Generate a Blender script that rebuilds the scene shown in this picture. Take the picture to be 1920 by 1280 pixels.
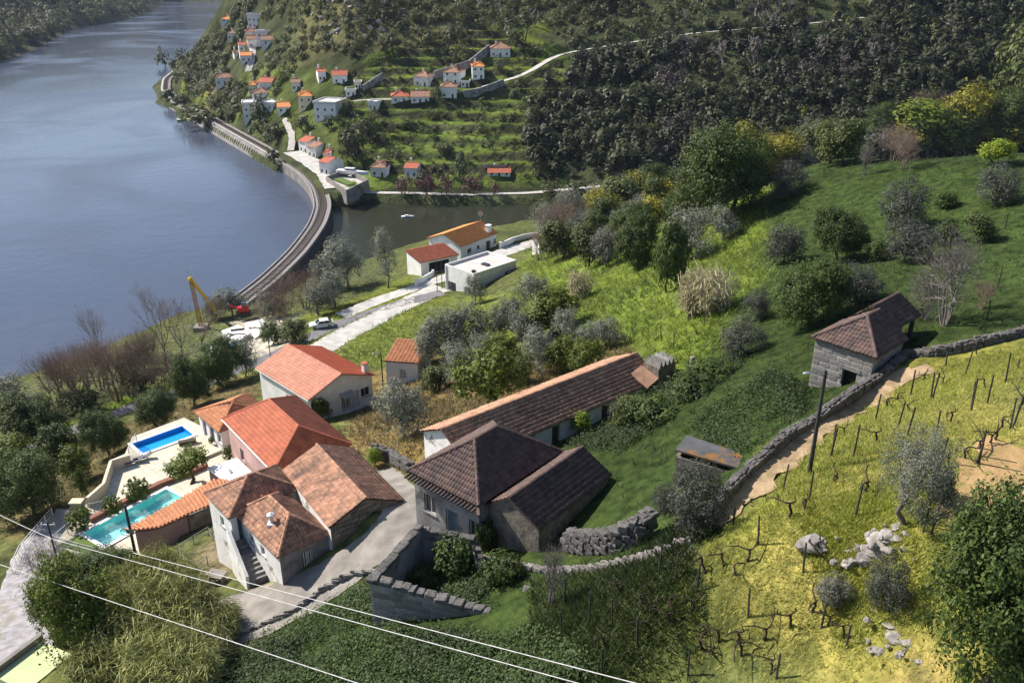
import bpy, bmesh, math, random
import numpy as np
from mathutils import Vector, Matrix
for _o in list(bpy.data.objects): bpy.data.objects.remove(_o)
SC = bpy.context.scene
COL = SC.collection
R = math.radians
# ------------------------------------------------------------------ camera
FPX, CXP, CYP, TH, CAMZ = 1630.0, 960.0, 640.0, R(24.0), 70.0
cam = bpy.data.cameras.new('camera'); camo = bpy.data.objects.new('camera', cam); COL.objects.link(camo)
cam.sensor_width = 36; cam.lens = 36*FPX/1920; cam.clip_start = 0.5; cam.clip_end = 9000
camo.location = (0, 0, CAMZ); camo.rotation_euler = (R(90)-TH, 0, 0); SC.camera = camo
# ------------------------------------------------------------------ sky, sun, exposure
SUN_EL, SUN_AZ = R(42), R(-64)          # azimuth measured from the view direction (+Y), negative = left
W = bpy.data.worlds.new('World'); SC.world = W; W.use_nodes = True
nt = W.node_tree; bg = nt.nodes['Background']
sky = nt.nodes.new('ShaderNodeTexSky'); sky.sky_type = 'NISHITA'; sky.sun_disc = False
sky.sun_elevation = SUN_EL; sky.sun_rotation = SUN_AZ
sky.air_density = 1.0; sky.dust_density = 0.6; sky.ozone_density = 1.3; sky.altitude = 100
nt.links.new(sky.outputs[0], bg.inputs[0]); bg.inputs[1].default_value = 0.09
sun = bpy.data.lights.new('sun', 'SUN'); sun.energy = 5.0; sun.angle = R(0.5); sun.color = (1, .93, .82)
suno = bpy.data.objects.new('sun', sun); COL.objects.link(suno)
SDIR = Vector((math.cos(SUN_EL)*math.sin(SUN_AZ), math.cos(SUN_EL)*math.cos(SUN_AZ), math.sin(SUN_EL)))
suno.rotation_euler = SDIR.to_track_quat('Z', 'Y').to_euler(); suno.location = (-60, 40, 120)
SC.view_settings.view_transform = 'Standard'; SC.view_settings.look = 'None'
SC.view_settings.exposure = 0.8; SC.view_settings.gamma = 1.0; SC.view_settings.use_curve_mapping = False
SC.render.engine = 'CYCLES'
SC.cycles.max_bounces = 4; SC.cycles.diffuse_bounces = 2; SC.cycles.glossy_bounces = 2
SC.cycles.transmission_bounces = 4; SC.cycles.transparent_max_bounces = 6; SC.cycles.volume_bounces = 0
SC.cycles.sample_clamp_indirect = 4
# ------------------------------------------------------------------ pixel <-> world
_ct, _st = math.cos(TH), math.sin(TH)
def ray(u, v):
    a = (u-CXP)/FPX; b = -(v-CYP)/FPX
    return np.array((a, _ct+b*_st, -_st+b*_ct))
def PZ(u, v, z):
    d = ray(u, v); t = (z-CAMZ)/d[2]
    return np.array((d[0]*t, d[1]*t, z))
def PD(u, v, D):
    d = ray(u, v); d = d/np.linalg.norm(d)
    return np.array((0, 0, CAMZ))+d*D
def proj(p):
    x, y, z = p[0], p[1], p[2]-CAMZ
    zc = y*_ct-z*_st; yc = y*_st+z*_ct
    return CXP+FPX*x/zc, CYP-FPX*yc/zc
# ------------------------------------------------------------------ smooth noise on arrays
def vnoise(x, y, s, seed=0):
    rng = np.random.RandomState(seed); T = rng.rand(256, 256)
    X = np.asarray(x)/s+1000.; Y = np.asarray(y)/s+1000.
    i = np.floor(X).astype(int); j = np.floor(Y).astype(int); fx = X-i; fy = Y-j
    fx = fx*fx*(3-2*fx); fy = fy*fy*(3-2*fy)
    g = lambda a, b: T[a % 256, b % 256]
    return (g(i, j)*(1-fx)+g(i+1, j)*fx)*(1-fy)+(g(i, j+1)*(1-fx)+g(i+1, j+1)*fx)*fy-.5
def tps(P, Z, lam=.3):
    n = len(P); sc = 50.0; P = P/sc
    d2 = ((P[:, None]-P[None])**2).sum(-1); K = .5*d2*np.log(d2+1e-9)+np.eye(n)*lam*1e-3
    A = np.zeros((n+3, n+3)); A[:n, :n] = K; Q = np.c_[np.ones(n), P]; A[:n, n:] = Q; A[n:, :n] = Q.T
    w = np.linalg.solve(A, np.r_[Z, 0, 0, 0])
    def f(x, y):
        x = np.asarray(x, float); sh = x.shape; X = np.c_[x.ravel(), np.asarray(y, float).ravel()]/sc
        out = np.empty(len(X))
        for s in range(0, len(X), 20000):
            c = X[s:s+20000]; e2 = ((c[:, None]-P[None])**2).sum(-1)
            out[s:s+20000] = (.5*e2*np.log(e2+1e-9))@w[:n]+w[n]+c@w[n+1:]
        return out.reshape(sh)
    return f
class Grid:
    def __init__(s, x0, x1, y0, y1, res):
        s.xs = np.arange(x0, x1+1e-6, res); s.ys = np.arange(y0, y1+1e-6, res); s.res = res
        s.X, s.Y = np.meshgrid(s.xs, s.ys); s.Z = np.zeros_like(s.X)
    def at(s, x, y):
        fx = np.clip((np.asarray(x)-s.xs[0])/s.res, 0, len(s.xs)-1.001); fy = np.clip((np.asarray(y)-s.ys[0])/s.res, 0, len(s.ys)-1.001)
        i = fx.astype(int); j = fy.astype(int); fx = fx-i; fy = fy-j
        return (s.Z[j, i]*(1-fx)+s.Z[j, i+1]*fx)*(1-fy)+(s.Z[j+1, i]*(1-fx)+s.Z[j+1, i+1]*fx)*fy
    def inside(s, x, y): return (x > s.xs[0]) & (x < s.xs[-1]) & (y > s.ys[0]) & (y < s.ys[-1])
    def hit(s, u, v, tmax=900):
        d = ray(u, v); t = np.arange(20, tmax, .25); x = d[0]*t; y = d[1]*t; z = CAMZ+d[2]*t
        b = np.where(s.inside(x, y) & (z < s.at(x, y)))[0]
        if len(b) == 0: return None
        k = t[b[0]]; return np.array((d[0]*k, d[1]*k, float(s.at(d[0]*k, d[1]*k))))
# ------------------------------------------------------------------ near hillside heights
NP_ = [ # pixel u, v, height of the ground there
 (1900,680,47.5),(1740,690,46.5),(1700,800,48.3),(1850,900,50),(1600,960,48.3),(1720,1000,49),(1850,1200,49),(1400,1150,45.2),(1500,1260,43.8),(1700,1270,46.5),
 (1418,1000,46.6),(1300,1010,45.2),(1300,1250,42),(1150,1200,41),(1000,1250,38.6),(1120,1090,39.6),(850,1200,36.3),(700,1250,34.5),(520,1240,31),(400,1270,29.5),(710,1160,33.6),(950,1180,37.5),
 (540,1105,28.6),(430,1130,27.6),(650,1060,30.6),(740,1000,33.0),(780,970,33.4),(860,1010,34.6),(1050,1060,37.4),(1250,1022,41.2),(1020,1020,36.2),(1180,980,39),
 (1200,920,38.8),(1150,870,37),(1300,760,40.2),(1400,830,43.2),(1240,690,36),(1050,835,33.6),(1130,795,34.2),(1225,732,34.8),(810,850,33.4),(900,770,32),(1000,700,29.5),(1150,650,32.5),
 (1250,600,35),(1100,520,25),(1180,520,29),(1320,560,37.5),(1400,430,36.5),(1320,400,31.5),(1450,340,38),(1430,500,39.5),(1560,300,40.5),(1700,310,42),(1900,300,45),(1700,450,42.5),(1880,480,46),(1500,600,41.8),(1520,740,43),(1600,760,44.2),(1690,660,45.5),(1900,600,47),
 (1380,700,41),(830,640,19.5),(920,600,19.5),(1000,560,21),(1020,480,16),(740,722,18.6),(780,760,24),(720,820,26),(650,780,19.3),(600,800,20.5),(480,760,17.2),(430,870,21.6),(560,900,24.5),(700,880,29.2),(750,900,31.6),
 (300,900,21),(250,880,20),(310,820,20.5),(200,1000,21),(380,1015,24.5),(300,1100,24.5),(200,1180,25),(60,1120,24),(100,960,20),(20,1250,26),(100,900,16),(60,800,11.5),(200,790,10.8),(330,735,10.2),(470,700,12.5),(150,870,16),
 (250,720,7.5),(150,720,6),(60,740,6),(380,660,6),(450,620,5),(530,600,5.5),(603,615,8.5),(700,590,10.5),(660,570,7),(820,530,10.5),(850,548,10.8),(760,640,14.5),(640,640,12),(920,560,15),(960,500,11.5),(870,490,8),(980,455,8),(560,650,11),
 (760,500,6),(700,520,5),(640,530,4),(1150,430,17),(1250,400,23),
 # waterline on the near side
 (0,716,.3),(100,690,.3),(200,650,.3),(300,610,.3),(400,575,.3),(470,568,2.5),(540,545,.6),(590,520,.4),(660,500,.4),(730,475,.4),(800,450,.3),(960,425,.3),(1010,412,.3),(1100,392,.3),(1190,372,.3),
 (0,640,-5),(200,580,-5),(330,540,-5),(560,470,-4),(700,440,-4),(850,400,-4),(1000,385,-3.5),(1090,375,-3),(900,378,-6),(960,396,-6),(1120,372,-5),(1060,388,-5),(1010,398,-5),
]
NW = [ # world x, y, z outside the view or hidden by the ridge
 (70,122,38),(40,150,26),(85,150,24),(20,185,8),(60,200,4),(40,215,-2),(100,190,6),(100,215,-2),(140,200,4),(140,225,-3),(110,100,47),(120,140,36),(150,160,22),(150,60,58),(80,20,60),(40,10,52),(0,10,43),(0,25,39),(-40,10,30),(-80,10,26),(-130,30,20),(-130,70,9),(-130,110,1),(-110,130,-4),(-120,160,-6),
 (60,280,-8),(-20,290,-8),(-100,250,-9),(140,280,-8),(-100,190,-8),(180,100,46),(180,200,3)]
_P = [PZ(u, v, z) for u, v, z in NP_]+[np.array(w, float) for w in NW]
_P = np.array(_P); nearf = tps(_P[:, :2], _P[:, 2], lam=6.)
G = Grid(-125, 150, 12, 262, .75)
G.Z = nearf(G.X, G.Y)
G.Z += .5*vnoise(G.X, G.Y, 9, 1)+.22*vnoise(G.X, G.Y, 3, 2)
# ------------------------------------------------------------------ opposite hillside heights
def slope_pts(u, vs, v_list, s, z0=0.4):
    out = [PZ(u, vs, z0)]; p0 = out[0]; h0 = math.hypot(p0[0], p0[1])
    for v in v_list:
        d = ray(u, v); hd = math.hypot(d[0], d[1]); tanp = -d[2]/hd
        sl = s if not isinstance(s, tuple) else s[0]+(s[1]-s[0])*(vs-v)/vs
        h = (CAMZ+sl*h0-z0)/(sl+tanp); t = h/hd
        out.append(np.array((d[0]*t, d[1]*t, CAMZ+d[2]*t)))
    return out
FP = []
for u, vs, s in ((650,362,(.2,.42)),(760,366,(.22,.4)),(900,368,(.26,.38)),(1050,362,(.3,.4)),(1200,355,(.33,.42)),(1400,350,(.38,.45)),(1650,345,(.42,.5)),(1900,340,(.42,.5))):
    FP += slope_pts(u, vs, [v for v in (310,260,210,160,110,60,10,-60,-140) if v < vs-25], s)
for u, vs, s in ((600,322,(.2,.42)),(550,296,(.22,.42)),(500,268,(.24,.42)),(450,238,(.26,.42)),(400,212,(.26,.42)),(350,188,(.25,.35))):
    FP += slope_pts(u, vs, [v for v in (280,240,200,160,120,80,40,0,-50) if v < vs-25 and v > 175-(u-345)*2.2], s, 3.0)
FP += [PZ(u, v, 3.2) for u, v in ((318,165),(330,138),(305,180),(335,200))]
FP += [PZ(u, v, -5) for u, v in ((290,150),(290,200),(330,232),(400,250),(450,275),(500,305),(555,345),(610,385),(640,410),(760,395),(900,395),(1050,390),(1300,380),(1600,380),(1900,380))]
FP += [PZ(u, v, -7) for u, v in ((200,300),(250,130),(300,100),(345,62),(390,24),(430,-20),(250,60),(330,0),(200,0),(150,200))]
FP += [np.array((x, y, z), float) for x in (-60,-20,20,60,100,150,200,260,300) for y, z in ((228,-9),(246,-8))]
_F = np.array(FP); farf = tps(_F[:, :2], _F[:, 2], lam=4.)
H = Grid(-330, 300, 236, 640, 1.5)
H.Z = farf(H.X, H.Y)
H.Z = np.clip(H.Z, -7, 190)
H.Z += np.where(H.Z > 1, 1, .0)*(1.6*vnoise(H.X, H.Y, 26, 3)+.7*vnoise(H.X, H.Y, 9, 4))
# ================================================================== materials
def _n(t, typ, **kw):
    n = t.nodes.new(typ)
    for k, v in kw.items(): setattr(n, k, v)
    return n
def _mixc(t, fac, a, b, blend='MIX'):
    m = _n(t, 'ShaderNodeMix', data_type='RGBA', blend_type=blend)
    for i, v in ((0, fac), (6, a), (7, b)):
        if hasattr(v, 'is_linked') or isinstance(v, bpy.types.NodeSocket): t.links.new(v, m.inputs[i])
        elif isinstance(v, (int, float)): m.inputs[i].default_value = v
        else: m.inputs[i].default_value = (*v[:3], 1)
    return m.outputs[2]
def _ramp(t, fac, lo, hi):
    r = _n(t, 'ShaderNodeMapRange'); t.links.new(fac, r.inputs[0]); r.inputs[1].default_value = lo; r.inputs[2].default_value = hi; r.clamp = True
    return r.outputs[0]
def M(name, col, col2=None, rough=.85, scale=2., detail=5., lo=.35, hi=.65, rnd=None, bump=0., bscale=None, spec=.25, stain=None, stain_scale=.8, stain_amt=(.55, .75), orand=0., metal=0., coord='Object', vcol=None, moss=None):
    m = bpy.data.materials.new(name); m.use_nodes = True; t = m.node_tree; b = t.nodes['Principled BSDF']
    tc = _n(t, 'ShaderNodeTexCoord'); co = tc.outputs[coord]
    nz = _n(t, 'ShaderNodeTexNoise'); nz.inputs['Scale'].default_value = scale; nz.inputs['Detail'].default_value = detail; t.links.new(co, nz.inputs['Vector'])
    f = _ramp(t, nz.outputs[0], lo, hi)
    c2 = col2 or tuple(x*.72 for x in col)
    c = _mixc(t, f, c2, col)
    if vcol:
        at = _n(t, 'ShaderNodeAttribute', attribute_name=vcol); c = _mixc(t, 1., c, at.outputs['Color'], 'MULTIPLY')
    if rnd:
        at = _n(t, 'ShaderNodeAttribute', attribute_name='rnd'); c = _mixc(t, at.outputs['Fac'], c, _mixc(t, 1., c, rnd, 'MULTIPLY'))
    if stain:
        n2 = _n(t, 'ShaderNodeTexNoise'); n2.inputs['Scale'].default_value = stain_scale; n2.inputs['Detail'].default_value = 6; n2.inputs['Roughness'].default_value = .65
        t.links.new(co, n2.inputs['Vector']); c = _mixc(t, _ramp(t, n2.outputs[0], *stain_amt), c, stain)
    if moss:
        n3 = _n(t, 'ShaderNodeTexNoise'); n3.inputs['Scale'].default_value = moss[1]; n3.inputs['Detail'].default_value = 7; n3.inputs['Roughness'].default_value = .7
        mp = _n(t, 'ShaderNodeMapping'); mp.inputs['Location'].default_value = (7, 3, 5); t.links.new(co, mp.inputs[0]); t.links.new(mp.outputs[0], n3.inputs['Vector'])
        c = _mixc(t, _ramp(t, n3.outputs[0], moss[2], moss[3]), c, moss[0])
    if orand:
        oi = _n(t, 'ShaderNodeObjectInfo'); r = _n(t, 'ShaderNodeMapRange'); t.links.new(oi.outputs['Random'], r.inputs[0]); r.inputs[3].default_value = 1-orand; r.inputs[4].default_value = 1+orand
        hs = _n(t, 'ShaderNodeHueSaturation'); t.links.new(r.outputs[0], hs.inputs['Value']); t.links.new(c, hs.inputs['Color']); c = hs.outputs[0]
    t.links.new(c, b.inputs['Base Color']); b.inputs['Roughness'].default_value = rough; b.inputs['Metallic'].default_value = metal
    b.inputs['Specular IOR Level'].default_value = spec
    if bump:
        nb = _n(t, 'ShaderNodeTexNoise'); nb.inputs['Scale'].default_value = bscale or scale*4; nb.inputs['Detail'].default_value = 6; t.links.new(co, nb.inputs['Vector'])
        bp = _n(t, 'ShaderNodeBump'); bp.inputs['Strength'].default_value = 1; bp.inputs['Distance'].default_value = bump
        t.links.new(nb.outputs[0], bp.inputs['Height']); t.links.new(bp.outputs[0], b.inputs['Normal'])
    return m
def LEAF(name, a, b2, trans=.3, orand=.18, rough=.6):
    m = bpy.data.materials.new(name); m.use_nodes = True; t = m.node_tree; b = t.nodes['Principled BSDF']
    at = _n(t, 'ShaderNodeAttribute', attribute_name='rnd'); c = _mixc(t, at.outputs['Fac'], a, b2)
    oi = _n(t, 'ShaderNodeObjectInfo'); r = _n(t, 'ShaderNodeMapRange'); t.links.new(oi.outputs['Random'], r.inputs[0]); r.inputs[3].default_value = 1-orand; r.inputs[4].default_value = 1+orand
    hs = _n(t, 'ShaderNodeHueSaturation'); t.links.new(r.outputs[0], hs.inputs['Value']); t.links.new(c, hs.inputs['Color']); c = hs.outputs[0]
    t.links.new(c, b.inputs['Base Color']); b.inputs['Roughness'].default_value = rough; b.inputs['Specular IOR Level'].default_value = .3
    tr = _n(t, 'ShaderNodeBsdfTranslucent'); t.links.new(c, tr.inputs[0]); mx = _n(t, 'ShaderNodeMixShader'); mx.inputs[0].default_value = trans
    t.links.new(b.outputs[0], mx.inputs[1]); t.links.new(tr.outputs[0], mx.inputs[2]); t.links.new(mx.outputs[0], t.nodes['Material Output'].inputs[0])
    return m
MT = {}
MT['ground'] = M('ground_cover', (1.25,1.2,1.1), (.5,.55,.5), scale=1.1, detail=11, lo=.36, hi=.64, bump=.3, bscale=2.6, vcol='col', rough=.95, spec=.1, stain=None)
MT['farground'] = M('far_ground', (1.25,1.2,1.1), (.5,.55,.5), scale=.12, detail=10, lo=.32, hi=.68, bump=.9, bscale=.5, vcol='col', rough=1, spec=.05)
MT['gravel'] = M('gravel', (.5,.47,.43), (.36,.34,.32), scale=1.2, detail=8, bump=.03, bscale=9, rough=.95)
MT['concrete'] = M('concrete', (.28,.255,.23), (.17,.155,.14), scale=.8, detail=9, bump=.015, bscale=8, stain=(.16,.15,.13), stain_scale=.5, rough=.9)
MT['asphalt'] = M('lane_asphalt', (.2,.19,.2), (.13,.125,.13), scale=.7, detail=8, rough=.9, bump=.01)
MT['whitegravel'] = M('pale_gravel', (.5,.48,.45), (.36,.345,.33), scale=.6, detail=9, rough=.95, bump=.02, bscale=6)
MT['cobble'] = M('cobbles', (.36,.34,.36), (.23,.215,.22), scale=1.6, detail=8, rough=.9, bump=.05, bscale=5, stain=(.2,.19,.1), stain_scale=.35, stain_amt=(.55,.7))
MT['sand'] = M('sandy_soil', (.4,.29,.18), (.22,.16,.09), scale=1.4, detail=9, rough=1, bump=.05, bscale=5)
MT['orangesoil'] = M('orange_soil', (.42,.27,.13), (.27,.18,.08), scale=1.2, detail=9, rough=1, bump=.05, bscale=5, stain=(.2,.18,.05), stain_scale=.9, stain_amt=(.52,.62))
MT['fabric'] = M('grey_sling', (.16,.16,.18), rough=.9)
MT['plaster'] = M('white_plaster', (.78,.77,.76), (.66,.65,.64), scale=.7, detail=6, rough=.9, stain=(.5,.48,.45), stain_scale=.35, stain_amt=(.62,.8))
MT['plaster_old'] = M('old_plaster', (.8,.79,.77), (.68,.66,.63), scale=.9, detail=8, rough=.95, stain=(.26,.22,.19), stain_scale=.7, stain_amt=(.58,.66), bump=.02)
MT['plaster_grey'] = M('weathered_plaster', (.3,.285,.28), (.18,.17,.17), scale=.8, detail=8, rough=.95, stain=(.1,.095,.09), stain_scale=.6, stain_amt=(.5,.65), bump=.02)
MT['pink'] = M('pink_plaster', (.55,.36,.33), (.45,.29,.27), scale=.6, rough=.9)
MT['mauve'] = M('mauve_plaster', (.38,.24,.23), (.29,.18,.18), scale=.6, rough=.9, stain=(.24,.17,.15), stain_scale=.5)
MT['cream'] = M('cream_plaster', (.62,.56,.42), (.5,.45,.34), scale=.5, rough=.9)
MT['stone'] = M('granite', (.29,.275,.265), (.17,.16,.155), scale=2.5, detail=8, rough=.95, bump=.03, bscale=6, orand=.25, stain=(.1,.1,.085), stain_scale=1.2, stain_amt=(.55,.7))
MT['shadewall'] = M('shade_painted_causeway_wall', (.09,.085,.085), (.05,.048,.05), scale=.6, detail=8, rough=.95, bump=.05, bscale=2)  # shade on the wall's inlet side painted in as near-black stone
MT['drystone'] = M('tinted_dry_stone', (.15,.14,.135), (.08,.075,.072), scale=2.5, detail=8, rough=.95, bump=.03, bscale=6, orand=.3)  # stone painted darker for the dark tint lying over the walls
MT['rubble'] = M('rubble_stone', (.24,.2,.165), (.12,.1,.085), scale=1.8, detail=8, rough=.95, bump=.06, bscale=3.5, orand=.25, stain=(.3,.26,.22), stain_scale=.8, stain_amt=(.58,.7))
MT['palestone'] = M('pale_rock', (.34,.31,.29), (.19,.175,.165), scale=1.5, detail=8, rough=.95, bump=.06, bscale=4, orand=.2)
def tile_mat(name, a, b2, rnd, **k): return M(name, a, b2, scale=1.3, detail=8, rough=.85, rnd=rnd, bump=.01, bscale=14, **k)
MT['tile_dark'] = tile_mat('weathered_tinted_tiles', (.105,.07,.06), (.06,.045,.043), (1.55,1.45,1.45), stain=(.095,.08,.08), stain_scale=.9, moss=((.095,.085,.02), .5, .64, .72))  # weathered brown tiles, their colour also darkened for the tint over them
MT['tile_old'] = tile_mat('old_clay_tiles', (.36,.195,.13), (.21,.12,.085), (1.6,1.55,1.5), stain=(.11,.08,.065), stain_scale=.6, stain_amt=(.52,.7), moss=((.16,.13,.03), .45, .68, .76))
MT['tile_long'] = tile_mat('long_house_tiles', (.33,.19,.125), (.2,.115,.08), (1.6,1.55,1.5), stain=(.42,.31,.23), stain_scale=1.2, stain_amt=(.6,.75), moss=((.18,.14,.03), .35, .66, .74))
MT['tile_red'] = tile_mat('red_clay_tiles', (.43,.13,.075), (.33,.1,.06), (1.2,1.25,1.2), stain=(.25,.09,.06), stain_scale=.5)
MT['tile_pink'] = tile_mat('salmon_clay_tiles', (.5,.235,.165), (.4,.18,.125), (1.15,1.15,1.15), stain=(.33,.17,.13), stain_scale=.4)
MT['tile_bright'] = tile_mat('new_red_tiles', (.5,.1,.04), (.42,.08,.035), (1.1,1.1,1.1))
MT['tile_orange'] = tile_mat('orange_clay_tiles', (.62,.25,.085), (.48,.19,.065), (1.15,1.1,1.05))
MT['tile_brown'] = tile_mat('brown_clay_tiles', (.42,.18,.09), (.3,.13,.07), (1.3,1.25,1.2), stain=(.2,.11,.07), stain_scale=.7)
MT['wood'] = M('weathered_wood', (.1,.075,.055), (.06,.045,.035), scale=3, rough=.9)
MT['paintwood'] = M('painted_wood', (.6,.6,.57), (.45,.45,.43), scale=3, rough=.7)
MT['dark'] = M('dark_interior', (.02,.02,.02), rough=.9)
MT['blue_door'] = M('blue_paint', (.1,.15,.2), (.06,.09,.12), scale=2, rough=.7)
MT['metal'] = M('grey_metal', (.4,.4,.4), (.3,.3,.3), scale=2, rough=.45, metal=.6)
MT['white_metal'] = M('white_paint', (.8,.8,.8), (.74,.74,.74), rough=.4)
MT['yellow'] = M('yellow_paint', (.75,.48,.03), (.6,.37,.02), scale=.8, rough=.45)
MT['ochre'] = M('rusty_yellow_paint', (.45,.25,.04), (.3,.15,.03), scale=.8, rough=.6)
MT['red_paint'] = M('red_paint', (.45,.02,.02), rough=.4)
MT['rail'] = M('steel_rail', (.25,.22,.2), (.16,.13,.11), rough=.4, metal=.7)
MT['ballast'] = M('ballast', (.28,.26,.25), (.17,.155,.15), scale=1.3, detail=9, rough=.95, bump=.06, bscale=5)
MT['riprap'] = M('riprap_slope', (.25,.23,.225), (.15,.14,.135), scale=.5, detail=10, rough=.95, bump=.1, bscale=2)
MT['tar'] = M('carport_roof', (.1,.1,.11), (.07,.07,.075), scale=1, rough=.8, moss=((.2,.1,.03), .35, .5, .58))
MT['flatroof'] = M('roof_screed', (.56,.52,.5), (.46,.43,.41), scale=.5, detail=8, rough=.9)
MT['deck'] = M('pool_paving', (.66,.6,.48), (.56,.5,.4), scale=.6, rough=.8)
MT['terracotta'] = M('terracotta_border', (.28,.12,.09), (.2,.09,.07), rough=.8)
def paving():
    m = M('pool_paving_stones', (.64,.585,.47), (.54,.49,.39), scale=.9, detail=8, rough=.8, stain=(.4,.36,.29), stain_scale=.5, stain_amt=(.55,.75)); t = m.node_tree; b = t.nodes['Principled BSDF']; src = b.inputs['Base Color'].links[0].from_socket
    br = _n(t, 'ShaderNodeTexBrick'); br.offset = 0.; br.inputs['Scale'].default_value = 1.; br.inputs['Brick Width'].default_value = .8; br.inputs['Row Height'].default_value = .8; br.inputs['Mortar Size'].default_value = .02
    br.inputs['Color1'].default_value = (1,1,1,1); br.inputs['Color2'].default_value = (.9,.9,.9,1); br.inputs['Mortar'].default_value = (.55,.52,.48,1)
    tc = _n(t, 'ShaderNodeTexCoord'); mp = _n(t, 'ShaderNodeMapping'); mp.inputs['Rotation'].default_value = (0,0,R(40)); t.links.new(tc.outputs['Object'], mp.inputs[0]); t.links.new(mp.outputs[0], br.inputs[0]); t.links.new(_mixc(t, 1., src, br.outputs[0], 'MULTIPLY'), b.inputs['Base Color']); return m
MT['deck'] = paving()
MT['turf'] = M('artificial_turf', (.11,.16,.035), (.08,.12,.025), scale=4, rough=.9, bump=.01)
MT['cover'] = M('lime_cover', (.5,.55,.3), (.42,.47,.26), scale=.6, rough=.8)
MT['tank'] = M('blue_plastic', (.1,.3,.65), rough=.4)
MT['bark'] = M('bark', (.12,.09,.07), (.06,.045,.035), scale=4, rough=.95, bump=.03)
MT['greybark'] = M('grey_bark', (.2,.175,.16), (.11,.095,.085), scale=4, rough=.95)
MT['twig'] = M('bare_twigs', (.27,.2,.155), (.18,.13,.1), scale=1, rough=.95, orand=.25)
MT['paletwig'] = M('pale_bare_twigs', (.24,.21,.19), (.15,.13,.12), scale=1, rough=.95, orand=.2)  # twig colour lowered to include the dark tint over the field
MT['vine'] = M('vine_wood', (.06,.04,.032), (.03,.022,.018), scale=5, rough=.95)
MT['cable'] = M('pale_cable', (.62,.6,.6), rough=.6)
MT['pole'] = M('dark_pole', (.06,.055,.055), (.035,.032,.032), rough=.8)
MT['lf_dark'] = LEAF('dark_leaves', (.026,.046,.01), (.1,.145,.03))
MT['lf_citrus'] = LEAF('citrus_leaves', (.04,.065,.008), (.15,.19,.02))
MT['lf_olive'] = LEAF('olive_leaves', (.09,.1,.07), (.27,.29,.23))
MT['lf_grey'] = LEAF('grey_scrub_leaves', (.08,.082,.065), (.21,.21,.17))
MT['lf_yellow'] = LEAF('yellow_green_leaves', (.13,.12,.01), (.36,.33,.03))
MT['lf_lime'] = LEAF('fresh_green_leaves', (.09,.13,.01), (.27,.34,.03))
MT['lf_mid'] = LEAF('mid_green_leaves', (.04,.06,.015), (.13,.16,.04))
MT['lf_wood'] = LEAF('woodland_leaves', (.028,.036,.017), (.115,.135,.055), orand=.35)
MT['lf_brown'] = LEAF('leafless_brown_crowns', (.05,.043,.036), (.14,.12,.1), orand=.3)
MT['lf_scrub'] = LEAF('hill_scrub_leaves', (.06,.066,.03), (.19,.2,.08), orand=.3)
MT['lf_purple'] = LEAF('plum_leaves', (.07,.03,.035), (.17,.08,.085))
MT['lf_bramble'] = LEAF('bramble_leaves', (.018,.034,.009), (.065,.105,.024))  # bramble green with the slope's dark tint painted in
MT['lf_reed'] = LEAF('reed_blades', (.13,.15,.04), (.38,.38,.15))
MT['lf_dryreed'] = LEAF('dry_reed_blades', (.3,.26,.14), (.62,.57,.38))
MT['gr_lush'] = LEAF('lush_grass', (.09,.13,.015), (.22,.28,.04), orand=0)
MT['gr_weed'] = LEAF('weed_grass', (.2,.24,.03), (.4,.43,.07), orand=0)
MT['lf_greydark'] = LEAF('tinted_grey_scrub_leaves', (.04,.046,.036), (.12,.13,.1))  # scrub grey taken down with the dark tint over the upper field
MT['gr_yellow'] = LEAF('cut_yellow_grass', (.29,.295,.06), (.44,.42,.11), orand=0)
MT['gr_tinted'] = LEAF('tinted_green_grass', (.022,.04,.01), (.07,.1,.022), orand=0)  # grass green darkened to hold the tint over the field
MT['gr_dry'] = LEAF('dry_brown_grass', (.1,.075,.025), (.26,.2,.08), orand=0)
def glassmat(name, col, rough=.08, trans=.0, alpha=1.):
    m = bpy.data.materials.new(name); m.use_nodes = True; b = m.node_tree.nodes['Principled BSDF']
    b.inputs['Base Color'].default_value = (*col, 1); b.inputs['Roughness'].default_value = rough; b.inputs['Transmission Weight'].default_value = trans
    b.inputs['Alpha'].default_value = alpha; b.inputs['Specular IOR Level'].default_value = .5
    return m
MT['pane'] = glassmat('window_glass', (.025,.03,.035))
MT['glass'] = glassmat('clear_balustrade_glass', (.2,.28,.3), .02, .0, .22)
MT['carpaint'] = glassmat('white_car_paint', (.75,.76,.78), .15)
MT['tyre'] = glassmat('tyre_rubber', (.02,.02,.02), .8)
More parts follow.
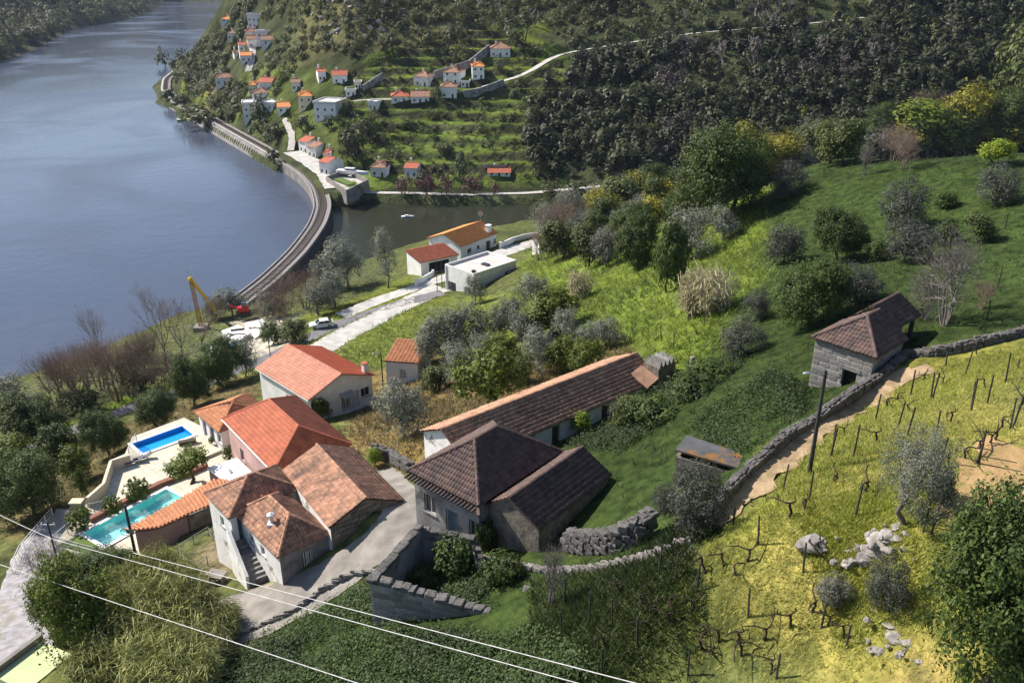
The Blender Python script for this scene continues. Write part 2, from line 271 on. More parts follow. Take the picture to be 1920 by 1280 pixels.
def water_mat(name, deep, rough, wscale, wdist, stain=None):
    m = bpy.data.materials.new(name); m.use_nodes = True; t = m.node_tree; b = t.nodes['Principled BSDF']
    tc = _n(t, 'ShaderNodeTexCoord'); co = tc.outputs['Object']
    b.inputs['Roughness'].default_value = rough; b.inputs['IOR'].default_value = 1.33; b.inputs['Specular IOR Level'].default_value = .5
    if stain:
        nz = _n(t, 'ShaderNodeTexNoise'); nz.inputs['Scale'].default_value = .008; nz.inputs['Detail'].default_value = 5; t.links.new(co, nz.inputs['Vector'])
        t.links.new(_mixc(t, _ramp(t, nz.outputs[0], .35, .65), deep, stain), b.inputs['Base Color'])
        # calm and ruffled patches
        n2 = _n(t, 'ShaderNodeTexNoise'); n2.inputs['Scale'].default_value = .013; n2.inputs['Detail'].default_value = 4; n2.inputs['Distortion'].default_value = 1.2; t.links.new(co, n2.inputs['Vector'])
        rr = _n(t, 'ShaderNodeMapRange'); t.links.new(n2.outputs[0], rr.inputs[0]); rr.inputs[1].default_value = .42; rr.inputs[2].default_value = .66; rr.inputs[3].default_value = rough; rr.inputs[4].default_value = rough+.2; t.links.new(rr.outputs[0], b.inputs['Roughness'])
    else: b.inputs['Base Color'].default_value = (*deep, 1)
    prev = None
    for sc, ds in ((wscale, wdist), (wscale*.22, wdist*2.4)):
        nb = _n(t, 'ShaderNodeTexNoise'); nb.inputs['Scale'].default_value = sc; nb.inputs['Detail'].default_value = 3; t.links.new(co, nb.inputs['Vector'])
        bp = _n(t, 'ShaderNodeBump'); bp.inputs['Distance'].default_value = ds; t.links.new(nb.outputs[0], bp.inputs['Height'])
        if prev: t.links.new(prev, bp.inputs['Normal'])
        prev = bp.outputs[0]
    t.links.new(prev, b.inputs['Normal'])
    return m
MT['river'] = water_mat('river_water', (.05,.064,.1), .09, 1.1, .032, (.07,.08,.115))
MT['inlet'] = water_mat('inlet_water', (.022,.027,.018), .07, 1.4, .02, (.03,.032,.02))  # reflected wood put into the water as a dark green-brown base colour
MT['pool_blue'] = M('blue_pool_water', (.01,.3,.75), (.005,.26,.7), scale=.3, rough=.05, spec=.5, bump=.01, bscale=3)
MT['pool_tiles'] = M('turquoise_pool_tiles', (.28,.9,.85), (.18,.8,.76), scale=1.2, rough=.3)
def causticmat():
    m = bpy.data.materials.new('pool_surface'); m.use_nodes = True; t = m.node_tree; b = t.nodes['Principled BSDF']
    b.inputs['Base Color'].default_value = (.8,.98,.97,1); b.inputs['Roughness'].default_value = .03; b.inputs['Alpha'].default_value = .1
    tc = _n(t, 'ShaderNodeTexCoord'); nb = _n(t, 'ShaderNodeTexNoise'); nb.inputs['Scale'].default_value = 2.5; t.links.new(tc.outputs['Object'], nb.inputs['Vector'])
    bp = _n(t, 'ShaderNodeBump'); bp.inputs['Distance'].default_value = .08; t.links.new(nb.outputs[0], bp.inputs['Height']); t.links.new(bp.outputs[0], b.inputs['Normal'])
    return m
MT['pool_surface'] = causticmat()
# ================================================================== mesh helpers
class MB:
    def __init__(s): s.v = []; s.f = []; s.r = []
    def add(s, V, Fc, r=0.):
        b = len(s.v); s.v += [tuple(map(float, p)) for p in V]; s.f += [tuple(i+b for i in f) for f in Fc]
        s.r += list(r) if hasattr(r, '__len__') else [r]*len(V); return s
    def box(s, x0, x1, y0, y1, z0, z1, r=0.):
        return s.add([(x0,y0,z0),(x1,y0,z0),(x1,y1,z0),(x0,y1,z0),(x0,y0,z1),(x1,y0,z1),(x1,y1,z1),(x0,y1,z1)],
            [(3,2,1,0),(4,5,6,7),(0,1,5,4),(1,2,6,5),(2,3,7,6),(3,0,4,7)], r)
    def obox(s, a, b, w, h, r=0.):      # beam from a to b, width w, height h
        a = Vector(a); b = Vector(b); d = (b-a).normalized(); sx = d.cross(Vector((0,0,1)))
        if sx.length < 1e-3: sx = Vector((1,0,0))
        sx = sx.normalized()*w/2; up = sx.cross(d).normalized()*h/2
        V = [a-sx-up, a+sx-up, a+sx+up, a-sx+up, b-sx-up, b+sx-up, b+sx+up, b-sx+up]
        return s.add(V, [(0,1,2,3),(7,6,5,4),(0,4,5,1),(1,5,6,2),(2,6,7,3),(3,7,4,0)], r)
    def tube(s, pts, rad, n=6, cap=True, r=0.):
        pts = [Vector(p) for p in pts]; V = []; Fc = []
        if not hasattr(rad, '__len__'): rad = [rad]*len(pts)
        pd = None
        for i, p in enumerate(pts):
            d = (pts[min(i+1, len(pts)-1)]-pts[max(i-1, 0)])
            if d.length < 1e-6: d = Vector((0,0,1))
            d.normalize(); a = d.orthogonal().normalized() if pd is None else (pd-d*pd.dot(d)).normalized(); pd = a; b = d.cross(a)
            for k in range(n):
                t = 2*math.pi*k/n; V.append(p+(a*math.cos(t)+b*math.sin(t))*rad[i])
        for i in range(len(pts)-1):
            for k in range(n):
                q = (k+1) % n; Fc.append((i*n+k, i*n+q, (i+1)*n+q, (i+1)*n+k))
        if cap: Fc += [tuple(range(n-1, -1, -1)), tuple(range((len(pts)-1)*n, len(pts)*n))]
        return s.add(V, Fc, r)
    def prism(s, poly, z0, z1, r=0.):
        n = len(poly); V = [(p[0], p[1], z0) for p in poly]+[(p[0], p[1], z1) for p in poly]
        return s.add(V, [tuple(range(n-1, -1, -1)), tuple(range(n, 2*n))]+[(i, (i+1) % n, n+(i+1) % n, n+i) for i in range(n)], r)
    def ball(s, c, rx, ry, rz, n=10, m=6, r=0.):
        V = [(c[0], c[1], c[2]-rz)]; Fc = []
        for j in range(1, m):
            t = math.pi*j/m-math.pi/2
            for k in range(n): V.append((c[0]+rx*math.cos(t)*math.cos(2*math.pi*k/n), c[1]+ry*math.cos(t)*math.sin(2*math.pi*k/n), c[2]+rz*math.sin(t)))
        V.append((c[0], c[1], c[2]+rz)); T = len(V)-1
        for k in range(n):
            q = (k+1) % n; Fc.append((0, 1+q, 1+k)); Fc.append((T, 1+(m-2)*n+k, 1+(m-2)*n+q))
            for j in range(m-2): Fc.append((1+j*n+k, 1+j*n+q, 1+(j+1)*n+q, 1+(j+1)*n+k))
        return s.add(V, Fc, r)
    def mesh(s, name, m, smooth=False):
        me = bpy.data.meshes.new(name); me.from_pydata(s.v, [], s.f)
        if any(s.r): a = me.attributes.new('rnd', 'FLOAT', 'POINT'); a.data.foreach_set('value', s.r)
        me.materials.append(m if not isinstance(m, str) else MT[m])
        if smooth: me.polygons.foreach_set('use_smooth', [True]*len(me.polygons))
        me.update(); return me
    def build(s, name, m, parent=None, smooth=False, loc=(0,0,0)):
        return obj(name, s.mesh(name, m, smooth), parent, loc)
def obj(name, me, parent=None, loc=(0,0,0), rz=0.):
    o = bpy.data.objects.new(name, me); COL.objects.link(o); o.location = tuple(map(float, loc)); o.rotation_euler = (0, 0, rz)
    if parent is not None: o.parent = parent
    return o
def npmesh(name, V, Fq, m, rnd=None, smooth=False, col=None):
    V = np.asarray(V, np.float32); Fq = np.asarray(Fq, np.int32); k = Fq.shape[1]
    me = bpy.data.meshes.new(name); me.vertices.add(len(V)); me.vertices.foreach_set('co', V.ravel())
    me.loops.add(Fq.size); me.loops.foreach_set('vertex_index', Fq.ravel()); me.polygons.add(len(Fq))
    me.polygons.foreach_set('loop_start', np.arange(0, Fq.size, k, dtype=np.int32)); me.polygons.foreach_set('loop_total', np.full(len(Fq), k, np.int32))
    if smooth: me.polygons.foreach_set('use_smooth', np.ones(len(Fq), bool))
    if rnd is not None: a = me.attributes.new('rnd', 'FLOAT', 'POINT'); a.data.foreach_set('value', np.asarray(rnd, np.float32))
    if col is not None: a = me.attributes.new('col', 'FLOAT_COLOR', 'POINT'); a.data.foreach_set('color', np.c_[col, np.ones(len(V))].astype(np.float32).ravel())
    me.materials.append(MT[m] if isinstance(m, str) else m); me.update(calc_edges=True); me.validate(); return me
def tag(o, label=None, cat=None, group=None, kind=None):
    if label: o['label'] = label
    if cat: o['category'] = cat
    if group: o['group'] = group
    if kind: o['kind'] = kind
    return o
def thing(name, label, cat, loc=(0,0,0), rz=0., group=None):
    o = obj(name, None, None, loc, rz); o.empty_display_size = .3; return tag(o, label, cat, group)
def copy_tree(o, parent=None):
    c = o.copy(); COL.objects.link(c)
    if parent is not None: c.parent = parent
    for ch in list(KIDS.get(o.name, o.children)): copy_tree(ch, c)
    return c
KIDS = {}
def pip(X, Y, poly):
    ins = np.zeros(np.shape(X), bool); n = len(poly)
    for i in range(n):
        x0, y0 = poly[i][:2]; x1, y1 = poly[(i+1) % n][:2]
        if y0 == y1: continue
        c = ((y0 > Y) != (y1 > Y)) & (X < (x1-x0)*(Y-y0)/(y1-y0)+x0); ins ^= c
    return ins
# ================================================================== lanes and flat pads cut into the ground
def resample(P, step):
    P = np.asarray(P, float); d = np.r_[0, np.cumsum(np.linalg.norm(np.diff(P[:, :2], axis=0), axis=1))]
    n = max(2, int(d[-1]/step)+1); s = np.linspace(0, d[-1], n)
    return np.c_[[np.interp(s, d, P[:, k]) for k in range(P.shape[1])]].T
def smooth_path(P, it=6):
    P = P.copy()
    for _ in range(it): P[1:-1] = (P[:-2]+2*P[1:-1]+P[2:])/4
    return P
def pixpath(grid, px, step=1.5, z=None):
    W3 = [PZ(u, v, z) if z is not None else grid.hit(u, v) for u, v in px]
    W3 = [w for w in W3 if w is not None]
    return smooth_path(resample(W3, step), 10)
def flatten(grid, P, half, fall=1.5, dz=-.06):
    P = resample(P, grid.res*.5); m = half+fall
    bx = (grid.X > P[:, 0].min()-m) & (grid.X < P[:, 0].max()+m) & (grid.Y > P[:, 1].min()-m) & (grid.Y < P[:, 1].max()+m)
    X = grid.X[bx]; Y = grid.Y[bx]; Z = grid.Z[bx]; d = np.full(X.shape, 1e9); zt = np.zeros(X.shape)
    for p in P:
        e = np.hypot(X-p[0], Y-p[1]); k = e < d; d[k] = e[k]; zt[k] = p[2]
    w = np.clip(1-(d-half)/fall, 0, 1); grid.Z[bx] = Z*(1-w)+(zt+dz)*w
def pad(grid, poly, z, fall=1.5):
    X, Y = grid.X, grid.Y; ins = pip(X, Y, poly); d = np.full(X.shape, 1e9)
    n = len(poly)
    for i in range(n):
        a = np.array(poly[i][:2]); b = np.array(poly[(i+1) % n][:2]); ab = b-a
        t = np.clip(((X-a[0])*ab[0]+(Y-a[1])*ab[1])/(ab@ab), 0, 1); d = np.minimum(d, np.hypot(X-a[0]-t*ab[0], Y-a[1]-t*ab[1]))
    w = np.where(ins, 1, np.clip(1-d/fall, 0, 1)); grid.Z[:] = grid.Z*(1-w)+z*w
def strip(name, P, width, m, kind='structure', lift=.0, ragged=0., seed=0, grid=None):
    P = np.asarray(P); n = len(P); T = np.gradient(P[:, :2], axis=0); T /= np.linalg.norm(T, axis=1)[:, None]+1e-9; N = np.c_[-T[:, 1], T[:, 0]]
    rng = np.random.RandomState(seed); k = 9 if grid else 5; V = []; w = np.ones(n)*width if not hasattr(width, '__len__') else np.interp(np.linspace(0, 1, n), np.linspace(0, 1, len(width)), width)
    for i in range(n):
        for j in range(k):
            t = (j/(k-1)-.5)*w[i]
            if j in (0, k-1): t += ragged*(rng.rand()-.5)
            V.append((P[i, 0]+N[i, 0]*t, P[i, 1]+N[i, 1]*t, P[i, 2]+lift))
    Fq = [(i*k+j, i*k+j+1, (i+1)*k+j+1, (i+1)*k+j) for i in range(n-1) for j in range(k-1)]
    Fq = [f[::-1] for f in Fq]; V = np.array(V)
    if grid: V[:, 2] = np.maximum(grid.at(V[:, 0], V[:, 1])+.045, V[:, 2]-.05)
    return tag(obj(name, npmesh(name, V, Fq, m, smooth=True)), kind=kind)
LANES = {}
for nm, px, w, mt, rg in (
    ('riverside_lane', [(-40,878),(0,858),(60,832),(140,805),(230,770),(335,735),(420,705),(500,672),(560,645),(600,622),(650,602),(700,585),(760,566),(830,548)], 3.0, 'asphalt', .3),
    ('gravel_drive', [(600,655),(650,625),(700,600),(750,575),(790,556),(828,538)], 5.0, 'whitegravel', .5),
    ('upper_lane', [(640,592),(700,566),(760,545),(810,528),(850,515)], 3.4, 'whitegravel', .4),
    ('quay_lane', [(925,480),(960,467),(1000,455),(1030,445)], 4.5, 'whitegravel', .4),
    ('cobbled_path', [(-30,1300),(15,1230),(40,1160),(52,1090),(68,1040),(100,990),(140,955)], [5.5,5.2,4.6,4.2,4.,3.4], 'cobble', .5),
    ('sandy_trail', [(1330,985),(1390,930),(1440,885),(1520,815),(1600,757),(1670,712),(1745,688)], [1.0,1.5,1.5,1.5,1.9,2.3,1.4], 'sand', .7),
    ('dirt_track', [(1800,985),(1835,935),(1880,895),(1940,850)], [1.6,2.6,3.2,3.2], 'orangesoil', 1.2),
    ('village_lane', [(380,1185),(450,1160),(540,1130),(620,1085),(700,1030),(760,975),(752,920),(715,880)], [5.5,5.5,4.2,3.6,3.4,3.,2.4,2.], 'concrete', .3)):
    P = pixpath(G, px, .6); LANES[nm] = (P, w, mt, rg); flatten(G, P, (max(w) if hasattr(w, '__len__') else w)/2-.1, 1.3, -.07)
FLANES = {}
for nm, px, w, mt in (
    ('inlet_shore_road', [(610,332),(640,352),(680,362),(760,362),(870,366),(1000,362),(1100,352),(1180,345)], 2.4, 'gravel'),
    ('hill_road', [(905,164),(985,141),(1040,105),(1085,96),(1150,85),(1300,63),(1400,55),(1510,46),(1620,34)], 2.6, 'gravel'),
    ('village_street', [(545,283),(550,262),(540,235),(530,222),(560,214),(620,195),(690,187),(780,187),(830,180),(900,166)], 2.4, 'gravel'),
    ('upper_village_street', [(465,135),(475,110),(472,80),(470,62)], 3., 'whitegravel'),
    ('station_forecourt', [(548,285),(580,302),(610,325),(636,352)], [7,7,6,9], 'whitegravel')):
    P = pixpath(H, px, 2., 2.2 if nm.startswith('inlet') else (4.2 if nm.startswith('station') else None)); FLANES[nm] = (P, w, mt); flatten(H, P, (max(w) if hasattr(w, '__len__') else w)/2+.8, 2.5, -.15)
RAILPX = [(440,572),(500,528),(560,470),(596,420),(607,385),(597,350),(575,325),(540,303),(490,274),(450,252),(425,238),(400,224),(370,207),(330,187),(310,168),(312,148),(330,133)]
RZ = 3.2
RAILP = smooth_path(resample([PZ(u, v, RZ) for u, v in RAILPX], 2.), 14)
flatten(H, RAILP[len(RAILP)//3:], 4.0, 3., -.9)
# terraces of the opposite hillside
_tp = [H.hit(u, v)[:2] for u, v in ((650,330),(640,150),(900,30),(1080,130),(1090,345),(800,352))]
TERR = pip(H.X, H.Y, _tp); TERR &= H.Z > 2.5
_zz = H.Z+1.5*vnoise(H.X, H.Y, 40, 8); _q = _zz/2.9; _fr = _q-np.floor(_q); _st2 = np.floor(_q)+np.clip((_fr-.74)/.26, 0, 1)
H.Z = np.where(TERR, H.Z+(_st2-_q)*2.9*.9, H.Z)
for P, w, mt in FLANES.values(): flatten(H, P, (max(w) if hasattr(w, '__len__') else w)/2+.8, 2., -.15)
# flat pad under the swimming-pool terrace
POOLZ = 22.0
TERRACE = [PZ(u, v, POOLZ)[:2] for u, v in ((100,1022),(160,945),(192,905),(206,862),(234,850),(248,818),(345,782),(385,802),(480,890),(300,1046),(270,1062),(214,1062))]
pad(G, TERRACE, POOLZ-1.9, 1.0)
# ================================================================== ground sheets
def zone_colors(grid, base, zones, hitf, seed):
    C = np.tile(np.array(base, float), (grid.X.size, 1)).reshape(*grid.X.shape, 3)
    wob = 2.2 if grid is G else 5.
    Xn = grid.X+wob*2*vnoise(grid.X, grid.Y, 5*wob/2, seed); Yn = grid.Y+wob*2*vnoise(grid.X, grid.Y, 5*wob/2, seed+1)
    for poly, c in zones:
        W3 = [hitf(u, v) for u, v in poly]; W3 = [w[:2] for w in W3 if w is not None]
        if len(W3) < 3: continue
        C[pip(Xn, Yn, W3)] = c
    K = C.copy()
    for _ in range(2):
        K[1:-1, 1:-1] = (K[1:-1, 1:-1]*2+K[:-2, 1:-1]+K[2:, 1:-1]+K[1:-1, :-2]+K[1:-1, 2:])/6
    return K
def hitG(u, v):
    p = G.hit(u, v)
    return p if p is not None else PZ(u, v, 8)
LUSH, TINTED, YEL, DRY, ORCH, VERGE, SOIL = (.12,.165,.024), (.036,.058,.015), (.27,.235,.07), (.2,.145,.06), (.13,.105,.05), (.11,.17,.02), (.36,.24,.12)  # the darkest green holds a dark tint painted over the field
NZ = [
 ([(1000,440),(1440,350),(1440,560),(1290,720),(1190,660),(1060,640),(960,560)], LUSH),
 ([(560,600),(760,520),(930,560),(980,640),(760,680),(640,690),(600,650)], (.13,.155,.03)),
 ([(640,800),(690,700),(800,670),(900,690),(1090,640),(1180,650),(900,800),(810,850),(720,870)], DRY),
 ([(0,760),(120,830),(350,745),(470,700),(470,760),(340,790),(240,840),(230,930),(110,1000),(0,1000)], ORCH),
 ([(110,800),(250,735),(470,665),(475,690),(330,728),(130,800)], VERGE),
 ([(470,700),(560,640),(640,640),(640,800),(470,800)], (.14,.15,.05)),
 ([(1440,330),(1560,270),(1930,255),(1930,615),(1700,665),(1500,870),(1290,1000),(1000,1060),(800,1000),(760,880),(1040,840),(1280,700),(1410,560)], TINTED),
 ([(720,1075),(1000,1060),(1300,1010),(1310,1300),(330,1300),(500,1180),(650,1090)], TINTED),
 ([(1000,1100),(1300,1060),(1300,1300),(1150,1300),(1050,1200)], (.075,.085,.025)),
 ([(1700,670),(1930,640),(1930,1300),(1310,1300),(1310,1040),(1500,890),(1620,760)], (.2,.195,.045)),
 ([(1320,1290),(1320,1180),(1500,1000),(1700,840),(1930,720),(1930,820),(1700,940),(1560,1100),(1580,1290)], YEL),
 ([(1780,960),(1840,890),(1930,840),(1930,1030),(1860,1000)], SOIL),
 ([(1640,1160),(1720,1150),(1740,1290),(1640,1290)], (.3,.2,.1)),
 ([(380,1190),(400,1090),(540,1120),(520,1170),(430,1200)], (.28,.25,.22)),
 ([(330,1050),(400,1000),(470,1060),(400,1090)], (.2,.165,.1)),
 ([(380,680),(440,600),(560,590),(560,640),(470,680)], (.45,.4,.36)),
]
colG = zone_colors(G, (.1,.115,.04), NZ, hitG, 30)
colG *= (1+.35*vnoise(G.X, G.Y, 14, 40)+.3*vnoise(G.X, G.Y, 4, 41)+.25*vnoise(G.X, G.Y, 1.6, 42))[..., None]
def sheet(name, grid, m, col):
    ny, nx = grid.X.shape; V = np.c_[grid.X.ravel(), grid.Y.ravel(), grid.Z.ravel()]
    idx = np.arange(ny*nx).reshape(ny, nx); Fq = np.c_[idx[:-1, :-1].ravel(), idx[:-1, 1:].ravel(), idx[1:, 1:].ravel(), idx[1:, :-1].ravel()]
    return tag(obj(name, npmesh(name, V, Fq, m, smooth=True, col=col.reshape(-1, 3))), kind='structure')
sheet('hillside_ground', G, 'ground', np.clip(colG, .01, 1))
FZ = [
 ([(640,345),(640,150),(760,60),(900,40),(1080,120),(1010,250),(1090,345),(800,352)], (.11,.15,.032)),
 ([(420,200),(470,120),(640,130),(660,330),(560,290)], (.09,.115,.035)),
 ([(330,190),(345,140),(390,170),(420,215),(370,205)], (.13,.165,.03)),
 ([(380,170),(400,160),(400,200),(385,205)], (.33,.24,.17)),
 ([(560,20),(700,0),(900,0),(900,60),(700,110),(560,110)], (.12,.115,.055)),
 ([(720,110),(800,110),(960,60),(1060,90),(980,130),(850,125),(760,150)], (.14,.185,.032)),
 ([(950,20),(1000,10),(1040,60),(1000,60)], (.12,.15,.03)),
 ([(640,345),(660,200),(900,190),(1010,220),(990,345)], (.105,.145,.032)),
]
colF = zone_colors(H, (.06,.07,.035), FZ, lambda u, v: H.hit(u, v), 33)
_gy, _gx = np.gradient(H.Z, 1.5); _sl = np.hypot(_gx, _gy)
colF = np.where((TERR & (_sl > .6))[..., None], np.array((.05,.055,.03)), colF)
colF *= (1+.5*vnoise(H.X, H.Y, 22, 44)+.5*vnoise(H.X, H.Y, 6, 45))[..., None]
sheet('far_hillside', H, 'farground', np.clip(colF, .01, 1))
# far river bank, upper left
_sh = [PZ(u, v, 0) for u, v in ((-900,420),(-500,270),(-200,180),(0,118),(60,96),(135,56),(210,42),(290,22),(305,4))]
_sh += [np.array((-330., 1500., 0)), np.array((-300., 1900., 0))]
_sh = np.array(_sh)
K = Grid(-1900, -150, 150, 2000, 14)
def sdist(X, Y, L):
    d = np.full(X.shape, 1e9); s = np.zeros(X.shape)
    for a, b in zip(L[:-1, :2], L[1:, :2]):
        ab = b-a; t = np.clip(((X-a[0])*ab[0]+(Y-a[1])*ab[1])/(ab@ab), 0, 1); e = np.hypot(X-a[0]-t*ab[0], Y-a[1]-t*ab[1])
        cr = ab[0]*(Y-a[1])-ab[1]*(X-a[0]); m = e < d; d = np.where(m, e, d); s = np.where(m, np.sign(cr), s)
    return d*s
_sd = sdist(K.X, K.Y, _sh)
K.Z = np.where(_sd > 0, np.minimum(_sd*.55, 60+_sd*.25), np.maximum(_sd*.5, -9))+np.where(_sd > 10, 14*vnoise(K.X, K.Y, 120, 50)+5*vnoise(K.X, K.Y, 45, 51), 0)
colK = np.tile(np.array((.06,.06,.04)), (K.X.size, 1))*(1+.6*vnoise(K.X.ravel(), K.Y.ravel(), 50, 52))[:, None]
sheet('far_river_bank', K, 'farground', np.clip(colK, .01, 1))
# river surface and bed out to the horizon
_b = MB(); _n1 = 24
_b.add([(-6000,-1500,0),(6000,-1500,0),(6000,9000,0),(-6000,9000,0)], [(0,1,2,3)]); tag(_b.build('river', 'river'), kind='structure')
_in = [tuple(p[:2]) for p in RAILP[:int(len(RAILP)*.4)]]; _in = _in+[(-20,330),(300,330),(300,120),(-60,120)]
_b = MB(); _b.add([(x, y, .02) for x, y in _in], [tuple(range(len(_in)))]); tag(_b.build('inlet_water', 'inlet'), kind='structure')
_b = MB(); _b.add([(-7000,-2500,-10),(7000,-2500,-10),(7000,9500,-10),(-7000,9500,-10)], [(0,1,2,3)]); tag(_b.build('riverbed', 'sand'), kind='structure')
for nm, (P, w, mt, rg) in LANES.items(): strip(nm, P, w, mt, lift=.0, ragged=rg, grid=G)
for nm, (P, w, mt) in FLANES.items(): strip(nm, P, w, mt, lift=.12, ragged=.5)
# ================================================================== building kit
RNG = random.Random(5)
FOOT = []
def foot(Lp, Fp, Rp, z):
    """rectangle from three eave corners (pixels) at height z: near corner F, right corner R, left corner L -> origin, angle, lx (F-R), ly (F-L)"""
    L = PZ(*Lp, z); F = PZ(*Fp, z); Q = PZ(*Rp, z)
    a1 = math.atan2(Q[1]-F[1], Q[0]-F[0]); a2 = math.atan2(L[1]-F[1], L[0]-F[0])-math.pi/2
    l1 = math.hypot(*(Q-F)[:2]); l2 = math.hypot(*(L-F)[:2])
    da = (a2-a1+math.pi) % (2*math.pi)-math.pi
    ang = a1+da*l2/(l1+l2)
    return F[:2], ang, l1, l2
def wall_panel(x0, x1, z0, z1, ops, depth=.22):
    """front face in the plane y=0 looking to -y, openings cut out with reveals; returns MB"""
    b = MB(); xs = sorted({x0, x1}|{c for o in ops for c in o[:2]}); zs = sorted({z0, z1}|{c for o in ops for c in o[2:4]})
    for i in range(len(xs)-1):
        for j in range(len(zs)-1):
            cx = (xs[i]+xs[i+1])/2; cz = (zs[j]+zs[j+1])/2
            if any(o[0] < cx < o[1] and o[2] < cz < o[3] for o in ops): continue
            b.add([(xs[i],0,zs[j]),(xs[i+1],0,zs[j]),(xs[i+1],0,zs[j+1]),(xs[i],0,zs[j+1])], [(0,1,2,3)])
    for o in ops:
        a, c, d, e = o[:4]
        b.add([(a,0,d),(c,0,d),(c,0,e),(a,0,e),(a,depth,d),(c,depth,d),(c,depth,e),(a,depth,e)], [(0,4,5,1),(1,5,6,2),(2,6,7,3),(3,7,4,0)])
    return b
def xf(mb, ox, oy, ang):
    c, s = math.cos(ang), math.sin(ang); mb.v = [(ox+x*c-y*s, oy+x*s+y*c, z) for x, y, z in mb.v]; return mb
SIDES = lambda lx, ly, o: {'f': (o, o, 0, lx-2*o), 'r': (lx-o, o, math.pi/2, ly-2*o), 'b': (lx-o, ly-o, math.pi, lx-2*o), 'l': (o, ly-o, -math.pi/2, ly-2*o)}
def opening(parent, side, o, kind, far=False, trim=None):
    """window or door filling an opening; local frame of the wall"""
    ox, oy, ang, _ = side; a, c, d, e = o[:4]; dep = .22
    w = MB(); t = .07 if not far else .1
    if kind == 'hole':
        m = MB().box(a-.02, c+.02, dep+.3, dep+.34, d-.02, e+.02); xf(m, ox, oy, ang).build('dark_opening', 'dark', parent); return
    isdoor = kind in ('door', 'bluedoor', 'garage', 'wooddoor')
    for bx in ((a, a+t, d, e), (c-t, c, d, e), (a+t, c-t, e-t, e)) + (() if isdoor else ((a+t, c-t, d, d+t),)): w.box(bx[0], bx[1], dep-.1, dep-.02, bx[2], bx[3])
    fr = xf(w, ox, oy, ang).build('door' if isdoor else 'window', trim or 'paintwood', parent)
    if isdoor:
        pm = {'bluedoor': 'blue_door', 'garage': 'dark', 'door': 'paintwood', 'wooddoor': 'wood'}[kind]
        pn = MB(); n = 3 if c-a < 1.4 else 5
        for k in range(n): pn.box(a+t+(c-a-2*t)*k/n+.008, a+t+(c-a-2*t)*(k+1)/n-.008, dep-.06, dep-.025, d, e-t)
        xf(pn, ox, oy, ang).build('door_leaf', pm, fr)
        if not far: xf(MB().box(c-t-.16, c-t-.1, dep-.12, dep-.06, d+1, d+1.12), ox, oy, ang).build('handle', 'metal', fr)
        return
    if kind == 'bars':
        g = MB(); k = 5
        for i in range(1, k): g.box(a+(c-a)*i/k-.05, a+(c-a)*i/k+.05, dep-.14, dep-.1, d, e)
        xf(g, ox, oy, ang).build('window_slats', 'paintwood', fr)
    xf(MB().box(a+t, c-t, dep-.05, dep-.03, d+t, e-t), ox, oy, ang).build('pane', 'pane', fr)
    if not far:
        xf(MB().box((a+c)/2-.03, (a+c)/2+.03, dep-.09, dep-.052, d+t, e-t), ox, oy, ang).build('mullion', trim or 'paintwood', fr)
    if not far: xf(MB().box(a-.08, c+.08, -.07, .06, d-.09, d-.003), ox, oy, ang).build('sill', 'stone' if kind == 'stone' else 'palestone', fr)
def courses(parent, a, b, c, d, m, tw=.26, ch=.38, amp=.05, jit=.0, sag=0., seed=0, name='tile_course', lift=.04):
    """tile courses over the slope with eave a->b and upper edge d->c (local coords)"""
    a, b, c, d = (Vector(p) for p in (a, b, c, d)); ex = (b-a).normalized(); mid0 = (a+b)/2; mid1 = (c+d)/2
    up = (d-a); up = up-ex*up.dot(ex); H_ = up.length; up.normalize(); n = ex.cross(up).normalized()
    if n.z < 0: n = -n
    rs = np.random.RandomState(seed); nc = max(1, int(round(H_/ch)))
    xa, xb, xd, xc = 0., (b-a).dot(ex), (d-a).dot(ex), (c-a).dot(ex); E = np.array(ex); U = np.array(up); N = np.array(n); A = np.array(a)
    for k in range(nc):
        s0 = k/nc; s1 = min(1., (k+1.12)/nc)
        l0 = xa+(xd-xa)*s0; r0 = xb+(xc-xb)*s0; l1 = xa+(xd-xa)*s1; r1 = xb+(xc-xb)*s1
        L_ = min(l0, l1) if k < nc-1 else l0; R_ = max(r0, r1)
        x = np.arange(math.floor(L_/tw)*tw, R_+tw/4, tw/4); x = x[(x > L_) & (x < R_)]; x = np.r_[L_, x, R_]
        w = np.abs(np.sin(np.pi*x/tw))*amp; ti = np.floor(x/tw+1e-6).astype(int); ti -= ti.min()
        rr = rs.rand(ti.max()+2); jj = (rs.rand(ti.max()+2)-.5)*jit
        xt = np.clip(x, l1, r1); xb_ = np.clip(x, l0, r0)
        sg = -sag*np.sin(np.pi*(x-L_)/max(.1, R_-L_))*math.sin(math.pi*(s0+.02))
        off = lift+w+jj[ti]+sg
        B = A+xb_[:, None]*E+(s0*H_-.03+jj[ti][:, None]*.6)*U+(off+.05)[:, None]*N
        Bl = A+xb_[:, None]*E+(s0*H_-.03+jj[ti][:, None]*.6)*U+(off-.0)[:, None]*N-.03*N
        T = A+xt[:, None]*E+s1*H_*U+(off-.012)[:, None]*N
        q = len(x); V = np.r_[Bl, B, T]; i = np.arange(q-1)
        Fq = np.r_[np.c_[i, i+1, q+i+1, q+i], np.c_[q+i, q+i+1, 2*q+i+1, 2*q+i]]
        obj(name, npmesh(name, V, Fq, m, rnd=np.tile(rr[ti], 3)), parent)
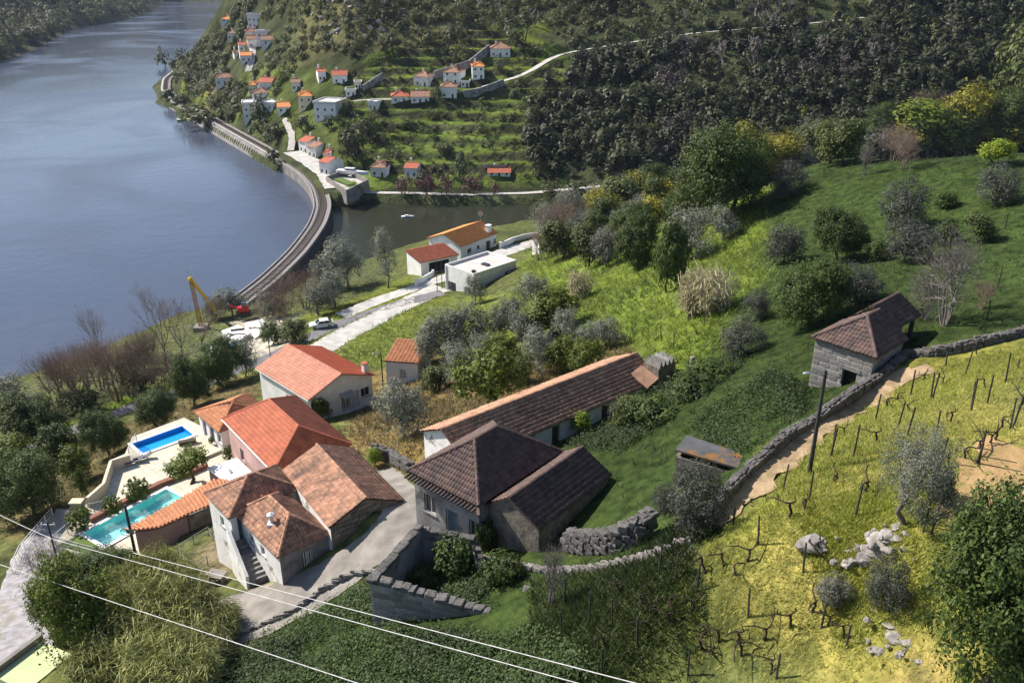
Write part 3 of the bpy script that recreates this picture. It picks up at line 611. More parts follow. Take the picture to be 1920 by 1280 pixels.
def ridge(parent, p, q, m, r=.13, seg=.42, name='ridge_cap', lift=.06):
    p = Vector(p)+Vector((0,0,lift)); q = Vector(q)+Vector((0,0,lift)); d = q-p; n = max(1, int(d.length/seg)); b = MB(); rr = random.Random(int(d.length*1000))
    sx = d.cross(Vector((0,0,1))).normalized(); up = sx.cross(d).normalized()
    for k in range(n):
        a0 = p+d*(k/n); a1 = p+d*((k+1.08)/n); V = []
        for pt, rad in ((a0, r*1.12), (a1, r*.95)):
            for t in (-100, -50, 0, 50, 100): V.append(pt+sx*math.sin(R(t))*rad+up*(math.cos(R(t))*rad-.02))
        b.add(V, [(j, j+1, 6+j, 5+j) for j in range(4)]+[(0,4,3,2,1)], rr.random())
    return b.build(name, m, parent)
def slab(parent, polys, m='wood', name='roof', th=.06):
    b = MB()
    for poly in polys:
        n = len(poly); P = [Vector(p) for p in poly]; dn = Vector((0,0,-th)); V = P+[p+dn for p in P]
        b.add(V, [tuple(range(n)), tuple(range(2*n-1, n-1, -1))]+[(i, n+i, n+(i+1) % n, (i+1) % n) for i in range(n)])
    return b.build(name, m, parent)
def roof_shape(lx, ly, z, kind, h, axis='x', ext=None, off=0.):
    """list of slopes (a,b,c,d) with eave a->b; plus ridge lines"""
    A, B, C, D = (0,0,z), (lx,0,z), (lx,ly,z), (0,ly,z)
    if kind == 'gable':
        if axis == 'x':
            P, Q = (0, ly/2+off, z+h), (lx, ly/2+off, z+h); return [(A,B,Q,P),(C,D,P,Q)], [(P,Q)]
        P, Q = (lx/2+off, 0, z+h), (lx/2+off, ly, z+h); return [(B,C,Q,P),(D,A,P,Q)], [(P,Q)]
    if kind == 'hip':
        if axis == 'x':
            e = ext if ext is not None else ly/2; P, Q = (e, ly/2, z+h), (lx-e, ly/2, z+h); return [(A,B,Q,P),(B,C,Q,Q),(C,D,P,Q),(D,A,P,P)], [(P,Q),(A,P),(D,P),(B,Q),(C,Q)]
        e = ext if ext is not None else lx/2; P, Q = (lx/2, e, z+h), (lx/2, ly-e, z+h); return [(A,B,P,P),(B,C,Q,P),(C,D,Q,Q),(D,A,P,Q)], [(P,Q),(A,P),(B,P),(C,Q),(D,Q)]
    if kind == 'shed':   # high at y=ly
        return [(A,B,(lx,ly,z+h),(0,ly,z+h))], []
    if kind == 'shedx':  # high at x=lx, eave along x=0
        return [(D,A,(lx,0,z+h),(lx,ly,z+h))], []
def house(name, label, O, ang, lx, ly, z0, ze, kind, h, axis='x', wall='plaster', tile='tile_orange', ov=.35, ops=(), ext=None, tiles=True, far=False, tw=.26, ch=.38, amp=.05, jit=.0, sag=0., seed=1, cat='house', group=None, skirt=2., roff=0., sidewall=None, caps=True, deck='wood', parent=None):
    """lx x ly is the eave rectangle. ops: (side, x0, x1, zrel0, zrel1, kind)"""
    t = parent or thing(name, label, cat, (O[0], O[1], z0), ang, group)
    zz = ze-z0; S = SIDES(lx, ly, ov)
    FOOT.append([(O[0]+x*math.cos(ang)-y*math.sin(ang), O[1]+x*math.sin(ang)+y*math.cos(ang)) for x, y in ((-.3,-.3),(lx+.3,-.3),(lx+.3,ly+.3),(-.3,ly+.3))])
    dz = 0. if parent is None else 0.
    for sd in 'frbl':
        ox, oy, an, ln = S[sd]; oo = [q[1:5] for q in ops if q[0] == sd]
        b = wall_panel(0, ln, -skirt, zz-.04, oo)
        hi = kind == 'gable' and ((axis == 'x' and sd in 'rl') or (axis == 'y' and sd in 'fb'))
        if hi:
            span = ly if axis == 'x' else lx; kk = h/(span/2); pk = ln/2+(roff if sd in 'fr' else -roff)
            b.add([(0,0,zz-.04),(ln,0,zz-.04),(ln,0,zz-.04+ov*kk*.9),(pk,0,zz+h-.06),(0,0,zz-.04+ov*kk*.9)], [(0,1,2,3,4)])
        if kind in ('shed', 'shedx'):
            top = {'shed': {'r': (0,h), 'b': (h,h), 'l': (h,0)}, 'shedx': {'f': (0,h), 'r': (h,h), 'b': (h,0)}}[kind].get(sd)
            if top: b.add([(0,0,zz-.04),(ln,0,zz-.04),(ln,0,zz-.06+top[1]*.93),(0,0,zz-.06+top[0]*.93)], [(0,1,2,3)])
        w = xf(b, ox, oy, an).build('wall', (sidewall or {}).get(sd, wall), t)
    for q in ops: opening(t, S[q[0]], q[1:5], q[5], far)
    if kind == 'flat':
        rf = slab(t, [[(0,0,zz),(lx,0,zz),(lx,ly,zz),(0,ly,zz)]], tile, 'roof', .25); return t, rf
    sl, lines = roof_shape(lx, ly, zz, kind, h, axis, ext, roff)
    pol = []
    for a, b2, c, d in sl: pol.append([a, b2, c] if c == d else [a, b2, c, d])
    rf = slab(t, pol, deck if tiles else tile, 'roof')
    if tiles:
        for i, s in enumerate(sl): courses(rf, *s, tile, tw, ch, amp, jit, sag, seed*17+i)
        if caps:
            for p, q in lines: ridge(rf, p, q, tile)
    return t, rf
def ground(x, y): return float(G.at(x, y))
def up_at(z): return z
# --- stone pieces
def stone_meshes(n, m, seed, rough=.16):
    out = []; rs = random.Random(seed)
    for k in range(n):
        bm = bmesh.new(); bmesh.ops.create_cube(bm, size=1.)
        for v in bm.verts: v.co += Vector((rs.uniform(-1,1), rs.uniform(-1,1), rs.uniform(-1,1)))*rough*.5
        bmesh.ops.bevel(bm, geom=list(bm.edges)[:], offset=.11, segments=1, affect='EDGES')
        me = bpy.data.meshes.new('stone'); bm.to_mesh(me); bm.free(); me.materials.append(MT[m]); out.append(me)
    return out
def rock_meshes(n, m, seed):
    out = []; rs = random.Random(seed)
    from mathutils import noise
    for k in range(n):
        bm = bmesh.new(); bmesh.ops.create_icosphere(bm, subdivisions=3, radius=.55); o3 = Vector((k*7.3, seed, 1.7))
        pl = [(Vector((rs.uniform(-1,1), rs.uniform(-1,1), rs.uniform(-.6,1))).normalized(), rs.uniform(.3,.48)) for _ in range(9)]
        for v in bm.verts:
            for nn_, dd in pl:
                e = v.co.dot(nn_)-dd
                if e > 0: v.co -= nn_*e*.85
            v.co *= 1+.22*noise.noise(v.co*3+o3)+.1*noise.noise(v.co*8+o3)
        me = bpy.data.meshes.new('rock'); bm.to_mesh(me); bm.free(); me.materials.append(MT[m]); out.append(me)
    return out
STONES = {'rock': rock_meshes(6, 'palestone', 5), 'stone': stone_meshes(6, 'stone', 1, .05), 'rubble': stone_meshes(7, 'rubble', 2, .3), 'pale': stone_meshes(7, 'palestone', 3, .22), 'dry': stone_meshes(7, 'drystone', 4, .26)}
def stone_at(kind, parent, loc, size, rz=0., tilt=0., name='stone'):
    o = bpy.data.objects.new(name, RNG.choice(STONES[kind])); COL.objects.link(o); o.parent = parent
    o.location = tuple(map(float, loc)); o.scale = tuple(map(float, size)); o.rotation_euler = (RNG.uniform(-1,1)*tilt, RNG.uniform(-1,1)*tilt, rz+RNG.uniform(-1,1)*tilt); return o
def ashlar(parent, x0, x1, z0, z1, ox, oy, ang, sx=.75, sz=.36, kind='stone', th=.16, ops=(), mx=300, proud=.03):
    """stone blocks in the plane y=0 of a wall frame"""
    c, s = math.cos(ang), math.sin(ang); n = 0; nz = max(1, round((z1-z0)/sz)); hz = (z1-z0)/nz
    for j in range(nz):
        x = x0; za = z0+j*hz
        while x < x1-.05:
            w = sx*RNG.uniform(.6, 1.5); w = min(w, x1-x)
            if x1-x-w < .2: w = x1-x
            cx = x+w/2; cz = za+hz/2
            if n < mx and not any(o[0]-.05 < cx < o[1]+.05 and o[2] < cz < o[3] for o in ops):
                y = th/2-proud*RNG.uniform(.4, 1.3); stone_at(kind, parent, (ox+cx*c-y*s, oy+cx*s+y*c, cz), (w-.02, th, hz-.018), ang, .004); n += 1
            x += w
def dry_wall(name, label, P, height, th, kind='dry', sx=.5, sz=.3, mx=290, core=True, cat='stone wall', hvar=.25, seed=0, base=-.3):
    """wall of piled stones along a world polyline; P rows x,y,z(ground)"""
    P = resample(P, .25); o = P[0]; t = thing(name, label, cat, o); n = 0
    T = np.gradient(P[:, :2], axis=0); T /= np.linalg.norm(T, axis=1)[:, None]+1e-9
    hs = height*(1+hvar*2*vnoise(P[:, 0], P[:, 1], 2.2, 60+seed))
    if core:
        V = []; 
        for i in range(len(P)):
            nx, ny = -T[i, 1]*th*.36, T[i, 0]*th*.36; x, y, z = P[i]-o
            V += [(x+nx, y+ny, z+base-.5), (x-nx, y-ny, z+base-.5), (x-nx, y-ny, z+hs[i]-sz*.6), (x+nx, y+ny, z+hs[i]-sz*.6)]
        Fc = [(4*i+a, 4*i+b, 4*i+4+b, 4*i+4+a) for i in range(len(P)-1) for a, b in ((0,1),(1,2),(2,3),(3,0))]+[(0,1,2,3), (4*len(P)-1, 4*len(P)-2, 4*len(P)-3, 4*len(P)-4)]
        MB().add(V, Fc).build('core', 'drystone', t)
    L_ = len(P)*.25; rows = []
    nz = max(1, int(round(height/sz)))
    side = [(-1, j) for j in range(nz)]+[(0, nz-1)]+[(1, j) for j in range(nz)]
    spots = []
    for sd, j in side:
        s = RNG.uniform(0, sx)
        while s < L_-.1:
            w = sx*RNG.uniform(.6, 1.4); spots.append((sd, j, s+w/2, w)); s += w
    spots.sort(key=lambda q: (-(q[0] <= 0), -q[1]))
    more = MB()
    for sd, j, s, w in spots:
        i = min(len(P)-1, int(s/.25)); an = math.atan2(T[i, 1], T[i, 0]); x, y, z = P[i]-o; hh = hs[i]/nz
        off = sd*th*.34; loc = (x-T[i, 1]*off, y+T[i, 0]*off, z+(j+.5)*hh+RNG.uniform(-.04, .04)+(.06 if sd == 0 else 0)); size = (w*.97, th*(.42 if sd else .5), hh*RNG.uniform(.85, 1.15))
        if n < mx: stone_at(kind, t, loc, size, an, .07); n += 1
        else:
            c, s2 = math.cos(an), math.sin(an); k = len(more.v); more.box(-size[0]/2, size[0]/2, -size[1]/2, size[1]/2, -size[2]/2, size[2]/2)
            for q in range(k, len(more.v)):
                px, py, pz = more.v[q]; more.v[q] = (loc[0]+px*c-py*s2, loc[1]+px*s2+py*c, loc[2]+pz)
    if more.v: tag(more.build('stones', 'drystone' if kind == 'dry' else 'rubble', t), kind='stuff')
    return t
# ================================================================== near buildings
def win(sd, c, w, z0, z1, kind='window'): return (sd, c-w/2, c+w/2, z0, z1, kind)
# --- white house with salmon and red slopes
O, A, lx, ly = foot((472,693), (578,751), (708,706), 22.9)
wh, whr = house('white_house', 'large white house with salmon tiled left slope and bright red right slope', O, A, lx, ly, 19.4, 22.9, 'gable', 1.75, 'y', 'plaster', 'tile_pink', .3, caps=False, tiles=False,
    ops=[win('f', lx*.52, 1.2, .3, 2.3, 'bars'), win('f', lx*.66, 1.2, 0, 2.3, 'door'), win('f', lx*.82, 1.3, 1.0, 2.2), win('l', ly*.9, 1.8, .5, 1.6), win('l', ly*.55, 1.0, 1.0, 2.2)])
sl, ln = roof_shape(lx, ly, 3.5, 'gable', 1.75, 'y')
courses(whr, *sl[0], 'tile_bright', .3, .42, .03, seed=3); courses(whr, *sl[1], 'tile_pink', .3, .42, .04, seed=4)
ridge(whr, *ln[0], 'tile_pink')
ch = MB().box(lx-1.15, lx-.55, .55, 1.15, 2.6, 5.1).build('chimney', 'plaster', wh); MB().box(lx-1.22, lx-.48, .48, 1.22, 5.1, 5.2).build('chimney_cap', 'tile_red', ch)
aw = MB(); aw.add([(lx*.46,-.75,2.35),(lx*.64,-.75,2.35),(lx*.64,.3,2.7),(lx*.46,.3,2.7),(lx*.46,-.75,2.3),(lx*.64,-.75,2.3),(lx*.64,.3,2.65),(lx*.46,.3,2.65)], [(0,1,2,3),(7,6,5,4),(0,4,5,1),(1,5,6,2),(2,6,7,3),(3,7,4,0)]); aw.build('door_canopy', 'metal', wh)
gb = MB().tube([(-.02,-.02+ly*t,3.42) for t in (0,.25,.5,.75,1)], .07, 6).build('gutter', 'metal', wh)
# --- pink house with red hip roof
O, A, lx, ly = foot((417,785), (513,885), (660,833), 27.)
ph, phr = house('pink_house', 'pink house under a red hip roof, between the pool and the old stone house', O, A, lx, ly, 21.2, 27., 'hip', 2.1, 'y', 'pink', 'tile_red', .35, ext=lx*.36, tw=.27, ch=.4, amp=.05,
    ops=[win('l', ly*.25, 1.0, 2.4, 3.8), win('l', ly*.7, 1.1, 2.4, 3.8), win('l', ly*.8, 1.0, .0, 2.1, 'wooddoor')], seed=6)
gt = MB().tube([(-.06, ly*t, 5.72) for t in (0,.5,1)], .08, 6).build('gutter', 'white_metal', ph); MB().tube([(.2, .6, 5.7), (.28, .6, 5.3), (.28, .6, .2)], .05, 6).build('downpipe', 'white_metal', ph)
# --- orange-roofed pool annex
O, A, lx, ly = foot((361,772), (410,811), (513,775), 24.5)
an, anr = house('pool_annex', 'low white annex with weathered orange hip roof beside the blue pool', O, A, lx, ly, 21.8, 24.5, 'hip', 1.35, 'x', 'plaster', 'tile_brown', .35, ext=ly*.55, tw=.27, ch=.42,
    ops=[win('l', ly*.2, .9, .1, 2.1, 'bluedoor'), win('l', ly*.5, 1.1, .1, 2.1, 'bluedoor'), win('l', ly*.78, 1.0, .9, 2.0)], seed=8)
# --- old stone and plaster house with outside stair (three roofs that meet)
oh = thing('old_house', 'old whitewashed stone house with patched clay roofs and an outside stair', 'house', (*PZ(540,1105,28.4)[:2], 28.4))
def sub(tO, tA, host):      # frame of a wing inside a host thing
    f = obj('wing', None, host, (tO[0]-host.location.x, tO[1]-host.location.y, 0), tA); f.empty_display_size = .2; return f
def wing(host, nm, lab, Fq, ze, z0, kind, h, axis, **k):
    """wing of a building that has several roofs: parts go straight under the host"""
    O, A, lx, ly = Fq
    t, rf = house(nm, lab, O, A, lx, ly, z0, ze, kind, h, axis, **k)
    # re-parent: parts of the temporary empty become parts of the host
    M4 = Matrix.Translation((O[0]-host.location.x, O[1]-host.location.y, z0-host.location.z)) @ Matrix.Rotation(A, 4, 'Z')
    for c in list(t.children):
        c.parent = host; c.matrix_parent_inverse = Matrix(); c.matrix_basis = M4 @ c.matrix_basis
    bpy.data.objects.remove(t); return rf, M4, lx, ly
kold = dict(wall='plaster_old', tile='tile_old', tw=.24, ch=.36, amp=.06, jit=.035, sag=.08)
bw = foot((525,883), (617,990), (760,942), 32.6)
rf1, M1, lx1, ly1 = wing(oh, 'old_house', '', bw, 32.6, 29.6, 'gable', 1.35, 'y', ov=.15, seed=11, sidewall={'f': 'rubble', 'r': 'rubble'}, **kold)
fw = foot((462,985), (521,1046), (621,1000), 31.6)
lf = fw[3]
rf2, M2, lx2, ly2 = wing(oh, 'old_house', '', (fw[0], fw[1], fw[2], fw[3]+2.2), 31.6, 28.4, 'hip', 1.55, 'y', ov=.2, ext=fw[2]*.48, seed=12, sidewall={'f': 'plaster_grey'},
    ops=[win('f', fw[2]*.5, .95, 1.1, 2.5, 'bars'), win('l', 2.2, .7, 1.6, 2.4), win('l', 4.0, .7, 1.6, 2.4)], **kold)
lw = foot((394,921), (429,973), (562,911), 32.0)
rf3, M3, lx3, ly3 = wing(oh, 'old_house', '', lw, 32.0, 27.6, 'hip', 1.5, 'x', ov=.2, ext=lw[3]*.62, seed=13,
    ops=[win('f', 1.0, 1.1, 2.0, 4.1, 'bluedoor'), win('l', lw[3]*.5, .7, 2.6, 3.5)], **kold)
# rubble face on the gable end and outside stair
gab = obj('gable_wall', None, oh); gab.matrix_basis = M1; gab.empty_display_size = .2
for j in range(9):
    za = .1+j*.42; xx = .35; half = lx1/2
    while xx < lx1-.4:
        w = RNG.uniform(.35, .9); top = 2.75+1.25*(1-abs((xx+w/2)-half)/half)
        if za+.42 < top: stone_at('rubble', gab, (xx+w/2, .16+RNG.uniform(-.03, .02), za+.21), (w*.98, .22, .42), 0, .04)
        xx += w
gm = MB().box(.3, lx1-.3, .2, .3, -.5, 2.4).build('wall_core', 'rubble', gab)
st = obj('stair', None, oh); st.empty_display_size = .2
sA = PZ(436,1012,29.9); sB = PZ(470,1092,28.2); sd = Vector((sB-sA)[:2]).normalized(); sn = Vector((-sd.y, sd.x))
ln_ = (Vector((sB-sA)[:2])).length; ns = 9
for k in range(ns):
    t0 = k/ns*ln_; zt = 29.95-(k+1)*(29.95-28.35)/ns-28.4
    b = MB(); c0 = Vector(sA[:2])+sd*t0-Vector(oh.location[:2]); c1 = c0+sd*(ln_/ns+.04); q = [c0-sn*.05, c1-sn*.05, c1+sn*1.25, c0+sn*1.25]
    b.prism([q[0], q[3], q[2], q[1]][::-1], -1.2, zt); b.build('step', 'stone', st)
pw = MB(); 
for off, zt0, zt1 in ((-.28, 2.6, .35),):
    c0 = Vector(sA[:2])-sd*.3-Vector(oh.location[:2])+sn*off; c1 = c0+sd*(ln_+.2); q = [c0, c1, c1+sn*.24, c0+sn*.24]
    V = [(p.x, p.y, -1.5) for p in q]+[(q[0].x, q[0].y, zt0), (q[1].x, q[1].y, zt1), (q[2].x, q[2].y, zt1), (q[3].x, q[3].y, zt0)]
    pw.add(V, [(3,2,1,0),(4,5,6,7),(0,1,5,4),(1,2,6,5),(2,3,7,6),(3,0,4,7)])
pw.build('stair_wall', 'plaster_old', st)
# flue on the front slope
fp = M2 @ Vector((lx2*.26, 2.9, 3.2+1.0)); fl = MB().tube([fp-Vector((0,0,.5)), fp+Vector((0,0,.55))], .13, 10); fl.box(fp.x-.28, fp.x+.28, fp.y-.28, fp.y+.28, fp.z-.4, fp.z-.12)
fo = fl.build('flue', 'plaster', oh); MB().tube([fp+Vector((0,0,.55)), fp+Vector((0,0,.62)), fp+Vector((0,0,.78))], [.3, .28, .05], 10).build('flue_cap', 'plaster', fo)
# --- dark-roofed house in the middle
ZE = 38.5
ch_ = foot((764,882), (897,949), (1054,846), ZE)
dh = thing('dark_roofed_house', 'abandoned house with dark weathered hip roof and tiled side wing, in the centre', 'house', (*ch_[0], 34.3))
kd = dict(wall='plaster_grey', tile='tile_dark', tw=.25, ch=.4, amp=.055, jit=.02, sag=.05)
rfd, Md, lxd, lyd = wing(dh, 'dark_roofed_house', '', ch_, ZE, 34.3, 'hip', 2.15, 'x', ov=.3, seed=21,
    ops=[win('l', 1.4, 1.1, 1.4, 2.8), win('l', 3.4, 1.1, .2, 2.5, 'bluedoor'), win('l', 5.4, .9, 1.3, 2.6)], **kd)
# tile spouts along the left eave
c, s = math.cos(ch_[1]), math.sin(ch_[1])
for k in range(int(lyd/.3)):
    y = .15+k*.3; p0 = Md @ Vector((.25, y, 4.12)); p1 = Md @ Vector((-.5, y, 3.98)); MB().tube([p0, p1], [.1, .085], 7).build('eave_tile', 'tile_dark', dh)
for k in range(7):
    a = R(-100+k*15); p0 = Md @ Vector((.2, .2, 4.15)); p1 = Md @ Vector((.2+math.cos(a+R(-90))*.9*.75, .2+math.sin(a+R(10))*.7, 3.95)); MB().tube([p0, p1], [.1, .1], 7).build('eave_tile', 'tile_dark', dh)
ww = foot((902,951), (1011,994), (1157,895), ZE-.5)
rfw, Mw, lxw, lyw = wing(dh, 'dark_roofed_house', '', (ww[0], ww[1], ww[2], ww[3]), ZE-.5, 34.3, 'gable', 1.25, 'x', ov=.15, roff=.25, seed=22, sidewall={'l': 'rubble', 'f': 'rubble'}, **kd)
# --- long house
lh_ = foot((801,804), (872,868), (1228,707), 35.7)
O, A, lx, ly = lh_
lh, lhr = house('long_house', 'long low white house with weathered clay roof and chimney block at its right end', O, A, lx, ly, 33.3, 35.7, 'gable', 1.5, 'x', 'plaster_old', 'tile_long', .25, tw=.25, ch=.38, amp=.055, jit=.03, sag=.06, seed=31, skirt=3,
    ops=[('f', lx*.40, lx*.40+.9, .05, 2.1, 'wooddoor'), ('f', lx*.66, lx*.66+.9, .05, 2.1, 'wooddoor'), win('f', lx*.55, .8, .9, 1.8), win('l', ly*.6, .8, .9, 1.8)])
ck = MB().box(lx-1.0, lx+1.2, -.5, 1.3, -2, 4.0).build('chimney_block', 'rubble', lh)
for k in range(4):
    x = lx-.85+k*.52; b = MB(); b.add([(x,-.45,4.0),(x+.4,-.45,4.0),(x+.4,1.2,4.0),(x,1.2,4.0),(x+.2,-.45,4.55),(x+.2,1.2,4.55)], [(3,2,1,0),(0,1,4),(2,3,5),(1,2,5,4),(3,0,4,5)]); b.build('chimney_pot', 'stone', ck)
b = MB(); b.add([(lx-2.4,-.55,2.6),(lx-1.0,-.55,3.1),(lx-1.0,1.5,3.6),(lx-2.4,1.5,3.2),(lx-2.4,-.55,2.5),(lx-1.0,-.55,3.0),(lx-1.0,1.5,3.5),(lx-2.4,1.5,3.1)], [(0,1,2,3),(7,6,5,4),(0,4,5,1),(1,5,6,2),(2,6,7,3),(3,7,4,0)]); b.build('lean_to_roof', 'tile_long', lh)
# --- granite ruin on the plateau
O, A, lx, ly = foot((1532,628), (1643,672), (1685,632), 46.6)
rh = thing('granite_ruin', 'grey granite block house with sagging old tile roof on the upper field', 'house', (*O, 43.1), A)
S = SIDES(lx, ly, .2); zz = 3.5
for sd, oo in (('f', []), ('r', []), ('b', []), ('l', [(ly*.48, ly*.48+1.0, 0, 2.0)])):
    ox, oy, a_, l_ = S[sd]; b = wall_panel(0, l_, -1.5, zz-.05, [q for q in oo], .3); w = xf(b, ox, oy, a_).build('wall', 'stone', rh)
    if sd in 'fl': ashlar(w, 0, l_, -.6 if sd == 'l' else -.3, zz-.06, ox, oy, a_, .85, .37, 'stone', .14, [(q[0]-.1, q[1]+.1, q[2], q[3]+.15) for q in oo], 200)
    for q in oo: xf(MB().box(q[0]-.05, q[1]+.05, .45, .5, q[2], q[3]), ox, oy, a_).build('dark_opening', 'dark', rh); xf(MB().box(q[0]-.25, q[1]+.25, -.06, .2, q[3]+.003, q[3]+.28), ox, oy, a_).build('lintel', 'stone', rh)
sl, lines = roof_shape(lx, ly, zz, 'hip', 1.45, 'x', lx*.62)
sl = [sl[0], sl[2], sl[3]]; P_, Q_ = (lx*.62, ly/2, zz+1.45), (lx, ly/2, zz+1.45)
sl[0] = ((0,0,zz), (lx,0,zz), Q_, P_); sl[1] = ((lx,ly,zz), (0,ly,zz), P_, Q_)
rr_ = slab(rh, [list(q) if q[2] != q[3] else list(q[:3]) for q in sl])
for i, q in enumerate(sl): courses(rr_, *q, 'tile_dark', .25, .36, .055, .03, .05, 40+i)
for p, q in ((P_, (0,0,zz)), (P_, (0,ly,zz)), (P_, Q_)): ridge(rr_, p, q, 'tile_dark')
x0, x1, y0, y1 = lx+.02, lx*1.9, ly*.22, ly-.2; yr = ly/2+.5
P_, Q_ = (x0-.5, yr, zz+1.5), (x1, yr, zz+1.5); g1 = ((x0,y0,zz+.35), (x1,y0,zz+.35), Q_, (x0, yr, zz+1.5)); g2 = ((x1,y1,zz+.1), (x0,y1,zz+.1), (x0, yr, zz+1.5), Q_)
r2 = slab(rh, [list(g1), list(g2)])
courses(r2, *g1, 'tile_dark', .25, .36, .055, .04, .06, 45); courses(r2, *g2, 'tile_dark', .25, .36, .055, .04, .06, 46); ridge(r2, (x0,yr,zz+1.5), Q_, 'tile_dark')
MB().box(x0, x1-.3, y1-.5, y1-.2, -1, zz).build('wall', 'stone', rh); MB().box(x0, x0+1.6, y0+.15, y0+.45, -1, zz+.25).build('wall', 'stone', rh); MB().box(x1-.5, x1-.25, y0+.2, y0+.45, -1, zz+.25).build('post', 'wood', rh)
MB().box(x1-.5, x1-.25, y0+1.6, y1-.5, -1, zz+.2).build('wall', 'stone', rh); MB().obox((x1-.35, y0+.3, zz+.2), (x1-.35, y1-.3, zz+.05), .18, .18).build('beam', 'wood', rh)
# --- small hut with shed roof
O, A, lx, ly = foot((730,640), (720,677), (778,688), 22.0)
hu, _ = house('hut', 'narrow white hut with rusty red shed roof at the edge of the olive grove', O, A, lx, ly, 18.7, 22.0, 'shed', .45, 'x', 'plaster', 'tile_brown', .15, tw=.5, ch=.5, amp=.07, ops=[win('f', lx*.5, .8, 1.2, 2.2, 'bars')], seed=51, caps=False)
# --- slab-roofed shed in the field
z = G.hit(1330,885)[2]+1.25
sh = thing('field_shed', 'low shed with rust-stained flat sheet roof in the field', 'shed', (*PZ(1330,860,z)[:2], z-1.4))
cs = [PZ(u, v, z)-np.array((*sh.location[:2], sh.location[2])) for u, v in ((1266,845),(1385,880),(1398,852),(1288,815))]
b = MB(); V = [(p[0], p[1], p[2]+.1*(i < 2)) for i, p in enumerate(cs)]; V2 = [(p[0], p[1], p[2]-.12) for p in V]; b.add(V+V2, [(0,1,2,3),(7,6,5,4),(0,4,5,1),(1,5,6,2),(2,6,7,3),(3,7,4,0)]); b.build('sheet_roof', 'tar', sh)
cc = sum(cs)/4
for i in range(4):
    p, q = cs[i]*.92+cc*.08, cs[(i+1) % 4]*.92+cc*.08
    MB().obox((p[0], p[1], -.05), (q[0], q[1], -.05), .2, 2.2).build('wall', 'rubble', sh)
# --- flat white modern house and the orange-roofed house by the water
O, A, lx, ly = foot((836,495), (888,514), (966,487), 15.5)
fh = thing('flat_roofed_house', 'white modern house with flat grey roof above the inlet', 'house', (*O, 10.8), A)
for nm, bx, m in (('wall', (0, lx, 0, ly, -2.5, 4.1), 'plaster'), ('roof', (.3, lx-.3, .3, ly-.3, 4.12, 4.2), 'flatroof')): MB().box(*bx).build(nm, m, fh)
for bx in ((0, lx, 0, .22), (0, lx, ly-.22, ly), (0, .22, .22, ly-.22), (lx-.22, lx, .22, ly-.22)): MB().box(*bx, 4.102, 4.75).build('parapet', 'plaster', fh)
MB().box(lx*.5, lx*.5+1, ly*.3, ly*.3+1.6, 4.2, 4.5).build('skylight', 'pane', fh); MB().box(lx*.62, lx*.92, -2.2, -.02, -2, 2.6).build('terrace', 'plaster', fh)
MB().box(lx*.1, lx*.1+.6, ly*.15, ly*.15+.6, 4.2, 4.75).build('roof_vent', 'dark', fh)
for k in range(2): MB().box(lx*.66+k*1.4, lx*.66+k*1.4+1.0, -1.7, -.8, 2.6, 3.4).build('terrace_furniture', 'dark', fh)
for y0, y1 in ((.8, 2.6), (ly-3, ly-.8)): MB().box(-.015, .05, y0, y1, -.2, 1.6).build('window', 'pane', fh)
MB().tube([(-.1, ly-.4, 4.6), (-.1, ly-.4, -1.5)], .09, 6).build('downpipe', 'plaster', fh)
O, A, lx, ly = foot((802,446), (864,463), (932,436), 11.2)
qh, qr = house('orange_roofed_house', 'white house with orange tiled gable roof on the inlet shore', O, A, lx, ly, 7.8, 11.2, 'gable', 1.9, 'x', 'plaster', 'tile_orange', .4, tw=.3, ch=.5, amp=.06, ops=[win('f', lx*.22, 1.4, 1., 2.1), win('f', lx*.45, 1.0, 1.2, 2.1), win('f', lx*.72, 1.6, .1, 2.3, 'wooddoor'), win('f', lx*.9, 1.0, 1.0, 2.2)], seed=61)
b = MB().box(lx-2.6, lx-1.5, .9, 1.9, 3.6, 5.4).build('chimney', 'plaster', qh); MB().box(lx-2.7, lx-1.4, .8, 2.0, 5.4, 5.55).build('chimney_cap', 'plaster', b)
O, A, lx, ly = foot((783,474), (788,493), (845,472), 11.6)
ga, _ = house('garage', 'small garage with red tiled shed roof beside the white inlet house', O, A, lx, ly, 8.8, 11.6, 'shed', .9, 'x', 'plaster', 'tile_red', .3, tw=.3, ch=.5, amp=.06, ops=[('f', lx*.2, lx*.72, .0, 2.3, 'garage')], seed=62, caps=False, cat='garage')
# satellite dish
p = PZ(901,412,12.6); sdh = thing('satellite_dish', 'round grey satellite dish on the ridge of the orange-roofed house', 'dish', p)
MB().tube([(0,0,-.6), (0,0,1.2)], .05, 6).build('mast', 'metal', sdh)
b = MB(); V = [(0,.12,1.5)]; n = 14
for k in range(n): a = 2*math.pi*k/n; V.append((.65*math.cos(a), -.08, 1.5+.65*math.sin(a)))
for k in range(n): a = 2*math.pi*k/n; V.append((.6*math.cos(a), -.03, 1.5+.6*math.sin(a)))
b.add(V, [(0, 1+(k+1) % n, 1+k) for k in range(n)]+[(1+k, 1+(k+1) % n, 1+n+(k+1) % n, 1+n+k) for k in range(n)]); b.build('reflector', 'metal', sdh); MB().tube([(0,-.02,1.0), (0,-.6,1.45)], .03, 5).build('feed_arm', 'metal', sdh)
# --- low red roofs at the quay and behind the trees
for (u, v), z, l, w, rz, lab in (((1010,470), 9., 5., 4., 25, 'low shed with red roof beside the quay lane'), ((1092,385), 9.5, 6., 5., 40, 'small orange roof showing between the trees above the inlet')):
    p = PZ(u, v, z+3); z = max(.6, ground(p[0], p[1])); house('shed', lab, p[:2], R(rz), l, w, z, z+2.6, 'gable', 1.0, 'x', 'plaster', 'tile_orange' if u > 1050 else 'tile_red', .3, far=True, cat='shed', tw=.4, ch=.6, seed=70)
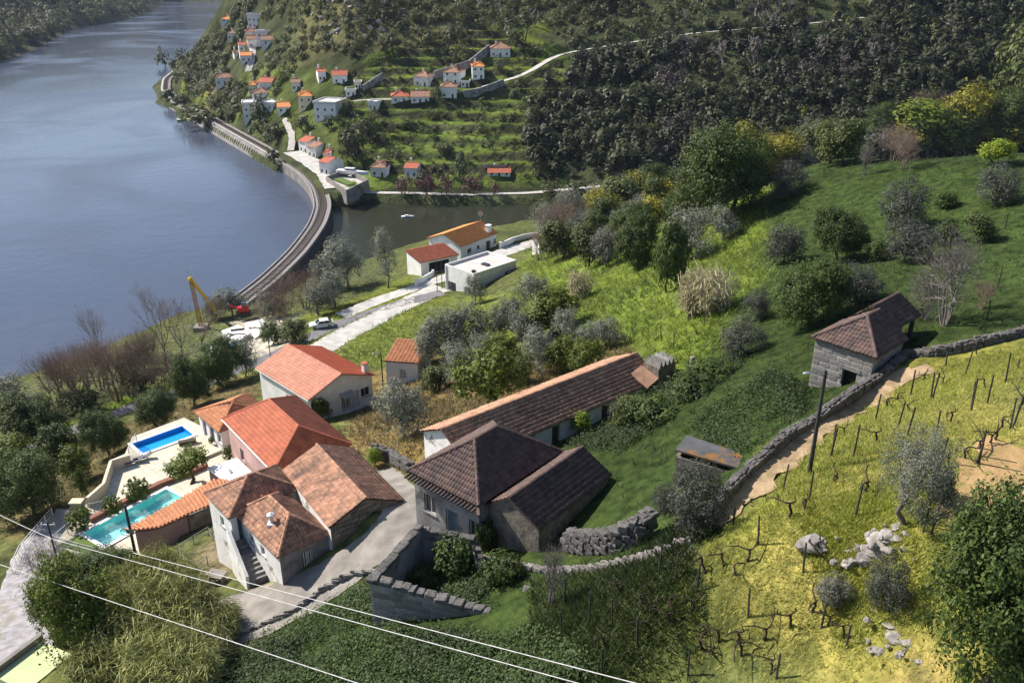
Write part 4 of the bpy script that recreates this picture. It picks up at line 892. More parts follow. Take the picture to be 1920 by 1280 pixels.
# --- roofless ruin in front
zt = 37.2
rn = thing('roofless_ruin', 'roofless stone ruin with ivy inside, in front of the dark-roofed house', 'ruin', (*PZ(830,1100,34.)[:2], 33.))
def stonewall(host, pa, pb, zb, za0, za1, th=.55, kind='stone', sx=.8, sz=.4, mx=150, both=True, steps=0):
    a = Vector(pa[:2])-Vector(host.location[:2]); b_ = Vector(pb[:2])-Vector(host.location[:2]); d = b_-a; L_ = d.length; an = math.atan2(d.y, d.x); h0 = host.location.z
    w = MB(); n = max(2, int(L_/.6)); V = []; hh = []
    for i in range(n+1):
        t = i/n; z_ = za0+(za1-za0)*t-h0+RNG.uniform(-.12, .12)
        for o_, zz_ in ((-th/2, zb-h0), (th/2, zb-h0), (th/2, z_), (-th/2, z_)): V.append((t*L_, o_, zz_))
        hh.append(z_)
    Fc = [(4*i+p, 4*i+4+p, 4*i+4+q, 4*i+q) for i in range(n) for p, q in ((0,1),(1,2),(2,3),(3,0))]+[(3,2,1,0), tuple(4*n+k for k in range(4))]
    w.add(V, Fc); xf(w, a.x, a.y, an); wo = w.build('wall', 'plaster_grey', host)
    x = 0; c, s = math.cos(an), math.sin(an)
    while x < L_:      # coping of rough blocks
        ww_ = RNG.uniform(.35, .8); t = min(1, (x+ww_/2)/L_); z_ = za0+(za1-za0)*t-h0; stone_at('dry', wo, (a.x+(x+ww_/2)*c, a.y+(x+ww_/2)*s, z_+.08), (ww_, th*1.05, RNG.uniform(.22, .42)), an, .06); x += ww_
    return wo, a, an, L_
cA, cB, cC, cD = PZ(700,1085,37.0), PZ(788,990,37.0), PZ(890,1003,37.0), PZ(965,1158,36.2)
w1 = stonewall(rn, cA, cD, 32.5, 37.0, 36.0); w2 = stonewall(rn, cB, cA, 32.5, 37.1, 37.0); w3 = stonewall(rn, cC, cB, 33., 36.6, 36.9, .45); w4 = stonewall(rn, cD, PZ(988,1118,36.4), 33., 36., 36.6); w5 = stonewall(rn, cC, PZ(900,1045,36.4), 33., 36.4, 35.9, .45)
ashlar(w1[0], 0, w1[3], 32.9-33., 36.-33.+.35, w1[1].x+math.sin(w1[2])*.27, w1[1].y-math.cos(w1[2])*.27, w1[2], .95, .45, 'stone', .12, (), 150)
# ================================================================== pool terrace
from mathutils.geometry import tessellate_polygon
def relp(P, host): return [tuple(np.asarray(p, float)-np.array(host.location)) for p in P]
def poly_sheet(name, outer, holes, z, m, parent=None, host=None, skirt=0., kind=None):
    allp = [[Vector((p[0], p[1], 0)) for p in L_] for L_ in [outer]+holes]; tri = tessellate_polygon(allp); fl = [p for L_ in allp for p in L_]
    b = MB(); b.add([(p.x, p.y, z) for p in fl], [tuple(t) for t in tri])
    if skirt:
        n = len(outer); b.add([(p[0], p[1], z) for p in outer]+[(p[0], p[1], z-skirt) for p in outer], [(i, n+i, n+(i+1) % n, (i+1) % n) for i in range(n)])
    o = b.build(name, m, parent); bm = bmesh.new(); bm.from_mesh(o.data); bmesh.ops.recalc_face_normals(bm, faces=bm.faces); 
    up = sum(f.normal.z*f.calc_area() for f in bm.faces)
    if up < 0: bmesh.ops.reverse_faces(bm, faces=bm.faces)
    bm.to_mesh(o.data); bm.free()
    if kind: tag(o, kind=kind)
    return o
def rect_fix(P):      # parallelogram corners a,b,c,d -> true rectangle keeping a, direction of a-b
    a, b, c, d = (np.array(p[:2]) for p in P); e = (b-a+c-d)/2; L_ = np.linalg.norm(e); e = e/L_; n = np.array((-e[1], e[0])); h = ((d-a)@n+(c-b)@n)/2; ctr = (a+b+c+d)/4
    return [ctr+e*sx*L_/2+n*sy*h/2 for sx, sy in ((-1,-1),(1,-1),(1,1),(-1,1))]
def grow(Q, k):
    ctr = sum(Q)/4; e = (Q[1]-Q[0])/np.linalg.norm(Q[1]-Q[0]); n = (Q[3]-Q[0])/np.linalg.norm(Q[3]-Q[0])
    return [Q[0]-e*k-n*k, Q[1]+e*k-n*k, Q[2]+e*k+n*k, Q[3]-e*k+n*k]
Z0 = POOLZ
TQ = rect_fix([PZ(u, v, Z0) for u, v in ((159,1001),(209,1030),(339,932),(310,916))]); BQ = rect_fix([PZ(u, v, Z0) for u, v in ((251,858),(361,815),(343,799),(265,825))])
def pool(name, label, Q, liner, surf, deep):
    c = sum(Q)/4; t = thing(name, label, 'swimming pool', (c[0], c[1], Z0)); q = [p-c for p in Q]; q2 = grow(q, .38)
    b = MB(); V = [(p[0], p[1], -.0) for p in q]+[(p[0], p[1], -deep) for p in q]; b.add(V, [(4,5,6,7)]+[(i, 4+i, 4+(i+1) % 4, (i+1) % 4) for i in range(4)]); b.build('basin', liner, t)
    for i in range(4):
        j = (i+1) % 4; b = MB(); P4 = [q[i], q[j], q2[j], q2[i]]; b.add([(p[0], p[1], -.02) for p in P4]+[(p[0], p[1], .07) for p in P4], [(3,2,1,0),(4,5,6,7)]+[(k, (k+1) % 4, 4+(k+1) % 4, 4+k) for k in range(4)]); b.build('coping', 'white_metal', t)
    if surf:
        b = MB(); n = 10; b.add([(*(q[0]+(q[1]-q[0])*i/n+(q[3]-q[0])*j/n), -.14) for j in range(n+1) for i in range(n+1)], [(j*(n+1)+i, j*(n+1)+i+1, (j+1)*(n+1)+i+1, (j+1)*(n+1)+i) for j in range(n) for i in range(n)]); b.build('water', surf, t)
    return t
pool('turquoise_pool', 'long turquoise swimming pool with white coping beside the tiled lean-to', TQ, 'pool_tiles', 'pool_surface', .75)
pool('blue_pool', 'deep blue swimming pool at the back of the paved terrace', BQ, 'pool_blue', None, .45)
poly_sheet('pool_terrace', [tuple(p) for p in TERRACE], [[tuple(p) for p in grow(TQ, .36)], [tuple(p) for p in grow(BQ, .36)]], Z0-.03, 'deck', skirt=3.5, kind='structure')
def prism_px(name, px, z0, z1, m, parent=None, host=None):
    P = [PZ(u, v, z1)[:2] for u, v in px]; hl = np.array(host.location) if host is not None else np.zeros(3)
    area = sum(P[i][0]*P[(i+1) % len(P)][1]-P[(i+1) % len(P)][0]*P[i][1] for i in range(len(P)))
    if area < 0: P = P[::-1]
    return MB().prism([(p[0]-hl[0], p[1]-hl[1]) for p in P], z0-hl[2], z1-hl[2]).build(name, m, parent)
def pthing(name, label, cat, u, v, z): return thing(name, label, cat, PZ(u, v, z))
t = pthing('sun_platform', 'raised pale paving step beside the blue pool', 'platform', 373, 842, Z0); prism_px('slab', [(331,838),(373,821),(415,843),(373,861)], Z0-.02, Z0+.28, 'cream', t, t)
t = pthing('wooden_bench', 'brown box bench casting a shadow beside the blue pool', 'bench', 352, 832, Z0+.28)
for bx in ((-.9,.9,-.3,.3,.35,.45), (-.85,-.75,-.28,.28,0,.35), (.75,.85,-.28,.28,0,.35), (-.75,.75,.2,.28,0,.35), (-.75,.75,-.28,-.2,0,.35)): MB().box(*bx).build('board', 'wood', t)
t.rotation_euler.z = R(20)
for k, (u, v) in enumerate(((252,868),(268,861))):
    t = thing('sun_lounger', ('grey sun lounger nearer the glass panel by the blue pool', 'grey sun lounger nearer the terrace middle by the blue pool')[k], 'sun lounger', PZ(u, v, Z0), R(35), 'sun loungers by the blue pool')
    MB().box(-.95,.45,-.33,.33,.26,.32).build('bed', 'fabric', t); b = MB(); b.add([(.45,-.33,.26),(1.0,-.33,.6),(1.0,.33,.6),(.45,.33,.26),(.45,-.33,.32),(.98,-.33,.66),(.98,.33,.66),(.45,.33,.32)], [(3,2,1,0),(4,5,6,7),(0,1,5,4),(1,2,6,5),(2,3,7,6),(3,0,4,7)]); b.build('backrest', 'fabric', t)
    for x in (-.8, .4):
        for y in (-.28, .28): MB().box(x-.03, x+.03, y-.03, y+.03, 0, .26).build('leg', 'metal', t)
bp = resample([PZ(u, v, Z0) for u, v in ((168,978),(212,955),(255,932),(300,910),(345,893),(388,874))], .8)
t = thing('planter_border', 'terracotta planting border running behind the turquoise pool', 'planter', bp[0]); b = MB()
for a, c in zip(bp[:-1], bp[1:]): b.obox(a-bp[0]+(0,0,.2), c-bp[0]+(0,0,.2), .55, .42)
b.build('border', 'terracotta', t)
t = pthing('pool_house', 'small white flat-roofed plant room between the pink house and the pool', 'shed', 430, 900, Z0)
prism_px('wall', [(391,878),(443,860),(468,884),(423,900)], Z0-1, Z0+1.9, 'mauve', t, t); prism_px('roof', [(388,877),(444,857),(472,884),(423,903)], Z0+1.9, Z0+2.05, 'white_metal', t, t)
prism_px('roof_cable_box', [(428,880),(432,878),(436,884),(432,886)], Z0+2.05, Z0+2.15, 'metal', t, t)
# lean-to with curved back wall
t = pthing('poolside_lean_to', 'terracotta lean-to roof over a curved mauve wall along the turquoise pool', 'shed', 330, 960, Z0)
hl = np.array(t.location); up_ = [PZ(u, v, Z0+2.0)-hl for u, v in ((236,992),(290,962),(346,930),(403,898),(434,901))]; lo_ = [PZ(u, v, Z0+2.9)-hl for u, v in ((252,994),(297,989),(352,964),(401,944),(436,915))]
upr = resample(up_, .18); lor = resample(lo_, .18); nn = min(len(upr), len(lor)); upr = resample(up_, .18)[np.linspace(0, len(upr)-1, nn).astype(int)]; lor = lor[np.linspace(0, len(lor)-1, nn).astype(int)]
rf = MB(); V = [tuple(p) for p in upr]+[tuple(p) for p in lor]+[(p[0], p[1], p[2]-.08) for p in upr]+[(p[0], p[1], p[2]-.08) for p in lor]
rf.add(V, [(i, nn+i, nn+i+1, i+1) for i in range(nn-1)]+[(2*nn+i+1, 3*nn+i+1, 3*nn+i, 2*nn+i) for i in range(nn-1)]); rfo = rf.build('roof', 'tile_brown', t)
for i in range(0, nn-2, 2):
    a, c = Vector(upr[i]), Vector(lor[i])
    if (c-a).length < .25: continue
    MB().tube([a+Vector((0,0,.05)), c+Vector((0,0,.05))], [.12,.12], 8, r=RNG.random()).build('roof_tile', 'tile_brown', rfo)
wl = resample([PZ(u, v, Z0+2.8)-hl for u, v in ((253,996),(275,994),(298,989),(326,978),(352,965))], .3); b = MB(); n = len(wl)
V = []
for p in wl: V += [(p[0], p[1], -1.8), (p[0], p[1], 2.7), (p[0], p[1]+.25, 2.7), (p[0], p[1]+.25, -1.8)]
b.add(V, [(4*i, 4*i+4, 4*i+5, 4*i+1) for i in range(n-1)]+[(4*i+1, 4*i+5, 4*i+6, 4*i+2) for i in range(n-1)]+[(4*i+2, 4*i+6, 4*i+7, 4*i+3) for i in range(n-1)]+[(0,1,2,3), tuple(4*(n-1)+k for k in (3,2,1,0))]); b.build('curved_wall', 'mauve', t)
p0, p1 = PZ(352,966,Z0+2.8)-hl, PZ(402,946,Z0+2.8)-hl; MB().obox((p0[0], p0[1], .5), (p1[0], p1[1], .5), .3, 4.4).build('stone_wall', 'rubble', t)
# parapet, pillar, glass, turf
P = [PZ(u, v, Z0+1) for u, v in ((243,853),(208,864),(194,907),(163,934))]
t = thing('terrace_parapet', 'bent pale parapet wall along the left side of the pool terrace', 'wall', P[0]-(0,0,1)); b = MB()
for a, c in zip(P[:-1], P[1:]): b.obox(a-P[0]+(0,0,-.2), c-P[0]+(0,0,-.2), .3, 2.6)
b.build('wall', 'cream', t)
t = pthing('gate_pillar', 'square grey pillar at the corner of the pool terrace', 'pillar', 149, 962, Z0); MB().box(-.5,.5,-.35,.35,-2,1.3).build('shaft', 'concrete', t); MB().box(-.58,.58,-.43,.43,1.3,1.42).build('cap', 'cream', t)
def glassfence(name, label, px, h=1.0, z=Z0):
    P = [PZ(u, v, z) for u, v in px]; t = thing(name, label, 'glass fence', P[0])
    for a, c in zip(P[:-1], P[1:]):
        MB().obox(a-P[0]+(0,0,h/2), c-P[0]+(0,0,h/2), .02, h).build('pane', 'glass', t); MB().obox(a-P[0]+(0,0,h+.02), c-P[0]+(0,0,h+.02), .05, .04).build('rail', 'metal', t)
    for p in P: MB().box(*(p-P[0])[[0,0]]+np.array((-.03,.03)), *(p-P[0])[[1,1]]+np.array((-.03,.03)), -.2, h).build('post', 'metal', t)
glassfence('glass_fence', 'glass panel fence between the pillar and the round bushes', [(160,962),(178,960),(196,955)])
glassfence('glass_fence', 'glass panel fence at the far left end of the blue pool', [(243,857),(257,827)])
glassfence('glass_balustrade', 'glass balustrade round the turf corner at the left end of the turquoise pool', [(152,985),(128,1000),(104,1022),(150,1036),(214,1052)])
poly_sheet('turf_corner', [tuple(PZ(u, v, Z0+.02)[:2]) for u, v in ((152,1000),(106,1022),(214,1050),(226,1036),(204,1034))], [], Z0+.02, 'turf', skirt=2.5, kind='structure')
# ================================================================== walls along paths
def pw(px, z=None): return [G.hit(u, v) for u, v in px]
dry_wall('dry_stone_wall', 'long dry stone wall between the upper field and the sandy trail', pw([(1300,1003),(1340,962),(1400,892),(1470,832),(1550,780),(1620,735),(1672,695),(1700,672),(1745,668),(1800,660),(1860,645),(1935,625)]), .6, .5, sx=.5, sz=.26, mx=295)
dry_wall('retaining_wall', 'retaining wall of dark boulders right of the dark-roofed house', pw([(1060,1030),(1100,1036),(1150,1034),(1195,1022),(1216,1005)]), 1.5, .8, 'dry', .45, .3, seed=3)
dry_wall('low_path_wall', 'low pale stone kerb wall curving above the lower vineyard', pw([(905,1052),(970,1066),(1040,1074),(1110,1070),(1180,1058),(1240,1042),(1290,1020)]), .32, .34, 'pale', .45, .22, seed=4)
dry_wall('alley_wall', 'short stone terrace wall behind the old house', pw([(700,858),(735,868),(768,884)]), 1.2, .6, 'dry', .6, .35, seed=5)
dry_wall('yard_edge_wall', 'low stone edge of the lane above the dark bramble slope', pw([(400,1215),(470,1185),(545,1150),(610,1105),(660,1080),(700,1075)]), .25, .3, 'pale', .7, .25, seed=6)
t = pthing('gate_post', 'short stone post at the field corner right of the long house', 'post', 1297, 690, 37.5); t.location = G.hit(1297, 692); [stone_at('pale', t, (0, 0, .2+.4*k), (.5-.06*k, .5-.06*k, .36), k, .05) for k in range(3)]
# rocks in the vineyard
for lab, pts in (('pale granite outcrop running down below the olive tree in the vineyard', [(1690,985,1.0),(1672,1003,1.1),(1660,1020,1.3),(1640,1030,1.0),(1668,1040,.9),(1625,1045,1.1),(1600,1052,1.0),(1648,1052,.8),(1590,1040,.5),(1682,1015,.6),(1612,1030,.7),(1700,1000,.5),(1693,1040,.4),(1655,1005,.5)]), ('rough pale boulders beside the big dark shrub at the lower right', [(1680,1195,1.0),(1700,1210,.7),(1665,1180,.6),(1650,1220,.8),(1725,1240,.5),(1690,1235,.6)])):
    h0 = G.hit(*pts[0][:2]); t = thing('rock_outcrop', lab, 'rocks', h0)
    for u, v, s in pts:
        p = G.hit(u, v)-h0; stone_at('rock', t, p+(0,0,-.12*s), (s*RNG.uniform(.7,1.2), s*RNG.uniform(.6,.9), s*RNG.uniform(.35,.55)), RNG.uniform(0, 6), .4, 'rock')
        for k in range(3): stone_at('rock', t, p+np.array((RNG.uniform(-1.1,1.1), RNG.uniform(-.9,.9), -.05)), (s*RNG.uniform(.15,.4), s*.3, s*.2), RNG.uniform(0, 6), .5, 'rock')
for (u, v, s), lab in (((1523,1030,1.3), 'single pale boulder beside a vineyard post'), ((1888,950,.9), 'small white rock beside the orange soil track')):
    o = obj('boulder', STONES['rock'][2], None, G.hit(u, v)+(0,0,.1)); o.scale = (s, s*.8, s*.6); tag(o, lab, 'boulder')
# ================================================================== vineyard posts and vines
def zz_(ox, oy, L_): return [(ox+x/2.977, oy+y/2.977, (y-t)/2.977) for x, t, y in L_]
PO = zz_(1280,430,[(1270,815,935),(1390,835,960),(1075,950,1070),(1200,985,1110),(1610,870,1015),(1800,735,860),(1405,1050,1200),(1825,985,1125),(825,1130,1270),(950,1080,1280),(1655,1155,1280),(1465,725,775),(1575,690,815)])
PO += zz_(1280,850,[(560,85,205),(705,130,265),(960,210,370),(420,370,515),(670,520,670),(360,800,945),(520,1140,1270),(770,870,990),(910,980,1090),(1385,260,460),(1440,230,310),(1600,365,420),(1640,0,60),(28,1090,1240),(75,650,790),(278,320,410)])
PO += zz_(640,850,[(1770,520,690),(1860,580,730),(1250,690,860),(1385,800,960),(1510,840,980),(1650,930,1080),(1455,1095,1250),(1230,900,1020)])
PO += [(1885,715,40),(1820,770,42),(1745,750,40),(1900,800,45),(1835,870,48),(1760,880,50),(1700,820,46),(1560,850,48),(1790,1010,50),(1730,1000,50),(1850,760,42)]
pm = MB().tube([(0,0,-.3), (0,0,1.5)], [.05,.042], 6).mesh('vineyard_post', 'pole')
rs = random.Random(9)
for u, v, hp in PO:
    p = G.hit(u, v)
    if p is None: continue
    D = np.linalg.norm(p-(0,0,CAMZ)); hm = hp*D/FPX/.8; o = obj('vineyard_post', pm, None, p); s = min(1.25, max(.7, hm/1.5)); o.scale = (1, 1, s); o.rotation_euler = (rs.uniform(-.07,.07), rs.uniform(-.07,.07), rs.uniform(0,6))
    tag(o, 'thin dark stake '+('in the dark grass below the kerb wall' if u < 1310 else ('on the slope right of the lone olive tree' if u > 1720 else ('in the grass along the sandy trail' if v < 960 else 'in the yellow grass at the bottom of the vineyard'))), 'post', 'vineyard stakes')
FPO = [(1345,585),(1240,640),(1262,655),(1320,610),(1355,640),(1375,690),(1640,480),(1500,620),(1870,540),(1850,600),(1780,480),(1885,430),(1700,320),(1620,330),(1600,480),(1350,575),(1290,600)]
for u, v in FPO:
    p = G.hit(u, v); o = obj('field_post', pm, None, p); o.scale = (1, 1, rs.uniform(.9, 1.2)); o.rotation_euler = (rs.uniform(-.12,.12), rs.uniform(-.12,.12), 0); tag(o, 'weathered post standing in the grassy field beside the granite house', 'post', 'old field posts')
def vine_proto(seed):
    r = random.Random(seed); t = thing('grapevine', 'bare gnarled grapevine with dark twisted trunk in the grass', 'vine', (0,0,-50), 0, 'bare grapevines'); pts = [Vector((0,0,-.15))]
    for k in range(5): pts.append(pts[-1]+Vector((r.uniform(-.14,.14), r.uniform(-.14,.14), .2)))
    MB().tube(pts, [.1,.085,.075,.07,.075,.06], 6).build('trunk', 'vine', t, True)
    for sg in (-1, 1):
        q = [pts[-1]]; d = Vector((sg*.28, r.uniform(-.15,.15), .04))
        for k in range(r.choice((3,4,5))): d = d+Vector((r.uniform(-.12,.12), r.uniform(-.14,.14), r.uniform(-.1,.1))); q.append(q[-1]+d)
        n = len(q); MB().tube(q, [.055-.035*i/n for i in range(n)], 5).build('arm', 'vine', t, True)
        c = q[n//2]; MB().tube([c, c+Vector((r.uniform(-.1,.1), r.uniform(-.1,.1), .25)), c+Vector((r.uniform(-.25,.25), r.uniform(-.2,.2), .45))], [.03,.022,.012], 4).build('cane', 'vine', t)
    return t
VP = [vine_proto(k) for k in range(6)]
VPX = [(1280+x/2.977, 430+y/2.977) for x, y in ((1140,1000),(900,1150),(1080,1190),(1260,1020),(1500,1090),(1690,890),(1780,1110),(1450,870),(1340,850),(1880,1000),(1880,780),(1640,700),(1200,960),(1720,1200))]
VPX += [(1280+x/2.977, 850+y/2.977) for x, y in ((600,360),(850,160),(690,340),(230,640),(290,690),(370,620),(200,1060),(170,1110),(300,1090),(490,1250),(700,570),(820,960),(890,1050),(1020,230),(760,600),(130,680),(100,1100),(60,880))]
VPX += [(640+x/2.977, 850+y/2.977) for x, y in ((1550,780),(1720,800),(1850,870),(1750,930),(1680,850),(1700,1000),(1830,960),(1560,800),(1600,1180),(1480,1120))]
VPX += [(1390+45*k, 1235-30*k) for k in range(4)]+[(1752+28*k, 900-18*k) for k in range(5)]
for i, (u, v) in enumerate(VPX):
    p = G.hit(u, v)
    if p is None: continue
    src = VP[i % 6]; c = src if i < 6 else copy_tree(src)
    c['label'] = 'bare gnarled grapevine '+('in the dark grass below the kerb wall' if u < 1310 else ('high on the slope near the right edge' if u > 1740 else ('in the green strip along the sandy trail' if v < 960 else 'in the yellow grass at the bottom of the vineyard'))); c.location = p; c.rotation_euler.z = rs.uniform(-.6, .6)+(.7 if i % 2 else 3.8); s = rs.uniform(.55, .85); c.scale = (s, s, s)
# ================================================================== poles, lamps and wires
def pole(label, base_px, z, h, r=.09, kind=None, mat='pole', hit=True):
    p = G.hit(*base_px) if hit else PZ(*base_px, z); t = thing('utility_pole', label, 'pole', p)
    MB().tube([(0,0,-.5), (0,0,h*.5), (0,0,h)], [r*1.2, r, r*.8], 8).build('shaft', mat, t)
    if kind == 'lamp': MB().tube([(0,0,h-.3), (-.35,0,h-.05), (-.8,-.1,h-.05)], .025, 5).build('lamp_arm', 'metal', t); MB().ball((-.9,-.1,h-.1), .2, .12, .08).build('lamp_head', 'metal', t)
    if kind == 'ring':
        b = MB(); q = [(.0-.42+.33*math.cos(a), -.1, h*.62+.33*math.sin(a)) for a in np.linspace(0, 2*math.pi, 15)]; b.tube(q, .03, 5, False); b.build('cable_coil', 'pole', t); MB().box(-.3,.3,-.12,-.06,h*.6,h*.66).build('bracket', 'metal', t)
    if kind == 'bar': MB().box(-.6,.6,-.04,.04,h-.35,h-.27).build('crossarm', 'metal', t); [MB().tube([(x,0,h-.27), (x,0,h-.1)], .04, 6).build('insulator', 'white_metal', t) for x in (-.5,0,.5)]
    return t
pole('tall dark utility pole with a street lamp beside the dry stone wall', (1517,889), 0, 5.6, .1, 'lamp')
pole('dark utility pole with a cable coil standing in front of the turquoise pool', (262,1075), 0, 6.6, .12, 'ring')
pole('leaning utility pole beside the cobbled path at the left edge', (114,1075), 0, 5.2, .09, 'bar')
pole('thin pole standing beside the white hut', (719,735), 0, 5.6, .08, 'lamp')
pole('thin pole on the lane left of the white house', (507,668), 0, 4.2, .07)
pole('left one of two poles on the drive below the garage', (820,548), 0, 5.6, .07)
pole('right one of two poles on the drive below the garage', (829,541), 0, 5.6, .07)
def wire(label, a, b, sag=.5, r=.022):
    a = Vector(a); b = Vector(b); q = [a+(b-a)*t-Vector((0,0,sag*4*t*(1-t))) for t in np.linspace(0, 1, 25)]
    o = MB().tube([p-q[0] for p in q], r, 5).build('overhead_wire', 'cable', None, True, q[0]); tag(o, label, 'wire')
def ext(a, b, t): return a+(b-a)*t
A1, A2 = PZ(101,1011,31), PZ(1083,1280,44); B1, B2 = PZ(250,1036,31.5), PZ(1191,1280,45); C1, C2 = PZ(0,1058,31), PZ(655,1275,41.5)
wire('pale overhead wire, the middle of the three crossing the foreground', A1, ext(A1, A2, 1.25), .0)
wire('pale overhead wire, the uppermost of the three crossing the foreground', B1, ext(B1, B2, 1.25), .0)
wire('pale overhead wire, the lowest of the three crossing the bottom left corner', ext(C1, C2, -.15), ext(C1, C2, 1.2), .0)
A0 = PZ(-30,950,28); wire('short pale wire running off the left edge from the leaning pole', A0, A1, .1)
# railing and steps by the cobbled path
P = [G.hit(u, v) for u, v in ((24,1075),(40,1040),(62,1012),(100,968))]; t = thing('path_railing', 'white railing along the top of the cobbled path', 'railing', P[0])
for a, c in zip(P[:-1], P[1:]):
    for h in (.35,.65,.95): MB().tube([a-P[0]+(0,0,h), c-P[0]+(0,0,h)], .025, 5).build('rail', 'white_metal', t)
for p in resample(P, 1.6): MB().tube([p-P[0]+(0,0,-.3), p-P[0]+(0,0,1.0)], .035, 5).build('post', 'white_metal', t)
t = pthing('stone_table', 'weathered stone table standing on the yard left of the stair', 'table', 408, 1085, 27.6); t.location = G.hit(408, 1092); t.rotation_euler.z = R(-15)
MB().box(-.7,.7,-.5,.5,.72,.86).build('table_top', 'concrete', t); [MB().box(x-.12, x+.12, -.3, .3, -.2, .72).build('leg', 'stone', t) for x in (-.45, .45)]
t = pthing('lime_cover', 'pale lime garden slab at the bottom left edge of the path', 'slab', 65, 1262, 26); t.location = G.hit(62, 1262); MB().box(-1.5,1.5,-1.6,2.0,-1.,.5).build('slab', 'cover', t); MB().box(-1.85,-1.52,-1.6,2.2,-1,.95).build('edge_wall', 'concrete', t); t.rotation_euler.z = R(-25)
# garden sheds of wire and canes behind the lean-to
P = [G.hit(u, v) for u, v in ((336,1040),(392,1005),(420,1040),(360,1085))]; t = thing('garden_fence', 'thin wire and stake fence round the vegetable patch below the old house', 'fence', P[0])
for a, c in zip(P, P[1:]+P[:1]):
    MB().tube([a-P[0]+(0,0,.9), c-P[0]+(0,0,.9)], .02, 4).build('wire', 'metal', t); MB().tube([a-P[0]+(0,0,.45), c-P[0]+(0,0,.45)], .02, 4).build('wire', 'metal', t)
    for q in resample([a, c], 1.4)[:-1]: MB().tube([q-P[0]+(0,0,-.2), q-P[0]+(0,0,1.05)], .035, 5).build('stake', 'wood', t)
# ================================================================== railway
Pr = RAILP; n = len(Pr); T = np.gradient(Pr[:, :2], axis=0); T /= np.linalg.norm(T, axis=1)[:, None]; Nn = np.c_[-T[:, 1], T[:, 0]]
sec = [(-7.5,-6.5,'r'),(-3.1,0,'r'),(3.1,0,'b'),(3.5,-6.5,'w')]    # offset to the right is negative N
def sweep(name, prof, m, parent=None, kind=None, sel=slice(None)):
    V = []; P_ = Pr[sel]; N_ = Nn[sel]
    for i in range(len(P_)):
        for o_, z_ in prof: V.append((P_[i, 0]+N_[i, 0]*o_, P_[i, 1]+N_[i, 1]*o_, P_[i, 2]+z_))
    k = len(prof); Fq = [(i*k+j, i*k+j+1, (i+1)*k+j+1, (i+1)*k+j) for i in range(len(P_)-1) for j in range(k-1)]
    o = obj(name, npmesh(name, V, Fq, m), parent)
    if kind: tag(o, kind=kind)
    return o
n3 = int(n*.36)
sweep('railway_embankment', [(2.5,0),(-2.5,0)], 'ballast', kind='structure'); sweep('river_side_wall', [(2.8,-6),(2.5,0)], 'riprap', kind='structure'); sweep('causeway_wall', [(-2.5,0),(-2.8,-6)], 'shadewall', kind='structure')
sweep('riprap_slope', [(2.52,-.25),(3.0,-.6),(6.0,-4.6),(6.4,-5)], 'riprap', kind='structure', sel=slice(n3, int(n*.72)))
tr = thing('railway_track', 'single railway track curving along the embankment beside the river', 'railway track', Pr[0])
def relsweep(name, prof, m): o = sweep(name, prof, m, tr); o.location = -Vector(tr.location); return o
for o_ in (-.83, .83): relsweep('rail', [(o_-.06,.06),(o_-.06,.22),(o_+.06,.22),(o_+.06,.06)], 'rail')
b = MB(); Ps = resample(Pr, .9); Ts = np.gradient(Ps[:, :2], axis=0)
for p, q in zip(Ps, Ts):
    q = q/np.linalg.norm(q); nx, ny = -q[1]*1.25, q[0]*1.25; b.obox((p[0]-nx, p[1]-ny, p[2]+.06), (p[0]+nx, p[1]+ny, p[2]+.06), .26, .12)
o = b.build('sleepers', 'wood', tr); o.location = -Vector(tr.location); tag(o, kind='stuff')
for o_, lab in ((2.35, 'river-side'), (-2.35, 'shore-side')):
    o = sweep('parapet', [(o_-.2,-.3),(o_-.2,.3),(o_+.2,.3),(o_+.2,-.3)], 'palestone', sel=slice(0, n3)); tag(o, 'pale %s parapet of the railway causeway across the inlet mouth' % lab, 'parapet')
sweep('causeway_path', [(2.2,.03),(1.6,.03)], 'whitegravel', kind='structure', sel=slice(n3, n))
for i in range(int(n*.4), n, 14):
    t = thing('track_pole', 'thin mast beside the railway track', 'pole', Pr[i]+(*Nn[i]*-2.6, 0), 0, 'masts along the railway'); MB().tube([(0,0,-.5), (0,0,5.5)], .09, 5).build('shaft', 'metal', t); MB().box(-.4,.4,-.05,.05,5.0,5.1).build('crossarm', 'metal', t)
